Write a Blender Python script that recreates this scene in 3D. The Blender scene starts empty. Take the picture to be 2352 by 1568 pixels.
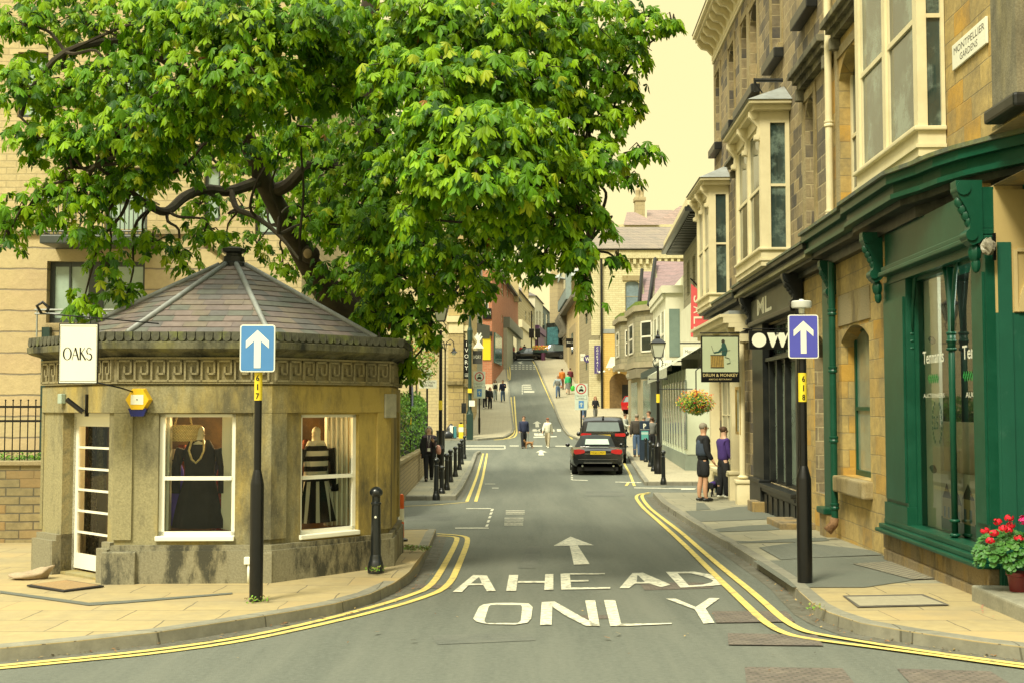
import bpy, bmesh, math, random
from mathutils import Vector, Matrix
random.seed(7)
R = math.radians
scene = bpy.context.scene
COL = scene.collection
# ---------------------------------------------------------------- camera
FPX, CX, CY, HC = 2800.0, 1176.0, 784.0, 2.0
PITCH = math.atan(151 / FPX)
cam_d = bpy.data.cameras.new('camera'); cam = bpy.data.objects.new('camera', cam_d); COL.objects.link(cam)
cam_d.sensor_width = 36; cam_d.lens = 36 * FPX / 2352; cam_d.clip_end = 3000; cam_d.clip_start = 0.1
cam.location = (0, 0, HC); cam.rotation_euler = (R(90) + PITCH, 0, 0)
scene.camera = cam
# ---------------------------------------------------------------- sky and sun
w = bpy.data.worlds.new('World'); scene.world = w; w.use_nodes = True
nt = w.node_tree; nt.nodes.clear()
out = nt.nodes.new('ShaderNodeOutputWorld'); bg = nt.nodes.new('ShaderNodeBackground')
sky = nt.nodes.new('ShaderNodeTexSky'); sky.sky_type = 'NISHITA'; sky.sun_disc = False
sky.sun_elevation = R(48); sky.sun_rotation = R(215)
tc = nt.nodes.new('ShaderNodeTexCoord'); sep = nt.nodes.new('ShaderNodeSeparateXYZ')
rmp = nt.nodes.new('ShaderNodeValToRGB')
e = rmp.color_ramp.elements
e[0].position = 0.0; e[0].color = (0.51, 0.432, 0.19, 1)
e[1].position = 1.0; e[1].color = (1.7, 1.75, 1.45, 1)
k = rmp.color_ramp.elements.new(.10); k.color = (0.52, 0.442, 0.20, 1)
k = rmp.color_ramp.elements.new(.42); k.color = (0.52, 0.445, 0.215, 1)
k = rmp.color_ramp.elements.new(.62); k.color = (.75, .75, 0.58, 1)
cn = nt.nodes.new('ShaderNodeTexNoise'); cn.inputs['Scale'].default_value = 2.2; cn.inputs['Detail'].default_value = 4
mr = nt.nodes.new('ShaderNodeMapRange'); mr.inputs[3].default_value = 12.7; mr.inputs[4].default_value = 13.9
sc_ = nt.nodes.new('ShaderNodeVectorMath'); sc_.operation = 'SCALE'
mx = nt.nodes.new('ShaderNodeMix'); mx.data_type = 'RGBA'; mx.inputs[0].default_value = 0.93
L = nt.links.new
L(tc.outputs['Generated'], sep.inputs[0]); L(sep.outputs['Z'], rmp.inputs[0])
L(tc.outputs['Generated'], cn.inputs['Vector']); L(cn.outputs[0], mr.inputs[0])
L(rmp.outputs[0], sc_.inputs[0]); L(mr.outputs[0], sc_.inputs['Scale'])
L(sky.outputs[0], mx.inputs[6]); L(sc_.outputs[0], mx.inputs[7])
L(mx.outputs[2], bg.inputs[0]); bg.inputs[1].default_value = 0.081
L(bg.outputs[0], out.inputs[0])
sd = bpy.data.lights.new('sun', 'SUN'); sd.energy = 2.4; sd.angle = R(14); sd.color = (1, .93, .70)
sun = bpy.data.objects.new('sun', sd); COL.objects.link(sun)
# light comes from behind-left of the camera, fairly high
sun_dir = Vector((-0.45, -0.72, 1.05)).normalized()
sun.rotation_euler = (-sun_dir).to_track_quat('-Z', 'Y').to_euler()
sky.sun_elevation = math.asin(sun_dir.z); sky.sun_rotation = math.atan2(sun_dir.x, sun_dir.y)
vs = scene.view_settings
vs.view_transform = 'Standard'; vs.look = 'None'; vs.exposure = 1.08; vs.gamma = 1
scene.render.use_compositing = False
# ---------------------------------------------------------------- projection helpers
CP, SP = math.cos(PITCH), math.sin(PITCH)
def ray(x, y):
    return Vector((x - CX, FPX * CP + (y - CY) * SP, FPX * SP - (y - CY) * CP))
def at(x, y, Y):
    d = ray(x, y); t = Y / d.y
    return Vector((d.x * t, Y, HC + d.z * t))
GP = [(-60, 0), (6, 0), (14, -.1), (20, -.2), (28, -.31), (36, -.38), (44, -.4), (52, -.36), (60, -.3), (67, -.22), (72, .02), (80, .45),
      (90, 1.15), (104, 2.5), (120, 4.4), (136, 6.5), (147, 7.75), (153, 8.2), (160, 8.35), (200, 8.5), (420, 9)]
def g(Y):
    for i in range(len(GP) - 1):
        a, b = GP[i], GP[i + 1]
        if Y <= b[0]:
            t = (Y - a[0]) / (b[0] - a[0]); return a[1] + t * (b[1] - a[1])
    return GP[-1][1]
def bump(x, Y):
    return .09 * math.exp(-((x + 2.0) ** 2 + (Y - 16) ** 2) / 1.6)
def gp(x, y, dz=0.0):
    d = ray(x, y); Y = 5.0; st = .1
    while Y < 400:
        t = Y / d.y
        if HC + d.z * t <= g(Y) + dz:
            lo, hi = Y - st, Y
            for _ in range(25):
                m = (lo + hi) / 2
                if HC + d.z * m / d.y <= g(m) + dz: hi = m
                else: lo = m
            t = hi / d.y
            return Vector((d.x * t, hi, g(hi) + dz))
        Y += st
    return at(x, y, 400)
# ---------------------------------------------------------------- mesh builder
class MB:
    def __init__(s): s.v = []; s.f = []; s.m = []; s.mi = 0
    def add(s, vs_, fs, mi=None):
        n = len(s.v); s.v += [tuple(p) for p in vs_]; s.f += [[n + i for i in f] for f in fs]
        s.m += [s.mi if mi is None else mi] * len(fs); return s
    def box(s, x0, x1, y0, y1, z0, z1, mi=None, M=None):
        P = [(x0, y0, z0), (x1, y0, z0), (x1, y1, z0), (x0, y1, z0), (x0, y0, z1), (x1, y0, z1), (x1, y1, z1), (x0, y1, z1)]
        if M: P = [M @ Vector(p) for p in P]
        return s.add(P, [(0, 3, 2, 1), (4, 5, 6, 7), (0, 1, 5, 4), (1, 2, 6, 5), (2, 3, 7, 6), (3, 0, 4, 7)], mi)
    def bev(s, x0, x1, y0, y1, z0, z1, b=.02, mi=None, M=None):
        bm = bmesh.new(); bmesh.ops.create_cube(bm, size=1)
        for v in bm.verts: v.co = Vector(((x0 + x1) / 2 + v.co.x * (x1 - x0), (y0 + y1) / 2 + v.co.y * (y1 - y0), (z0 + z1) / 2 + v.co.z * (z1 - z0)))
        bmesh.ops.bevel(bm, geom=bm.edges[:], offset=b, segments=2, affect='EDGES', profile=.6)
        s.bm(bm, mi, M); return s
    def bm(s, bm, mi=None, M=None):
        bm.verts.index_update(); P = [v.co.copy() for v in bm.verts]
        if M: P = [M @ p for p in P]
        s.add(P, [[v.index for v in f.verts] for f in bm.faces], mi); bm.free(); return s
    def poly(s, pts, h, mi=None):
        """pts: planar outline (3D), extruded by vector h"""
        n = len(pts); pts = [Vector(p) for p in pts]; h = Vector(h)
        q = [p + h for p in pts]
        return s.add(pts + q, [list(range(n))[::-1], list(range(n, 2 * n))] + [[i, (i + 1) % n, n + (i + 1) % n, n + i] for i in range(n)], mi)
    def tube(s, pts, rad, n=8, mi=None, cap=True, sq=1.0):
        pts = [Vector(p) for p in pts]; N = len(pts)
        if not hasattr(rad, '__len__'): rad = [rad] * N
        V = []; F = []; ref = None
        for i, p in enumerate(pts):
            t = (pts[min(i + 1, N - 1)] - pts[max(i - 1, 0)])
            if t.length < 1e-9: t = Vector((0, 0, 1))
            t.normalize()
            if ref is None:
                ref = Vector((1, 0, 0)) if abs(t.x) < .8 else Vector((0, 1, 0))
            a = (ref - t * ref.dot(t)).normalized(); b = t.cross(a); ref = a
            for k in range(n):
                an = 2 * math.pi * k / n
                V.append(p + (a * math.cos(an) + b * math.sin(an) * sq) * rad[i])
        for i in range(N - 1):
            for k in range(n):
                F.append((i * n + k, i * n + (k + 1) % n, (i + 1) * n + (k + 1) % n, (i + 1) * n + k))
        if cap: F.append(tuple(range(n))[::-1]); F.append(tuple((N - 1) * n + k for k in range(n)))
        return s.add(V, F, mi)
    def lathe(s, prof, n=16, c=(0, 0, 0), mi=None, rot=0, sy=1, M=None):
        V = []; F = []; N = len(prof)
        for r, z in prof:
            for k in range(n):
                an = 2 * math.pi * k / n + rot
                V.append(Vector((c[0] + r * math.cos(an), c[1] + r * math.sin(an) * sy, c[2] + z)))
        if M: V = [M @ p for p in V]
        for i in range(N - 1):
            for k in range(n):
                F.append((i * n + k, i * n + (k + 1) % n, (i + 1) * n + (k + 1) % n, (i + 1) * n + k))
        F.append(tuple(range(n))[::-1]); F.append(tuple((N - 1) * n + k for k in range(n)))
        return s.add(V, F, mi)
    def ball(s, c, r, n=10, m=6, mi=None, M=None):
        r = (r, r, r) if not hasattr(r, '__len__') else r
        V = [Vector((c[0], c[1], c[2] + r[2]))]; F = []
        for i in range(1, m):
            t = math.pi * i / m
            for k in range(n):
                a = 2 * math.pi * k / n
                V.append(Vector((c[0] + r[0] * math.sin(t) * math.cos(a), c[1] + r[1] * math.sin(t) * math.sin(a), c[2] + r[2] * math.cos(t))))
        V.append(Vector((c[0], c[1], c[2] - r[2])))
        for k in range(n): F.append((0, 1 + k, 1 + (k + 1) % n))
        for i in range(m - 2):
            for k in range(n): F.append((1 + i * n + k, 1 + (i + 1) * n + k, 1 + (i + 1) * n + (k + 1) % n, 1 + i * n + (k + 1) % n))
        b = 1 + (m - 2) * n; e_ = len(V) - 1
        for k in range(n): F.append((b + k, e_, b + (k + 1) % n))
        if M: V = [M @ p for p in V]
        return s.add(V, F, mi)
    def build(s, name, mats, parent=None, smooth=False, loc=None):
        me = bpy.data.meshes.new(name); me.from_pydata(s.v, [], s.f)
        if not isinstance(mats, (list, tuple)): mats = [mats]
        for m_ in mats: me.materials.append(m_)
        if len(mats) > 1: me.polygons.foreach_set('material_index', [min(i, len(mats) - 1) for i in s.m])
        if smooth is True: me.polygons.foreach_set('use_smooth', [True] * len(me.polygons))
        me.update()
        if smooth == 'auto':
            me.polygons.foreach_set('use_smooth', [True] * len(me.polygons))
            bm = bmesh.new(); bm.from_mesh(me)
            for ed in bm.edges:
                if len(ed.link_faces) != 2 or ed.calc_face_angle(0) > .6: ed.smooth = False
            bm.to_mesh(me); bm.free()
        o = bpy.data.objects.new(name, me); COL.objects.link(o)
        if parent: o.parent = parent
        if loc is not None: o.location = loc
        return o
def tag(o, label=None, cat=None, group=None, kind=None):
    if label: o['label'] = label
    if cat: o['category'] = cat
    if group: o['group'] = group
    if kind: o['kind'] = kind
    return o
def empty(name, loc=(0, 0, 0), rz=0, label=None, cat=None, group=None):
    o = bpy.data.objects.new(name, None); COL.objects.link(o); o.empty_display_size = .2
    o.location = loc; o.rotation_euler = (0, 0, rz)
    return tag(o, label, cat, group)
def copy_tree(o, parent=None):
    c = o.copy(); COL.objects.link(c); c.parent = parent
    for ch in list(o.children): copy_tree(ch, c)
    return c
def place(src, loc, rz, label, used=set(), scale=1):
    if src.name in used: o = copy_tree(src)
    else: o = src; used.add(src.name)
    o.location = loc; o.rotation_euler = (0, 0, rz); o['label'] = label
    if scale != 1: o.scale = (scale,) * 3
    return o
# text outline as mesh data, normalised to height 1 (cap) with given slant
def text(mb, s, x0, z0, hgt, wid=None, M=None, depth=.004, mi=1, center=False, shear=0, bold=0):
    cu = bpy.data.curves.new('t', 'FONT'); cu.body = s; cu.resolution_u = 2; cu.offset = bold
    o = bpy.data.objects.new('t', cu); me = bpy.data.meshes.new_from_object(o)
    xs = [v.co.x for v in me.vertices]; ys = [v.co.y for v in me.vertices]
    if not xs: return
    a, b, c, d = min(xs), max(xs), min(ys), max(ys)
    sy = hgt / (d - c); sx = (wid / (b - a)) if wid else sy
    off = -(b - a) * sx / 2 if center else 0
    P = [Vector((x0 + off + (v.co.x - a) * sx + shear * (v.co.y - c) * sy, depth, z0 + (v.co.y - c) * sy)) for v in me.vertices]
    if M: P = [M @ p for p in P]
    mb.add(P, [list(p.vertices) for p in me.polygons], mi)
    bpy.data.meshes.remove(me); bpy.data.objects.remove(o); bpy.data.curves.remove(cu)
# ---------------------------------------------------------------- materials
MATS = {}
def nodes_mat(name, rough=.7, metal=0, spec=.5):
    m = bpy.data.materials.new(name); m.use_nodes = True; n = m.node_tree
    p = n.nodes['Principled BSDF']; p.inputs['Roughness'].default_value = rough; p.inputs['Metallic'].default_value = metal
    p.inputs['Specular IOR Level'].default_value = spec
    return m, n, p
def mat(name, c, rough=.7, var=.12, scale=3, bump_=.15, metal=0, spec=.4, dirt=None, dscale=.8, damt=.5, dlo=.45, dhi=.65, bscale=None, coord='Object'):
    """plain material: base colour broken up by two noises, optional stain colour"""
    if name in MATS: return MATS[name]
    m, n, p = nodes_mat(name, rough, metal, spec)
    N = n.nodes; K = n.links.new
    t = N.new('ShaderNodeTexCoord')
    a = N.new('ShaderNodeTexNoise'); a.inputs['Scale'].default_value = scale; a.inputs['Detail'].default_value = 6; a.inputs['Roughness'].default_value = .65
    K(t.outputs[coord], a.inputs['Vector'])
    r = N.new('ShaderNodeMapRange'); r.inputs[1].default_value = .25; r.inputs[2].default_value = .75
    r.inputs[3].default_value = 1 - var; r.inputs[4].default_value = 1 + var; K(a.outputs[0], r.inputs[0])
    v = N.new('ShaderNodeVectorMath'); v.operation = 'SCALE'; v.inputs[0].default_value = c[:3]; K(r.outputs[0], v.inputs['Scale'])
    last = v.outputs[0]
    if dirt:
        d = N.new('ShaderNodeTexNoise'); d.inputs['Scale'].default_value = dscale; d.inputs['Detail'].default_value = 9; d.inputs['Roughness'].default_value = .7
        K(t.outputs[coord], d.inputs['Vector'])
        q = N.new('ShaderNodeMapRange'); q.inputs[1].default_value = dlo; q.inputs[2].default_value = dhi; q.inputs[4].default_value = damt; K(d.outputs[0], q.inputs[0])
        x = N.new('ShaderNodeMix'); x.data_type = 'RGBA'; K(q.outputs[0], x.inputs[0]); K(last, x.inputs[6]); x.inputs[7].default_value = (*dirt, 1); last = x.outputs[2]
    K(last, p.inputs['Base Color'])
    if bump_:
        b = N.new('ShaderNodeBump'); b.inputs['Strength'].default_value = bump_; b.inputs['Distance'].default_value = .02
        if bscale:
            a2 = N.new('ShaderNodeTexNoise'); a2.inputs['Scale'].default_value = bscale; a2.inputs['Detail'].default_value = 4; K(t.outputs[coord], a2.inputs['Vector']); K(a2.outputs[0], b.inputs['Height'])
        else: K(a.outputs[0], b.inputs['Height'])
        K(b.outputs[0], p.inputs['Normal'])
    MATS[name] = m; return m
def brick(name, c1, c2, mortar, bw=.5, bh=.22, ms=.012, rough=.85, stain=None, samt=.5, axis='wall', offset=.5, squash=1, var=.25, bias=0, sscale=.6, blk=None, slo=.45, shi=.7, bstr=.6):
    """coursed masonry / slates / flags. axis wall: (x+y, z); ground: (x, y)"""
    if name in MATS: return MATS[name]
    m, n, p = nodes_mat(name, rough)
    N = n.nodes; K = n.links.new
    t = N.new('ShaderNodeTexCoord'); s_ = N.new('ShaderNodeSeparateXYZ'); K(t.outputs['Object'], s_.inputs[0])
    cmb = N.new('ShaderNodeCombineXYZ')
    if axis == 'wall':
        ad = N.new('ShaderNodeMath'); ad.operation = 'ADD'; K(s_.outputs[0], ad.inputs[0]); K(s_.outputs[1], ad.inputs[1])
        K(ad.outputs[0], cmb.inputs[0]); K(s_.outputs[2], cmb.inputs[1])
    else:
        K(s_.outputs[0], cmb.inputs[0]); K(s_.outputs[1], cmb.inputs[1])
    # gently warp the joints so that courses are not ruler straight
    wn = N.new('ShaderNodeTexNoise'); wn.inputs['Scale'].default_value = 1.7; K(t.outputs['Object'], wn.inputs['Vector'])
    wv = N.new('ShaderNodeVectorMath'); wv.operation = 'MULTIPLY_ADD'; K(wn.outputs['Color'], wv.inputs[0]); wv.inputs[1].default_value = (bh * .14,) * 3; K(cmb.outputs[0], wv.inputs[2])
    b = N.new('ShaderNodeTexBrick'); b.inputs['Scale'].default_value = 1; b.inputs['Brick Width'].default_value = bw; b.inputs['Row Height'].default_value = bh
    b.inputs['Mortar Size'].default_value = ms; b.inputs['Mortar Smooth'].default_value = .3; b.inputs['Bias'].default_value = bias
    b.offset = offset; b.squash = squash
    b.inputs['Color1'].default_value = (*c1, 1); b.inputs['Color2'].default_value = (*c2, 1); b.inputs['Mortar'].default_value = (*mortar, 1)
    K(wv.outputs[0], b.inputs['Vector'])
    a = N.new('ShaderNodeTexNoise'); a.inputs['Scale'].default_value = 7; a.inputs['Detail'].default_value = 7; a.inputs['Roughness'].default_value = .7; K(t.outputs['Object'], a.inputs['Vector'])
    r = N.new('ShaderNodeMapRange'); r.inputs[1].default_value = .25; r.inputs[2].default_value = .75; r.inputs[3].default_value = 1 - var; r.inputs[4].default_value = 1 + var; K(a.outputs[0], r.inputs[0])
    v = N.new('ShaderNodeVectorMath'); v.operation = 'SCALE'; K(b.outputs['Color'], v.inputs[0]); K(r.outputs[0], v.inputs['Scale'])
    last = v.outputs[0]
    if blk:   # a third colour on random whole blocks
        b2 = N.new('ShaderNodeTexBrick'); b2.inputs['Scale'].default_value = 1; b2.inputs['Brick Width'].default_value = bw; b2.inputs['Row Height'].default_value = bh
        b2.inputs['Mortar Size'].default_value = 0; b2.offset = offset; b2.squash = squash
        b2.inputs['Color1'].default_value = (0, 0, 0, 1); b2.inputs['Color2'].default_value = (1, 1, 1, 1); K(wv.outputs[0], b2.inputs['Vector'])
        q2 = N.new('ShaderNodeMapRange'); q2.inputs[1].default_value = .62; q2.inputs[2].default_value = .9; q2.inputs[4].default_value = .8; K(b2.outputs['Color'], q2.inputs[0])
        x2 = N.new('ShaderNodeMix'); x2.data_type = 'RGBA'; K(q2.outputs[0], x2.inputs[0]); K(last, x2.inputs[6]); x2.inputs[7].default_value = (*blk, 1); last = x2.outputs[2]
    if stain:
        d = N.new('ShaderNodeTexNoise'); d.inputs['Scale'].default_value = sscale; d.inputs['Detail'].default_value = 10; d.inputs['Roughness'].default_value = .7; K(t.outputs['Object'], d.inputs['Vector'])
        q = N.new('ShaderNodeMapRange'); q.inputs[1].default_value = slo; q.inputs[2].default_value = shi; q.inputs[4].default_value = samt; K(d.outputs[0], q.inputs[0])
        x = N.new('ShaderNodeMix'); x.data_type = 'RGBA'; K(q.outputs[0], x.inputs[0]); K(last, x.inputs[6]); x.inputs[7].default_value = (*stain, 1); last = x.outputs[2]
    K(last, p.inputs['Base Color'])
    h = N.new('ShaderNodeMath'); h.operation = 'MULTIPLY_ADD'; K(b.outputs['Fac'], h.inputs[0]); h.inputs[1].default_value = -1; K(a.outputs[0], h.inputs[2])
    bp = N.new('ShaderNodeBump'); bp.inputs['Strength'].default_value = bstr; bp.inputs['Distance'].default_value = .02; K(h.outputs[0], bp.inputs['Height']); K(bp.outputs[0], p.inputs['Normal'])
    MATS[name] = m; return m
def glass_dark(name, c=(.03, .045, .04), rough=.06, spec=.9):
    """window pane seen from outside: dark room behind, reflective skin"""
    return mat(name, c, rough, var=.5, scale=1.3, bump_=.02, spec=spec)
WHITE = mat('white_paint', (.74, .72, .58), .45, var=.05, dirt=(.5, .46, .33), dscale=2.5, damt=.25)
CREAM = mat('cream_paint', (.70, .62, .38), .5, var=.06, dirt=(.42, .36, .2), dscale=1.8, damt=.35)
SIGNW = mat('sign_white', (.78, .78, .64), .4, var=.03, bump_=0)
BLACKM = mat('black_metal', (.004, .0045, .005), .32, var=.4, scale=8, bump_=.05, spec=.45)
BLACKP = mat('black_paint', (.008, .010, .010), .4, var=.3, bump_=.05, dirt=(.04, .04, .03), dscale=3, damt=.3)
SLATE = brick('slate', (.15, .12, .11), (.075, .085, .075), (.02, .02, .018), bw=.24, bh=.12, ms=.006, var=.3, blk=(.17, .12, .115), stain=(.15, .14, .09), samt=.35)
GLASS = glass_dark('window_glass', (.02, .03, .028))
LEAD = mat('lead', (.26, .28, .27), .5, var=.2, dirt=(.16, .16, .14), dscale=5)
# ================================================================ GROUND
def z4(x, y): return ((900 + x / 1.96) * .9408, (1100 + y / 1.96) * .9408)
def z1(x, y): return (.5502 * x, 705.6 + .5502 * y)
def z2(x, y): return (846.7 + .3 * x, 564.5 + .3 * y)
ASPH = mat('asphalt', (.112, .122, .10), .88, var=.24, scale=22, bump_=.5, bscale=140, dirt=(.165, .172, .138), dscale=.5, damt=.65, dlo=.38, dhi=.66, spec=.25)
_n = ASPH.node_tree; _m = _n.nodes.new('ShaderNodeMapping'); _m.inputs['Scale'].default_value = (3.2, .22, 1)
_d = [x for x in _n.nodes if x.type == 'TEX_NOISE'][1]; _n.links.new([x for x in _n.nodes if x.type == 'TEX_COORD'][0].outputs['Object'], _m.inputs[0]); _n.links.new(_m.outputs[0], _d.inputs['Vector'])
ASPH2 = mat('asphalt_patch', (.125, .135, .108), .9, var=.2, scale=80, bump_=.5, bscale=150, dirt=(.15, .15, .12), dscale=1.2, damt=.5, spec=.25)
FLAGS = brick('flagstones', (.37, .29, .135), (.30, .245, .125), (.13, .105, .06), bw=.9, bh=.6, ms=.009, axis='ground', var=.14, stain=(.21, .19, .125), samt=.55, sscale=.9, blk=(.39, .29, .13), bstr=.25)
FLAGS_FAR = brick('paving_setts', (.36, .32, .21), (.33, .30, .20), (.24, .21, .14), bw=.6, bh=.4, ms=.01, axis='ground', var=.12, stain=(.24, .22, .15), samt=.4, bstr=.2)
KERB = brick('kerb_stone', (.22, .21, .155), (.17, .165, .125), (.08, .075, .05), bw=1.4, bh=.9, ms=.008, axis='ground', var=.25, stain=(.12, .12, .09), samt=.5, sscale=2, bstr=.3)
WPAINT = mat('white_road_paint', (.62, .60, .46), .8, var=.12, scale=20, bump_=.2, dirt=(.15, .155, .13), dscale=14, damt=.9, dlo=.46, dhi=.66)
YPAINT = mat('yellow_road_paint', (.60, .47, .13), .8, var=.12, scale=12, bump_=.2, dirt=(.17, .16, .11), dscale=9, damt=.8, dlo=.5, dhi=.68)
def ysteps(a, b):
    out = [a]; y = a
    while y < b - 1e-6:
        st = .5 if y < 24 else 1 if y < 60 else 2 if y < 170 else 12
        y = min(b, (math.floor(y / st + 1e-6) + 1) * st); out.append(y)
    return out
def interp(tab, Y):
    if Y <= tab[0][0]: return tab[0][1]
    for a, b in zip(tab, tab[1:]):
        if Y <= b[0]:
            return a[1] + (b[1] - a[1]) * (Y - a[0]) / max(1e-9, b[0] - a[0])
    return tab[-1][1]
def sheet(name, mtl, Y0, Y1, xl, xr, dz, skirt=.35, nx=1, extra=None):
    """slab top following the ground between x = xl(Y) and xr(Y)"""
    mb = MB(); ys = ysteps(Y0, Y1)
    ks = set(ys)
    for tb in (xl, xr):
        if isinstance(tb, list): ks |= {t[0] for t in tb if Y0 < t[0] < Y1}
    ys = sorted(ks)
    f = lambda tb, Y: interp(tb, Y) if isinstance(tb, list) else tb
    V = []
    for Y in ys:
        a, b = f(xl, Y), f(xr, Y)
        for i in range(nx + 1):
            x = a + (b - a) * i / nx
            V.append((x, Y, g(Y) + dz + (extra(x, Y) if extra else 0)))
    F = []; c = nx + 1
    for j in range(len(ys) - 1):
        for i in range(nx): F.append((j * c + i, j * c + i + 1, (j + 1) * c + i + 1, (j + 1) * c + i))
    mb.add(V, F)
    if skirt:
        ring = [j * c for j in range(len(ys))][::-1] + list(range(c)) + [j * c + nx for j in range(1, len(ys))] + [(len(ys) - 1) * c + i for i in range(nx - 1, -1, -1)]
        rr = [V[i] for i in ring]; n = len(rr)
        mb.add(rr + [(p[0], p[1], p[2] - skirt) for p in rr], [(i, n + i, n + (i + 1) % n, (i + 1) % n) for i in range(n)])
    return tag(mb.build(name, mtl), kind='structure')
sheet('ground', ASPH, -40, 420, -150, 150, 0, skirt=0, nx=12)
KH = .115
def kx(pts, ref=None):
    """kerb foot pixels -> table (Y, x) sorted by Y"""
    P = [gp(*p) for p in pts]
    return sorted((p.y, p.x) for p in P)
# --- near left pavement (round the stone kiosk)
kl_px = [(-500, 1560), (0, 1518.8), (181.6, 1500.6), (357.6, 1480.3), (550, 1449.5), (671, 1429), (770, 1410), (850, 1387), (905, 1361), (940, 1338), (962, 1312), (985, 1270), (1001, 1229)]
KL = [gp(*p) for p in kl_px]
def mono(P):
    out = [(P[0].y, P[0].x)]
    for p in P[1:]:
        if p.y > out[-1][0] + .01: out.append((p.y, p.x))
    return out
TL = mono(KL)
YL1 = TL[-1][0]
sheet('pavement_kiosk_side', FLAGS, TL[0][0], YL1, -60, TL, KH - .004, nx=60, extra=bump)
# --- near right pavement
kr_px = [(2900, 1580), (2352, 1516), (2250, 1503), (2100, 1480), (1975.7, 1457), (1902.7, 1430.9), (1869, 1412), (1835, 1380), (1806.7, 1351.7), (1758.7, 1318), (1686.7, 1270), (1614.7, 1226.9), (1566.7, 1195.7), (1518.7, 1162), (1500, 1140)]
KR = [gp(*p) for p in kr_px]
TR = mono(KR); YR1 = TR[-1][0]
FLAGS_G = brick('grey_flagstones', (.26, .245, .165), (.22, .21, .145), (.11, .10, .07), bw=1.1, bh=.75, ms=.012, axis='ground', var=.16, stain=(.15, .15, .105), samt=.55, sscale=.8, blk=(.30, .27, .17), bstr=.3)
sheet('pavement_shop_side', FLAGS, TR[0][0], 13.95, TR, 60, KH - .004, nx=8)
sheet('pavement_shop_side_old', FLAGS_G, 13.95, YR1, TR, 60, KH - .004, nx=8)
# --- middle left pavement, beyond the side lane
ml_px = [(1046, 1148), (1060, 1130), (1080, 1090), (1096, 1045), (1104, 1040)]
KM = [gp(*p) for p in ml_px]; TM = mono(KM)
sheet('pavement_bollard_row', FLAGS_G, TM[0][0], 52, -60, TM, KH - .004, nx=4)
# --- middle right pavement
mr_px = [(1481, 1114), (1462, 1085), (1446, 1058), (1438, 1042)]
KN = [gp(*p) for p in mr_px]; TN = mono(KN)
TN2 = TN + [(60, TN[-1][1] + .12), (66, 3.3), (75, 3.0)]
# --- hill
hr_px = [(1303, 1000), (1292, 985), (1268, 925), (1245, 870), (1228, 832)]
HR_ = mono([gp(*p) for p in hr_px])
sheet('pavement_hill_shop_side', FLAGS_FAR, TN[0][0], 152, TN + HR_[0:], 60, KH - .004, nx=4)
hl_px = [(1098, 1011), (1160, 1006), (1178, 996), (1182, 985), (1175, 935), (1170, 895), (1160, 826)]
HL_ = mono([gp(*p) for p in hl_px])
sheet('pavement_hill_left_side', FLAGS_FAR, HL_[0][0], 152, -60, HL_, KH - .004, nx=4)
def strip3(mb, pts, width, dz, mi=None, bias=0, maxstep=.5):
    """flat ribbon along world (x, y) points, following the ground"""
    P = [Vector((p[0], p[1])) for p in pts]; Q = [P[0]]
    for a, b in zip(P, P[1:]):
        n = max(1, int((b - a).length / maxstep))
        for i in range(1, n + 1): Q.append(a + (b - a) * i / n)
    V = []; F = []
    for i, p in enumerate(Q):
        t = (Q[min(i + 1, len(Q) - 1)] - Q[max(i - 1, 0)]).normalized(); nrm = Vector((-t.y, t.x))
        for sgn in (-1, 1):
            q = p + nrm * (width / 2 * sgn + bias); V.append((q.x, q.y, g(q.y) + dz))
    for i in range(len(Q) - 1): F.append((2 * i, 2 * i + 1, 2 * i + 3, 2 * i + 2))
    mb.add(V, F, mi)
def smooth_pts(pts, it=2):
    for _ in range(it):
        q = [pts[0]]
        for a, b in zip(pts, pts[1:]):
            a, b = Vector(a[:2]), Vector(b[:2]); q += [tuple(a * .75 + b * .25), tuple(a * .25 + b * .75)]
        q.append(pts[-1]); pts = q
    return pts
# kerb stones: a real ribbon block along each edge
def kerb(pts, side, w_=.15):
    mb = MB(); P = [Vector((p[0], p[1])) for p in pts]; Q = [P[0]]
    for a, b in zip(P, P[1:]):
        n = max(1, int((b - a).length / .5))
        for i in range(1, n + 1): Q.append(a + (b - a) * i / n)
    V = []; F = []
    for i, p in enumerate(Q):
        t = (Q[min(i + 1, len(Q) - 1)] - Q[max(i - 1, 0)]).normalized(); nr = Vector((-t.y, t.x)) * side
        e0 = p - nr * .012; e1 = p + nr * w_; z = g(p.y)
        V += [(e0.x, e0.y, z - .05), (e0.x + nr.x * .012, e0.y + nr.y * .012, z + KH - .012), (e0.x + nr.x * .03, e0.y + nr.y * .03, z + KH + .004), (e1.x, e1.y, z + KH + .004), (e1.x, e1.y, z - .05)]
    for i in range(len(Q) - 1):
        for k in range(4): F.append((5 * i + k, 5 * i + k + 1, 5 * i + 5 + k + 1, 5 * i + 5 + k))
    mb.add(V, F); n = 5 * (len(Q) - 1); mb.add([V[k] for k in range(5)], [(0, 1, 2, 3, 4)]); mb.add(V[n:n + 5], [(4, 3, 2, 1, 0)])
    return tag(mb.build('kerb', KERB), kind='structure')
kerb([(x, y) for y, x in TL] + [(TL[-1][1] - 2.5, TL[-1][0] + .05)], 1)
kerb([(x, y) for y, x in TR] + [(TR[-1][1] + 3, TR[-1][0] + .05)], -1)
kerb([(TM[0][1] - 4, TM[0][0] - .3)] + [(x, y) for y, x in TM], 1)
kerb([(TN[0][1] + 4, TN[0][0])] + [(x, y) for y, x in TN] + [(x, y) for y, x in HR_], -1)
kerb([(HL_[0][1] - 3, HL_[0][0])] + [(x, y) for y, x in HL_], 1)
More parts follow.
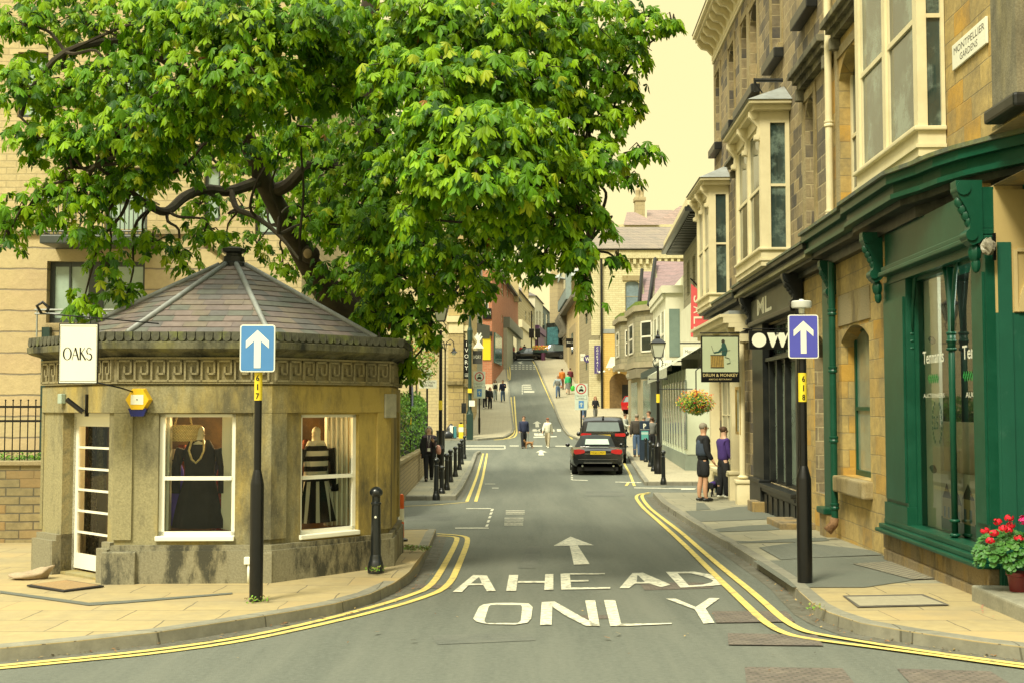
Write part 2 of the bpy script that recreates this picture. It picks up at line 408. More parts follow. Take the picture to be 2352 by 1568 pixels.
# asphalt areas and patches on the near right pavement
def gpoly(name, pts, dz, mtl, mb=None, mi=None, fn=gp):
    own = mb is None; mb = mb or MB()
    P = [gp(*p, dz=dz) if fn is gp else fn(*p) for p in pts]
    bm = bmesh.new(); vs_ = [bm.verts.new(p) for p in P]; bm.faces.new(vs_)
    ymin, ymax = min(p.y for p in P), max(p.y for p in P)
    for Y in ysteps(ymin, ymax)[1:-1]:
        bmesh.ops.bisect_plane(bm, geom=bm.verts[:] + bm.edges[:] + bm.faces[:], plane_co=(0, Y, 0), plane_no=(0, 1, 0))
    for v in bm.verts: v.co.z = g(v.co.y) + dz
    bmesh.ops.recalc_face_normals(bm, faces=bm.faces[:])
    if sum(f.normal.z * f.calc_area() for f in bm.faces) < 0: bmesh.ops.reverse_faces(bm, faces=bm.faces[:])
    mb.bm(bm, mi)
    if own: return tag(mb.build(name, mtl), kind='structure')
def z5(x, y): return ((1700 + x / 5.2275) * .9408, (1150 + y / 5.2275) * .9408)
PZ = KH + .003
gpoly('asphalt_patch', [z5(720, 1135), z5(1050, 1130), z5(1500, 1100), z5(2700, 1060), z5(2900, 1250), z5(3000, 1350), z5(2150, 1475), z5(1230, 1475)], PZ, ASPH2)
gpoly('asphalt_patch', [z5(800, 965), z5(1290, 900), z5(2091, 985), z5(2600, 1050), z5(1500, 1095), z5(1080, 1122)], PZ + .004, ASPH)
gpoly('asphalt_patch', [z5(0, 395), z5(100, 400), z5(185, 480), z5(0, 492)], PZ, ASPH2)
gpoly('asphalt_patch', [z5(-140, 500), z5(240, 495), z5(500, 450), z5(700, 440), z5(850, 520), z5(1080, 560), z5(1100, 600), z5(0, 640)], PZ, ASPH2)
gpoly('asphalt_patch', [z5(180, 735), z5(600, 690), z5(1280, 655), z5(1280, 720), z5(870, 750), z5(220, 770)], PZ, ASPH2)
gpoly('asphalt_patch', [z5(370, 880), z5(700, 885), z5(1280, 850), z5(1650, 840), z5(1700, 880), z5(1280, 900), z5(420, 910)], PZ, ASPH2)
MANH = brick('manhole_iron', (.155, .125, .10), (.12, .10, .085), (.08, .07, .055), bw=.09, bh=.05, ms=.012, axis='ground', var=.35, stain=(.18, .15, .11), samt=.5, sscale=4)
MANS = brick('paved_cover', (.30, .27, .18), (.27, .245, .165), (.12, .11, .08), bw=.11, bh=.07, ms=.02, axis='ground', var=.2)
gpoly('gutter_grating', [(1958, 1293), (2100, 1284), (2198, 1325), (2095, 1329)], PZ + .008, MANS)
gpoly('cover_frame', [(1935, 1366), (2120, 1363), (2182, 1388), (1970, 1393)], PZ + .004, mat('cover_edge', (.10, .09, .07), .8))
gpoly('paved_cover', [(1944, 1369), (2116, 1366), (2170, 1386), (1975, 1390)], PZ + .008, mat('cover_stone', (.30, .27, .18), .85, var=.15, scale=12))
# utility trench line in the left pavement
gpoly('asphalt_patch', [z1(0, 1180), z1(370, 1230), z1(520, 1222), z1(970, 1188), z1(970, 1194), z1(520, 1232), z1(370, 1242), z1(0, 1190)], PZ, ASPH2)
# manhole covers in the road
def zb(x, y): return ((1700 + x / 2.94) * .9408, (1550 + y / 2.94) * .9408)
gpoly('manhole_cover', [(1710, 1530), (1935, 1533), (1972, 1580), (1716, 1578)], .006, MANH)
gpoly('manhole_cover', [(2060, 1534), (2275, 1540), (2330, 1575), (2095, 1572)], .006, MANH)
gpoly('manhole_cover', [z4(1718, 870), z4(2145, 878), z4(2175, 930), z4(1722, 925)], .012, MANH)
gpoly('manhole_cover', [z4(1645, 765), z4(2000, 765), z4(2040, 815), z4(1662, 820)], .012, MANH)
gpoly('manhole_cover', [z4(1295, 628), z4(1600, 628), z4(1650, 655), z4(1320, 665)], .004, MANH)
gpoly('drain_grate', [z4(225, 637), z4(395, 637), z4(400, 655), z4(215, 655)], .006, MANH)
gpoly('drain_cover', [z4(995, 785), z4(1170, 782), z4(1200, 800), z4(1010, 802)], .006, MANH)
# --- painted markings
def line_px(mb, pts, w_, mi=0, sm=2, dz=.009):
    P = [gp(*p) for p in pts]; P = smooth_pts([(p.x, p.y) for p in P], sm); strip3(mb, P, w_, dz, mi)
yl = MB()
line_px(yl, [(-420, 1567), (0, 1529.3), (181.6, 1511.6), (357.6, 1493.5), (550, 1466), (715, 1430.8), (880, 1387.8), (940, 1368), (988, 1350), (1020, 1300), (1052, 1238), (1046, 1232), (1003, 1230)], .085)
line_px(yl, [(-420, 1574), (0, 1535.5), (181.6, 1518.2), (357.6, 1501.2), (550, 1474.5), (715, 1440), (880, 1400), (960, 1377), (1030, 1350), (1055, 1295), (1076, 1242), (1070, 1230), (1003, 1225.5)], .085)
line_px(yl, [z4(1345, 206), z4(1300, 210), z4(1330, 262), z4(1400, 320), z4(1500, 395), z4(1600, 485), z4(1700, 570), z4(1800, 650), z4(1900, 735), z4(1975, 805), z4(2060, 860), z4(2150, 884), (2100, 1495), (2352, 1529), (2700, 1573)], .085, dz=.016)
line_px(yl, [z4(1345, 200), z4(1272, 212), z4(1300, 262), z4(1400, 350), z4(1500, 440), z4(1600, 540), z4(1700, 640), z4(1800, 735), z4(1900, 830), z4(1990, 880), z4(2100, 905), (2050, 1494), (2352, 1535.5), (2700, 1580)], .085, dz=.016)
line_px(yl, [z4(548, 12), z4(515, 130), z4(470, 243)], .085, sm=0); line_px(yl, [z4(567, 12), z4(545, 130), z4(512, 243)], .085, sm=0)
line_px(yl, [z4(160, 266), z4(330, 258), z4(470, 246)], .07, sm=0)
line_px(yl, [z4(1222, 58), z4(1250, 110), z4(1272, 168)], .085, sm=0); line_px(yl, [z4(1246, 148), z4(1232, 167)], .085, sm=0)
for a in ([(1115, 1150), (1132, 1390), (1135, 1440), (1105, 1472), (960, 1485)], [(1090, 1155), (1115, 1400), (1112, 1440), (1060, 1475), (960, 1480)],
          [(1075, 880), (1088, 1020), (1060, 1030)], [(1058, 880), (1070, 1018)],
          [(1250, 868), (1330, 1040), (1430, 1250), (1500, 1420), (1560, 1478)], [(1268, 868), (1350, 1040), (1450, 1240), (1520, 1410), (1575, 1455)]):
    line_px(yl, [z2(*p) for p in a], .11, sm=1)
tag(yl.build('double_yellow_lines', YPAINT), kind='structure')
wl = MB()
def wp(pts): gpoly('', [z4(*p) for p in pts], .010, None, mb=wl)
# AHEAD
wp([(402, 673), (500, 592), (566, 594), (608, 668), (566, 670), (548, 640), (478, 641), (446, 674)])
wl2 = MB()
def hole(pts): gpoly('', [z4(*p) for p in pts], .0125, None, mb=wl2)
hole([(490, 632), (542, 632), (530, 604), (524, 604)])
wp([(672, 592), (716, 592), (706, 668), (658, 668)]); wp([(715, 621), (845, 621), (844, 629), (713, 629)]); wp([(845, 588), (884, 587), (884, 663), (840, 664)])
wp([(918, 586), (962, 584), (970, 661), (922, 662)]); wp([(962, 584), (1130, 583), (1130, 589), (963, 590)]); wp([(966, 617), (1052, 616), (1052, 623), (967, 624)]); wp([(970, 652), (1156, 650), (1156, 658), (970, 661)])
wp([(1200, 655), (1262, 583), (1312, 581), (1445, 638), (1400, 650), (1340, 632), (1275, 633), (1245, 655)]); hole([(1282, 625), (1322, 625), (1290, 594), (1286, 594)])
wp([(1422, 577), (1472, 577), (1540, 650), (1492, 652)]); wp([(1472, 577), (1560, 576), (1640, 590), (1700, 622), (1705, 636), (1650, 643), (1540, 650), (1532, 642), (1600, 638), (1640, 628), (1650, 618), (1600, 597), (1540, 584), (1478, 584)])
# ONLY
wp([(548, 733), (600, 726), (680, 725), (765, 728), (785, 745), (778, 800), (760, 820), (700, 829), (570, 827), (515, 815), (500, 800), (528, 745)])
hole([(585, 735), (728, 735), (734, 745), (728, 810), (715, 820), (560, 820), (554, 808), (575, 742)])
wp([(828, 722), (880, 719), (876, 830), (820, 831)]); wp([(878, 719), (890, 719), (1015, 790), (1106, 836), (1040, 836), (940, 785), (877, 742)]); wp([(1036, 714), (1084, 713), (1106, 836), (1060, 836)])
wp([(1126, 712), (1180, 712), (1208, 824), (1240, 834), (1156, 836)]); wp([(1208, 826), (1450, 821), (1450, 826), (1240, 835), (1180, 836)])
wp([(1422, 705), (1470, 705), (1565, 745), (1630, 702), (1680, 703), (1612, 752), (1655, 820), (1602, 824), (1562, 757)])
# arrows
wp([(885, 452), (966, 409), (1078, 450), (1000, 450), (1058, 540), (982, 543), (962, 452)])
wp([(800, 6), (824, -6), (855, 6), (834, 6), (840, 20), (812, 20), (816, 6)])
tag(wl2.build('road_lettering_counter', ASPH), kind='structure')
for a in [z2(1240, 1355), ]: pass
def wq(pts): gpoly('', [z2(*p) for p in pts], .012, None, mb=wl)
wq([(1255, 1358), (1290, 1338), (1322, 1358), (1302, 1358), (1306, 1385), (1278, 1385), (1276, 1358)])
for x in (1255, 1300, 1345, 1390, 1440): wq([(x, 1400), (x + 30, 1400), (x + 34, 1418), (x + 4, 1418)])
wq([(1250, 1410), (1420, 1406), (1420, 1411), (1250, 1415)])
for x in (1265, 1300, 1345): wq([(x, 1432), (x + 32, 1432), (x + 38, 1450), (x + 6, 1450)])
wq([(1262, 1458), (1440, 1452), (1440, 1460), (1262, 1466)])
for (y, x0, x1) in ((1060, 1180, 1240), (1075, 1185, 1245), (1090, 1185, 1250), (1108, 1188, 1268), (1116, 1188, 1268)): wq([(x0, y), (x1, y), (x1 + 1, y + 5), (x0, y + 5)])
for y in (1065, 1080, 1095, 1110, 1125): wq([(1172, y), (1180, y), (1181, y + 7), (1173, y + 7)])
for y in (908, 922, 937):
    for x in range(1090, 1260, 28): wq([(x, y), (x + 18, y), (x + 20, y + 5), (x + 2, y + 5)])
wq([(1140, 890), (1180, 880), (1165, 893), (1190, 900), (1160, 900)])
# bay and junction markings
wp([(414, 366), (574, 366), (574, 370), (414, 370)]); wp([(466, 273), (586, 273), (586, 276), (466, 276)])
for y in (276, 292, 310, 330, 350): wp([(588 - (y - 276) * .33, y), (600 - (y - 276) * .33, y), (594 - (y - 276) * .33, y + 11), (582 - (y - 276) * .33, y + 11)])
for y, x in ((284, 656), (291, 656), (299, 656), (319, 650), (328, 650), (337, 649), (346, 648), (352, 648)): wp([(x, y), (x + 90, y), (x + 92, y + 2.6), (x, y + 2.6)])
wp([(972, 136), (1048, 139), (1048, 142), (972, 139)])
for y in (104, 114, 124, 132): wp([(968, y), (978, y), (977, y + 5), (967, y + 5)])
wp([(1180, 146), (1305, 149), (1305, 152), (1180, 149)]); wp([(1495, 181), (1560, 180), (1560, 184), (1495, 185)]); wp([(1270, 174), (1565, 178), (1565, 181), (1270, 177)])
wp([(556, 156), (606, 156), (606, 158), (556, 158)]); wp([(590, 175), (622, 175), (622, 178), (590, 178)])
for (a, b, y) in ((720, 1040, 1525), (720, 1040, 1548), (1080, 1150, 1525), (1230, 1330, 1526), (1430, 1560, 1527)): wq([(a, y), (b, y), (b, y + 6), (a, y + 6)])
wq([(1040, 1525), (1046, 1525), (1048, 1552), (1040, 1552)])
for x in (920, ): wp([(0, 248), (130, 262), (130, 265), (0, 251)])
tag(wl.build('road_marking', WPAINT), kind='structure')
GUT = mat('gutter_dirt', (.095, .09, .065), .95, var=.4, scale=16, dirt=(.15, .15, .12), dscale=5, damt=.7)
gm = MB()
strip3(gm, [(x, y) for y, x in TL], .2, .004, bias=-.09); strip3(gm, [(x, y) for y, x in TR], .2, .004, bias=.09); strip3(gm, [(x, y) for y, x in TM], .16, .004, bias=-.07)
tag(gm.build('gutter', GUT), kind='structure')
RP = mat('road_patch', (.10, .108, .09), .9, var=.25, scale=24, bump_=.4, bscale=140, dirt=(.16, .165, .13), dscale=2, damt=.5)
for P_ in ([z4(300, 880), z4(760, 868), z4(800, 905), z4(330, 925)], [z4(190, 300), z4(400, 296), z4(395, 330), z4(180, 335)], [z4(760, 455), z4(830, 455), z4(800, 560), z4(715, 560)], [z4(1040, 190), z4(1210, 188), z4(1230, 215), z4(1040, 218)]): gpoly('asphalt_patch', P_, .004, RP)
# fallen leaves along the gutters
lf = MB(); rng = random.Random(5)
def leaf_at(p, s_):
    a = rng.random() * 6.28; t = rng.uniform(-.4, .4)
    d = Vector((math.cos(a), math.sin(a), t)) * s_; e_ = Vector((-math.sin(a), math.cos(a), rng.uniform(-.3, .3))) * s_ * .5
    c = Vector(p) + Vector((0, 0, .012 + s_ * .4)); lf.add([c - d, c + e_, c + d, c - e_], [(0, 1, 2), (0, 2, 3)], rng.randint(0, 2))
for (x, y) in [(950, 1476), (866, 1457), (1420, 1460), (1395, 1470), (740, 1422), (655, 1437)]: leaf_at(gp(x, y), .045)
for tb, sgn in ((TL, 1), (TR, -1)):
    for _ in range(170):
        i = rng.randrange(1, len(tb)); t = rng.random(); a, b = tb[i - 1], tb[i]
        Y = a[0] + (b[0] - a[0]) * t; x = a[1] + (b[1] - a[1]) * t
        dx = abs(rng.gauss(.06, .09)) * sgn
        if abs(x) > 16: continue
        leaf_at((x + dx, Y, g(Y)), rng.uniform(.008, .022))
for _ in range(40):
    p = gp(rng.uniform(100, 2200), rng.uniform(1260, 1560)); leaf_at(p, rng.uniform(.01, .02))
tag(lf.build('fallen_leaves', [mat('dead_leaf', (.30, .13, .03), .8), mat('dead_leaf_tan', (.38, .27, .10), .8), mat('dead_leaf_brown', (.13, .07, .03), .8)]), kind='stuff', label='dry brown leaves scattered along the gutters', cat='leaves')
# ================================================================ FACADE TOOLS
class Fr:
    """wall frame: x left to right as seen from outside, y inward, z up"""
    def __init__(s, x, y, z, ang):
        s.o = Vector((x, y, z)); s.a = ang
        s.u = Vector((math.cos(ang), math.sin(ang), 0)); s.n = Vector((-math.sin(ang), math.cos(ang), 0))
    def hit(s, px, py, off=0):
        d = ray(px, py); c = Vector((0, 0, HC)); p0 = s.o + s.n * off
        t = (p0 - c).dot(s.n) / d.dot(s.n); p = c + d * t - s.o
        return p.dot(s.u), p.z
    def U(s, px, off=0, py=935): return s.hit(px, py, off)[0]
    def Z(s, px, py, off=0): return s.hit(px, py, off)[1]
    def rect(s, x0, y0, x1, y1, off=0):
        """pixel rectangle (left, top, right, bottom; top/bottom read at the middle) -> u0,u1,z0,z1"""
        xm = (x0 + x1) / 2; ym = (y0 + y1) / 2
        return s.U(x0, off, ym), s.U(x1, off, ym), s.Z(xm, y1, off), s.Z(xm, y0, off)
    def W(s, u, y, z): return s.o + s.u * u + s.n * y + Vector((0, 0, z))
    def M(s): return Matrix.Translation(s.o) @ Matrix.Rotation(s.a, 4, 'Z')
def wall(mb, u0, u1, z0, z1, ops=(), y=0, d=.2, mi=None, back=None, slope=None):
    """front sheet with real openings; op = (a, b, c, d[, rise]); reveals of depth d"""
    xs = sorted({u0, u1} | {v for o in ops for v in o[:2] if u0 < v < u1}); zs = sorted({z0, z1} | {v for o in ops for v in o[2:4] if z0 < v < z1})
    for i in range(len(xs) - 1):
        for j in range(len(zs) - 1):
            cx, cz = (xs[i] + xs[i + 1]) / 2, (zs[j] + zs[j + 1]) / 2
            if any(o[0] < cx < o[1] and o[2] < cz < o[3] for o in ops): continue
            mb.add([(xs[i], y, zs[j]), (xs[i + 1], y, zs[j]), (xs[i + 1], y, zs[j + 1]), (xs[i], y, zs[j + 1])], [(0, 1, 2, 3)], mi)
    for o in ops:
        a, b, c, e_ = o[:4]; r = o[4] if len(o) > 4 else 0
        if r <= 0:
            top = [(a, e_), (b, e_)]
        else:
            n = 12; cxm = (a + b) / 2; hw = (b - a) / 2; Rr = (hw * hw + r * r) / (2 * r)
            top = []
            for k in range(n + 1):
                xx = a + (b - a) * k / n; zz = e_ - r + math.sqrt(max(0, Rr * Rr - (xx - cxm) ** 2)) - (Rr - r); top.append((xx, zz))
            for k in range(n):
                (xa, za), (xb, zb_) = top[k], top[k + 1]
                mb.add([(xa, y, za), (xb, y, zb_), (xb, y, e_), (xa, y, e_)], [(0, 1, 2, 3)], mi)
        ring = [(a, c), (b, c)] + top[::-1]
        n = len(ring)
        mb.add([(p[0], y, p[1]) for p in ring] + [(p[0], y + d, p[1]) for p in ring], [(i, (i + 1) % n, n + (i + 1) % n, n + i) for i in range(n)][::1], mi)
def window(parent, op, y, frame, pane, fw=.05, rail=True, vbars=0, hbars=0, fd=.05, name='window', railz=None, sill=None, sillm=None, top_arch=0, lab=None, back=None):
    """sash window filling an opening: frame mesh, with pane and sill as sub-parts"""
    a, b, c, d = op[:4]; mb = MB()
    mb.box(a, a + fw, y, y + fd, c, d); mb.box(b - fw, b, y, y + fd, c, d); mb.box(a + fw, b - fw, y, y + fd, c, c + fw * 1.2); mb.box(a + fw, b - fw, y, y + fd, d - fw, d)
    if rail:
        zm = railz if railz is not None else (c + d) / 2; mb.box(a + fw, b - fw, y + .002, y + fd, zm - fw * .4, zm + fw * .4)
    for i in range(vbars):
        x = a + (b - a) * (i + 1) / (vbars + 1); mb.box(x - .012, x + .012, y + .004, y + fd * .8, c + fw, d - fw)
    for i in range(hbars):
        z = c + (d - c) * (i + 1) / (hbars + 1); mb.box(a + fw, b - fw, y + .004, y + fd * .8, z - .012, z + .012)
    o = mb.build(name, frame, parent)
    if lab: o['label'] = lab
    q = MB(); q.add([(a, y + fd * .6, c), (b, y + fd * .6, c), (b, y + fd * .6, d), (a, y + fd * .6, d)], [(0, 1, 2, 3)]); q.build('pane', pane, o)
    if sill:
        s_ = MB(); s_.bev(a - .07, b + .07, y - sill, y + .02, c - .1, c - .002, .012); s_.build('sill', sillm or frame, o)
    return o
def glass_clear(name='clear_glass', tint=(.8, .86, .82), refl=.045):
    if name in MATS: return MATS[name]
    m = bpy.data.materials.new(name); m.use_nodes = True; n = m.node_tree; n.nodes.clear()
    o = n.nodes.new('ShaderNodeOutputMaterial'); t = n.nodes.new('ShaderNodeBsdfTransparent'); gl = n.nodes.new('ShaderNodeBsdfGlossy'); x = n.nodes.new('ShaderNodeMixShader')
    f = n.nodes.new('ShaderNodeFresnel'); f.inputs[0].default_value = 1.45; ad = n.nodes.new('ShaderNodeMath'); ad.operation = 'ADD'; ad.inputs[1].default_value = refl - .04; ad.use_clamp = True
    t.inputs[0].default_value = (*tint, 1); gl.inputs['Roughness'].default_value = .02
    L_ = n.links.new; L_(f.outputs[0], ad.inputs[0]); L_(ad.outputs[0], x.inputs[0]); L_(t.outputs[0], x.inputs[1]); L_(gl.outputs[0], x.inputs[2]); L_(x.outputs[0], o.inputs[0])
    MATS[name] = m; return m
def stone3(name, base, ochre, dark, so=.9, sd=1.3, ao=.7, ad=.8, olo=.48, ohi=.62, dlo=.5, dhi=.64, rough=.9, grain=45):
    """weathered ashlar: base + ochre patches + dark run-off streaks + lichen speckle"""
    if name in MATS: return MATS[name]
    m, n, p = nodes_mat(name, rough, 0, .25); N = n.nodes; K = n.links.new
    t = N.new('ShaderNodeTexCoord')
    def noise(scale, det=8, vec=None, ro=.65):
        a = N.new('ShaderNodeTexNoise'); a.inputs['Scale'].default_value = scale; a.inputs['Detail'].default_value = det; a.inputs['Roughness'].default_value = ro
        K(vec or t.outputs['Object'], a.inputs['Vector']); return a.outputs[0]
    def mixc(last, fac, col, lo, hi, amt):
        q = N.new('ShaderNodeMapRange'); q.inputs[1].default_value = lo; q.inputs[2].default_value = hi; q.inputs[4].default_value = amt; K(fac, q.inputs[0])
        x = N.new('ShaderNodeMix'); x.data_type = 'RGBA'; K(q.outputs[0], x.inputs[0]); K(last, x.inputs[6]); x.inputs[7].default_value = (*col, 1); return x.outputs[2]
    mp = N.new('ShaderNodeMapping'); mp.inputs['Scale'].default_value = (1, 1, .35); K(t.outputs['Object'], mp.inputs[0])
    gnz = noise(grain, 4)
    r = N.new('ShaderNodeMapRange'); r.inputs[1].default_value = .3; r.inputs[2].default_value = .7; r.inputs[3].default_value = .78; r.inputs[4].default_value = 1.2; K(gnz, r.inputs[0])
    v = N.new('ShaderNodeVectorMath'); v.operation = 'SCALE'; v.inputs[0].default_value = base; K(r.outputs[0], v.inputs['Scale'])
    last = mixc(v.outputs[0], noise(so, 7, mp.outputs[0]), ochre, olo, ohi, ao)
    last = mixc(last, noise(sd, 10, mp.outputs[0], .72), dark, dlo, dhi, ad)
    last = mixc(last, noise(38, 6, None, .8), tuple(min(1, c * 1.7) for c in base), .60, .68, .5)
    K(last, p.inputs['Base Color'])
    b = N.new('ShaderNodeBump'); b.inputs['Strength'].default_value = .35; b.inputs['Distance'].default_value = .015; K(gnz, b.inputs['Height']); K(b.outputs[0], p.inputs['Normal'])
    MATS[name] = m; return m
CLEAR = glass_clear()
# ================================================================ STONE KIOSK (octagonal)
KC = Vector((-3.70, 16.12, .0)); KA = 2.135; C8 = math.cos(R(22.5)); KROT = R(-88.5)
KST = stone3('kiosk_stone', (.27, .245, .135), (.40, .29, .06), (.055, .055, .04), so=.75, sd=1.2, ao=.78, ad=.8, olo=.44, ohi=.58, dlo=.47, dhi=.62)
KPL = stone3('kiosk_plinth_stone', (.22, .205, .135), (.26, .21, .09), (.025, .028, .024), so=.8, sd=1.6, ad=.85, ao=.5, dlo=.5, dhi=.58)
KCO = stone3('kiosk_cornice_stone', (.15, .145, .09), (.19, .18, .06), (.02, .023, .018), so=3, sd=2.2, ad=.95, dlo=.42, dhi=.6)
MOSS = mat('mossy_stone', (.075, .075, .05), .95, var=.5, scale=9, bump_=.6, dirt=(.14, .16, .04), dscale=3, damt=.6, dlo=.52, dhi=.62)
kiosk = empty('stone_kiosk', KC, 0, 'small octagonal stone shop kiosk with Greek key frieze and slate pyramid roof', 'kiosk')
def kfr(i, a=KA):
    """frame of facet i (0 = front), counting anticlockwise from above = to the right"""
    an = KROT + R(45) * i; c = Vector((math.cos(an), math.sin(an), 0)) * a; hw = a * math.tan(R(22.5)); u = Vector((-math.sin(an), math.cos(an), 0))
    p = KC + c - u * hw
    return Fr(p.x, p.y, 0, math.atan2(u.y, u.x)), 2 * hw
def kseg(mb, i, ao, ai, z0, z1, u0=None, u1=None, mi=None):
    """octagon ring piece of facet i between apothems ai..ao; u measured from facet start on apothem KA"""
    fr, wd = kfr(i); th = math.tan(R(22.5)); eo, ei = (ao - KA) * th, (ai - KA) * th
    a0 = (-eo if u0 is None else u0); a1 = (wd + eo if u1 is None else u1); b0 = (-ei if u0 is None else u0); b1 = (wd + ei if u1 is None else u1)
    P = [fr.W(a0, KA - ao, 0), fr.W(a1, KA - ao, 0), fr.W(b1, KA - ai, 0), fr.W(b0, KA - ai, 0)]
    P = [Vector((p.x - KC.x, p.y - KC.y, z0)) for p in P]; mb.poly(P, (0, 0, z1 - z0), mi)
fB, KW = kfr(0); fC, _ = kfr(1); fA, _ = kfr(-1)
def localM(fr): return Matrix.Translation(Vector((-KC.x, -KC.y, 0))) @ fr.M()
def addM(dst, src, M_): dst.add([M_ @ Vector(p) for p in src.v], src.f); dst.m[-len(src.f):] = src.m
opB = fB.rect(363, 950, 540, 1241); opC = fC.rect(691, 951, 824, 1232)
opA = (fA.U(146), fA.U(252), .03, fA.Z(200, 948))
wz0, wz1 = .44, 2.27
wm = MB()
for i in range(8):
    fr, wd = kfr(i); t_ = MB(); ops = {0: [opB], 1: [opC], -1 % 8: [opA]}.get(i, [])
    wall(t_, 0, wd, (-.2 if i != 7 else .0), wz1, ops, d=.22 if i != 7 else .2)
    # corner pilaster strips, a few centimetres proud
    for a, b in ((-.01, .2), (wd - .2, wd + .01)):
        if i != 7: t_.box(a, b, -.03, .0, .5, 1.935)
    t_.box(-.012, wd + .012, -.028, 0, 1.94, 2.25)
    for zj in (.9, 1.42):
        for a, b in ((.2, .42), (wd - .42, wd - .2)):
            if i in (0, 1): pass
    addM(wm, t_, localM(fr))
wm.build('wall', KST, kiosk)
for i in range(8):
    pass
pm = MB()
for i in range(8):
    if i == 7:
        kseg(pm, i, KA + .11, KA - .32, -.2, .40, u1=opA[0]); kseg(pm, i, KA + .11, KA - .32, -.2, .40, u0=opA[1] - .05)
        kseg(pm, i, KA + .06, KA - .32, .40, .47, u1=opA[0]); kseg(pm, i, KA + .06, KA - .32, .40, .47, u0=opA[1] - .02)
    else:
        kseg(pm, i, KA + .08, KA, -.25, .38); kseg(pm, i, KA + .055, KA, .38, .44)
# heavier plinth block at the door corner
fr, wd = kfr(0); t_ = MB(); t_.bev(-.10, .28, -.135, -.03, -.2, .375, .015); t_.bev(wd - .22, wd + .04, -.09, -.05, -.2, .36, .01); addM(pm, t_, localM(fr))
pm.build('plinth', KPL, kiosk)
fz = MB()
for i in range(8): kseg(fz, i, KA + .02, KA - .1, 2.27, 2.58); kseg(fz, i, KA + .05, KA, 2.272, 2.292); kseg(fz, i, KA + .05, KA, 2.55, 2.575)
for i in (6, 7, 0, 1, 2):     # carved meander on the faces towards the street
    fr, wd = kfr(i); t_ = MB(); n = 9; uw = (wd - .06) / n; z0, hh, b = 2.305, .225, .022; y0, y1 = -.06, -.02
    def bar(xa, za, xb, zb_):
        t_.box(min(xa, xb) - b / 2, max(xa, xb) + b / 2, y0, y1, min(za, zb_) - b / 2, max(za, zb_) + b / 2)
    for k in range(n):
        x = .03 + k * uw; w_ = uw
        pts = [(0, 0), (0, 1), (.76, 1), (.76, .36), (.38, .36), (.38, .68)]
        for (xa, za), (xb, zb_) in zip(pts, pts[1:]): bar(x + w_ * xa, z0 + hh * za, x + w_ * xb, z0 + hh * zb_)
        bar(x, z0, x + w_ * .99, z0)
        if k == n - 1: bar(x + w_, z0, x + w_, z0 + hh)
    addM(fz, t_, localM(fr))
fz.build('frieze', stone3('kiosk_frieze_stone', (.25, .22, .125), (.30, .24, .09), (.05, .05, .035), so=1.5, sd=1.4, ad=.7), kiosk)
cm = MB()
prof = [(0.02, 2.575), (.04, 2.60), (.07, 2.615), (.15, 2.64), (.2, 2.665), (.205, 2.735), (.18, 2.745), (.17, 2.76)]
cm.lathe([((KA + a) / C8, z) for a, z in [(-.2, 2.575)] + prof + [(.15, 2.84), (.08, 2.86), (.05, 2.80), (-.4, 2.80)]], 8, mi=0, rot=KROT + R(22.5))
for i in range(8):   # tongues along the gutter edge
    fr, wd = kfr(i); t_ = MB(); W2 = wd + 2 * (.17) * math.tan(R(22.5)); n = int(W2 / .098)
    for k in range(n):
        x = -(.17) * math.tan(R(22.5)) + (k + .5) * W2 / n; r = W2 / n * .44; P = []
        for q in range(9):
            an = math.pi + math.pi * q / 8; P.append((x + r * math.cos(an), -.2, 2.775 + .35 * r + r * math.sin(an)))
        P += [(x + r, -.19, 2.855), (x - r, -.19, 2.855)]
        t_.poly(P, (0, .04, 0), 1)
    addM(cm, t_, localM(fr))
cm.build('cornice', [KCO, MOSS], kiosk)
SL = [mat('slate_purple', (.15, .122, .115), .6, var=.25, scale=9, dirt=(.2, .18, .12), dscale=4, damt=.3), mat('slate_brown', (.175, .145, .118), .6, var=.25, scale=9, dirt=(.16, .16, .08), dscale=4, damt=.3),
      mat('slate_green', (.12, .125, .105), .6, var=.25, scale=9), mat('slate_grey', (.12, .115, .11), .6, var=.25, scale=9), mat('slate_pink', (.185, .148, .132), .6, var=.2, scale=9)]
rf = MB(); rng = random.Random(3)
R0, Z0, R1_, Z1_ = 1.95, 2.86, .17, 3.86; nrow = 13
for i in range(8):
    an = KROT + R(45) * i; c = Vector((math.cos(an), math.sin(an), 0)); u = Vector((-math.sin(an), math.cos(an), 0)); th = math.tan(R(22.5))
    up = (c * (R1_ - R0) + Vector((0, 0, Z1_ - Z0))); Ls = up.length; upn = up / Ls; nn = u.cross(upn); nn = nn if nn.z > 0 else -nn
    for r in range(nrow):
        t0 = r / nrow; t1 = min(1, (r + 1.35) / nrow); a0 = R0 + (R1_ - R0) * t0; a1 = R0 + (R1_ - R0) * t1
        h0, h1 = a0 * th, a1 * th; sw = .25; x = -h0 - (rng.random() * sw)
        while x < h0:
            w_ = sw * rng.uniform(.8, 1.25); xa, xb = max(x, -h0), min(x + w_, h0)
            if xb - xa > .02:
                ta, tb = max(min(xa, h1), -h1), max(min(xb, h1), -h1)
                lift = rng.uniform(.006, .011); P0 = c * a0 + Vector((0, 0, Z0 + (Z1_ - Z0) * t0)); P1 = c * a1 + Vector((0, 0, Z0 + (Z1_ - Z0) * t1))
                g_ = .003
                q = [P0 + u * (xa + g_) + nn * lift, P0 + u * (xb - g_) + nn * lift, P1 + u * tb + nn * -.004, P1 + u * ta + nn * -.004]
                q2 = [P0 + u * (xa + g_) - nn * .004, P0 + u * (xb - g_) - nn * .004]
                mi = rng.choices(range(5), [5, 4, 2, 3, 2])[0]
                rf.add(q + q2, [(0, 1, 2, 3), (4, 5, 1, 0)], mi)
            x += w_
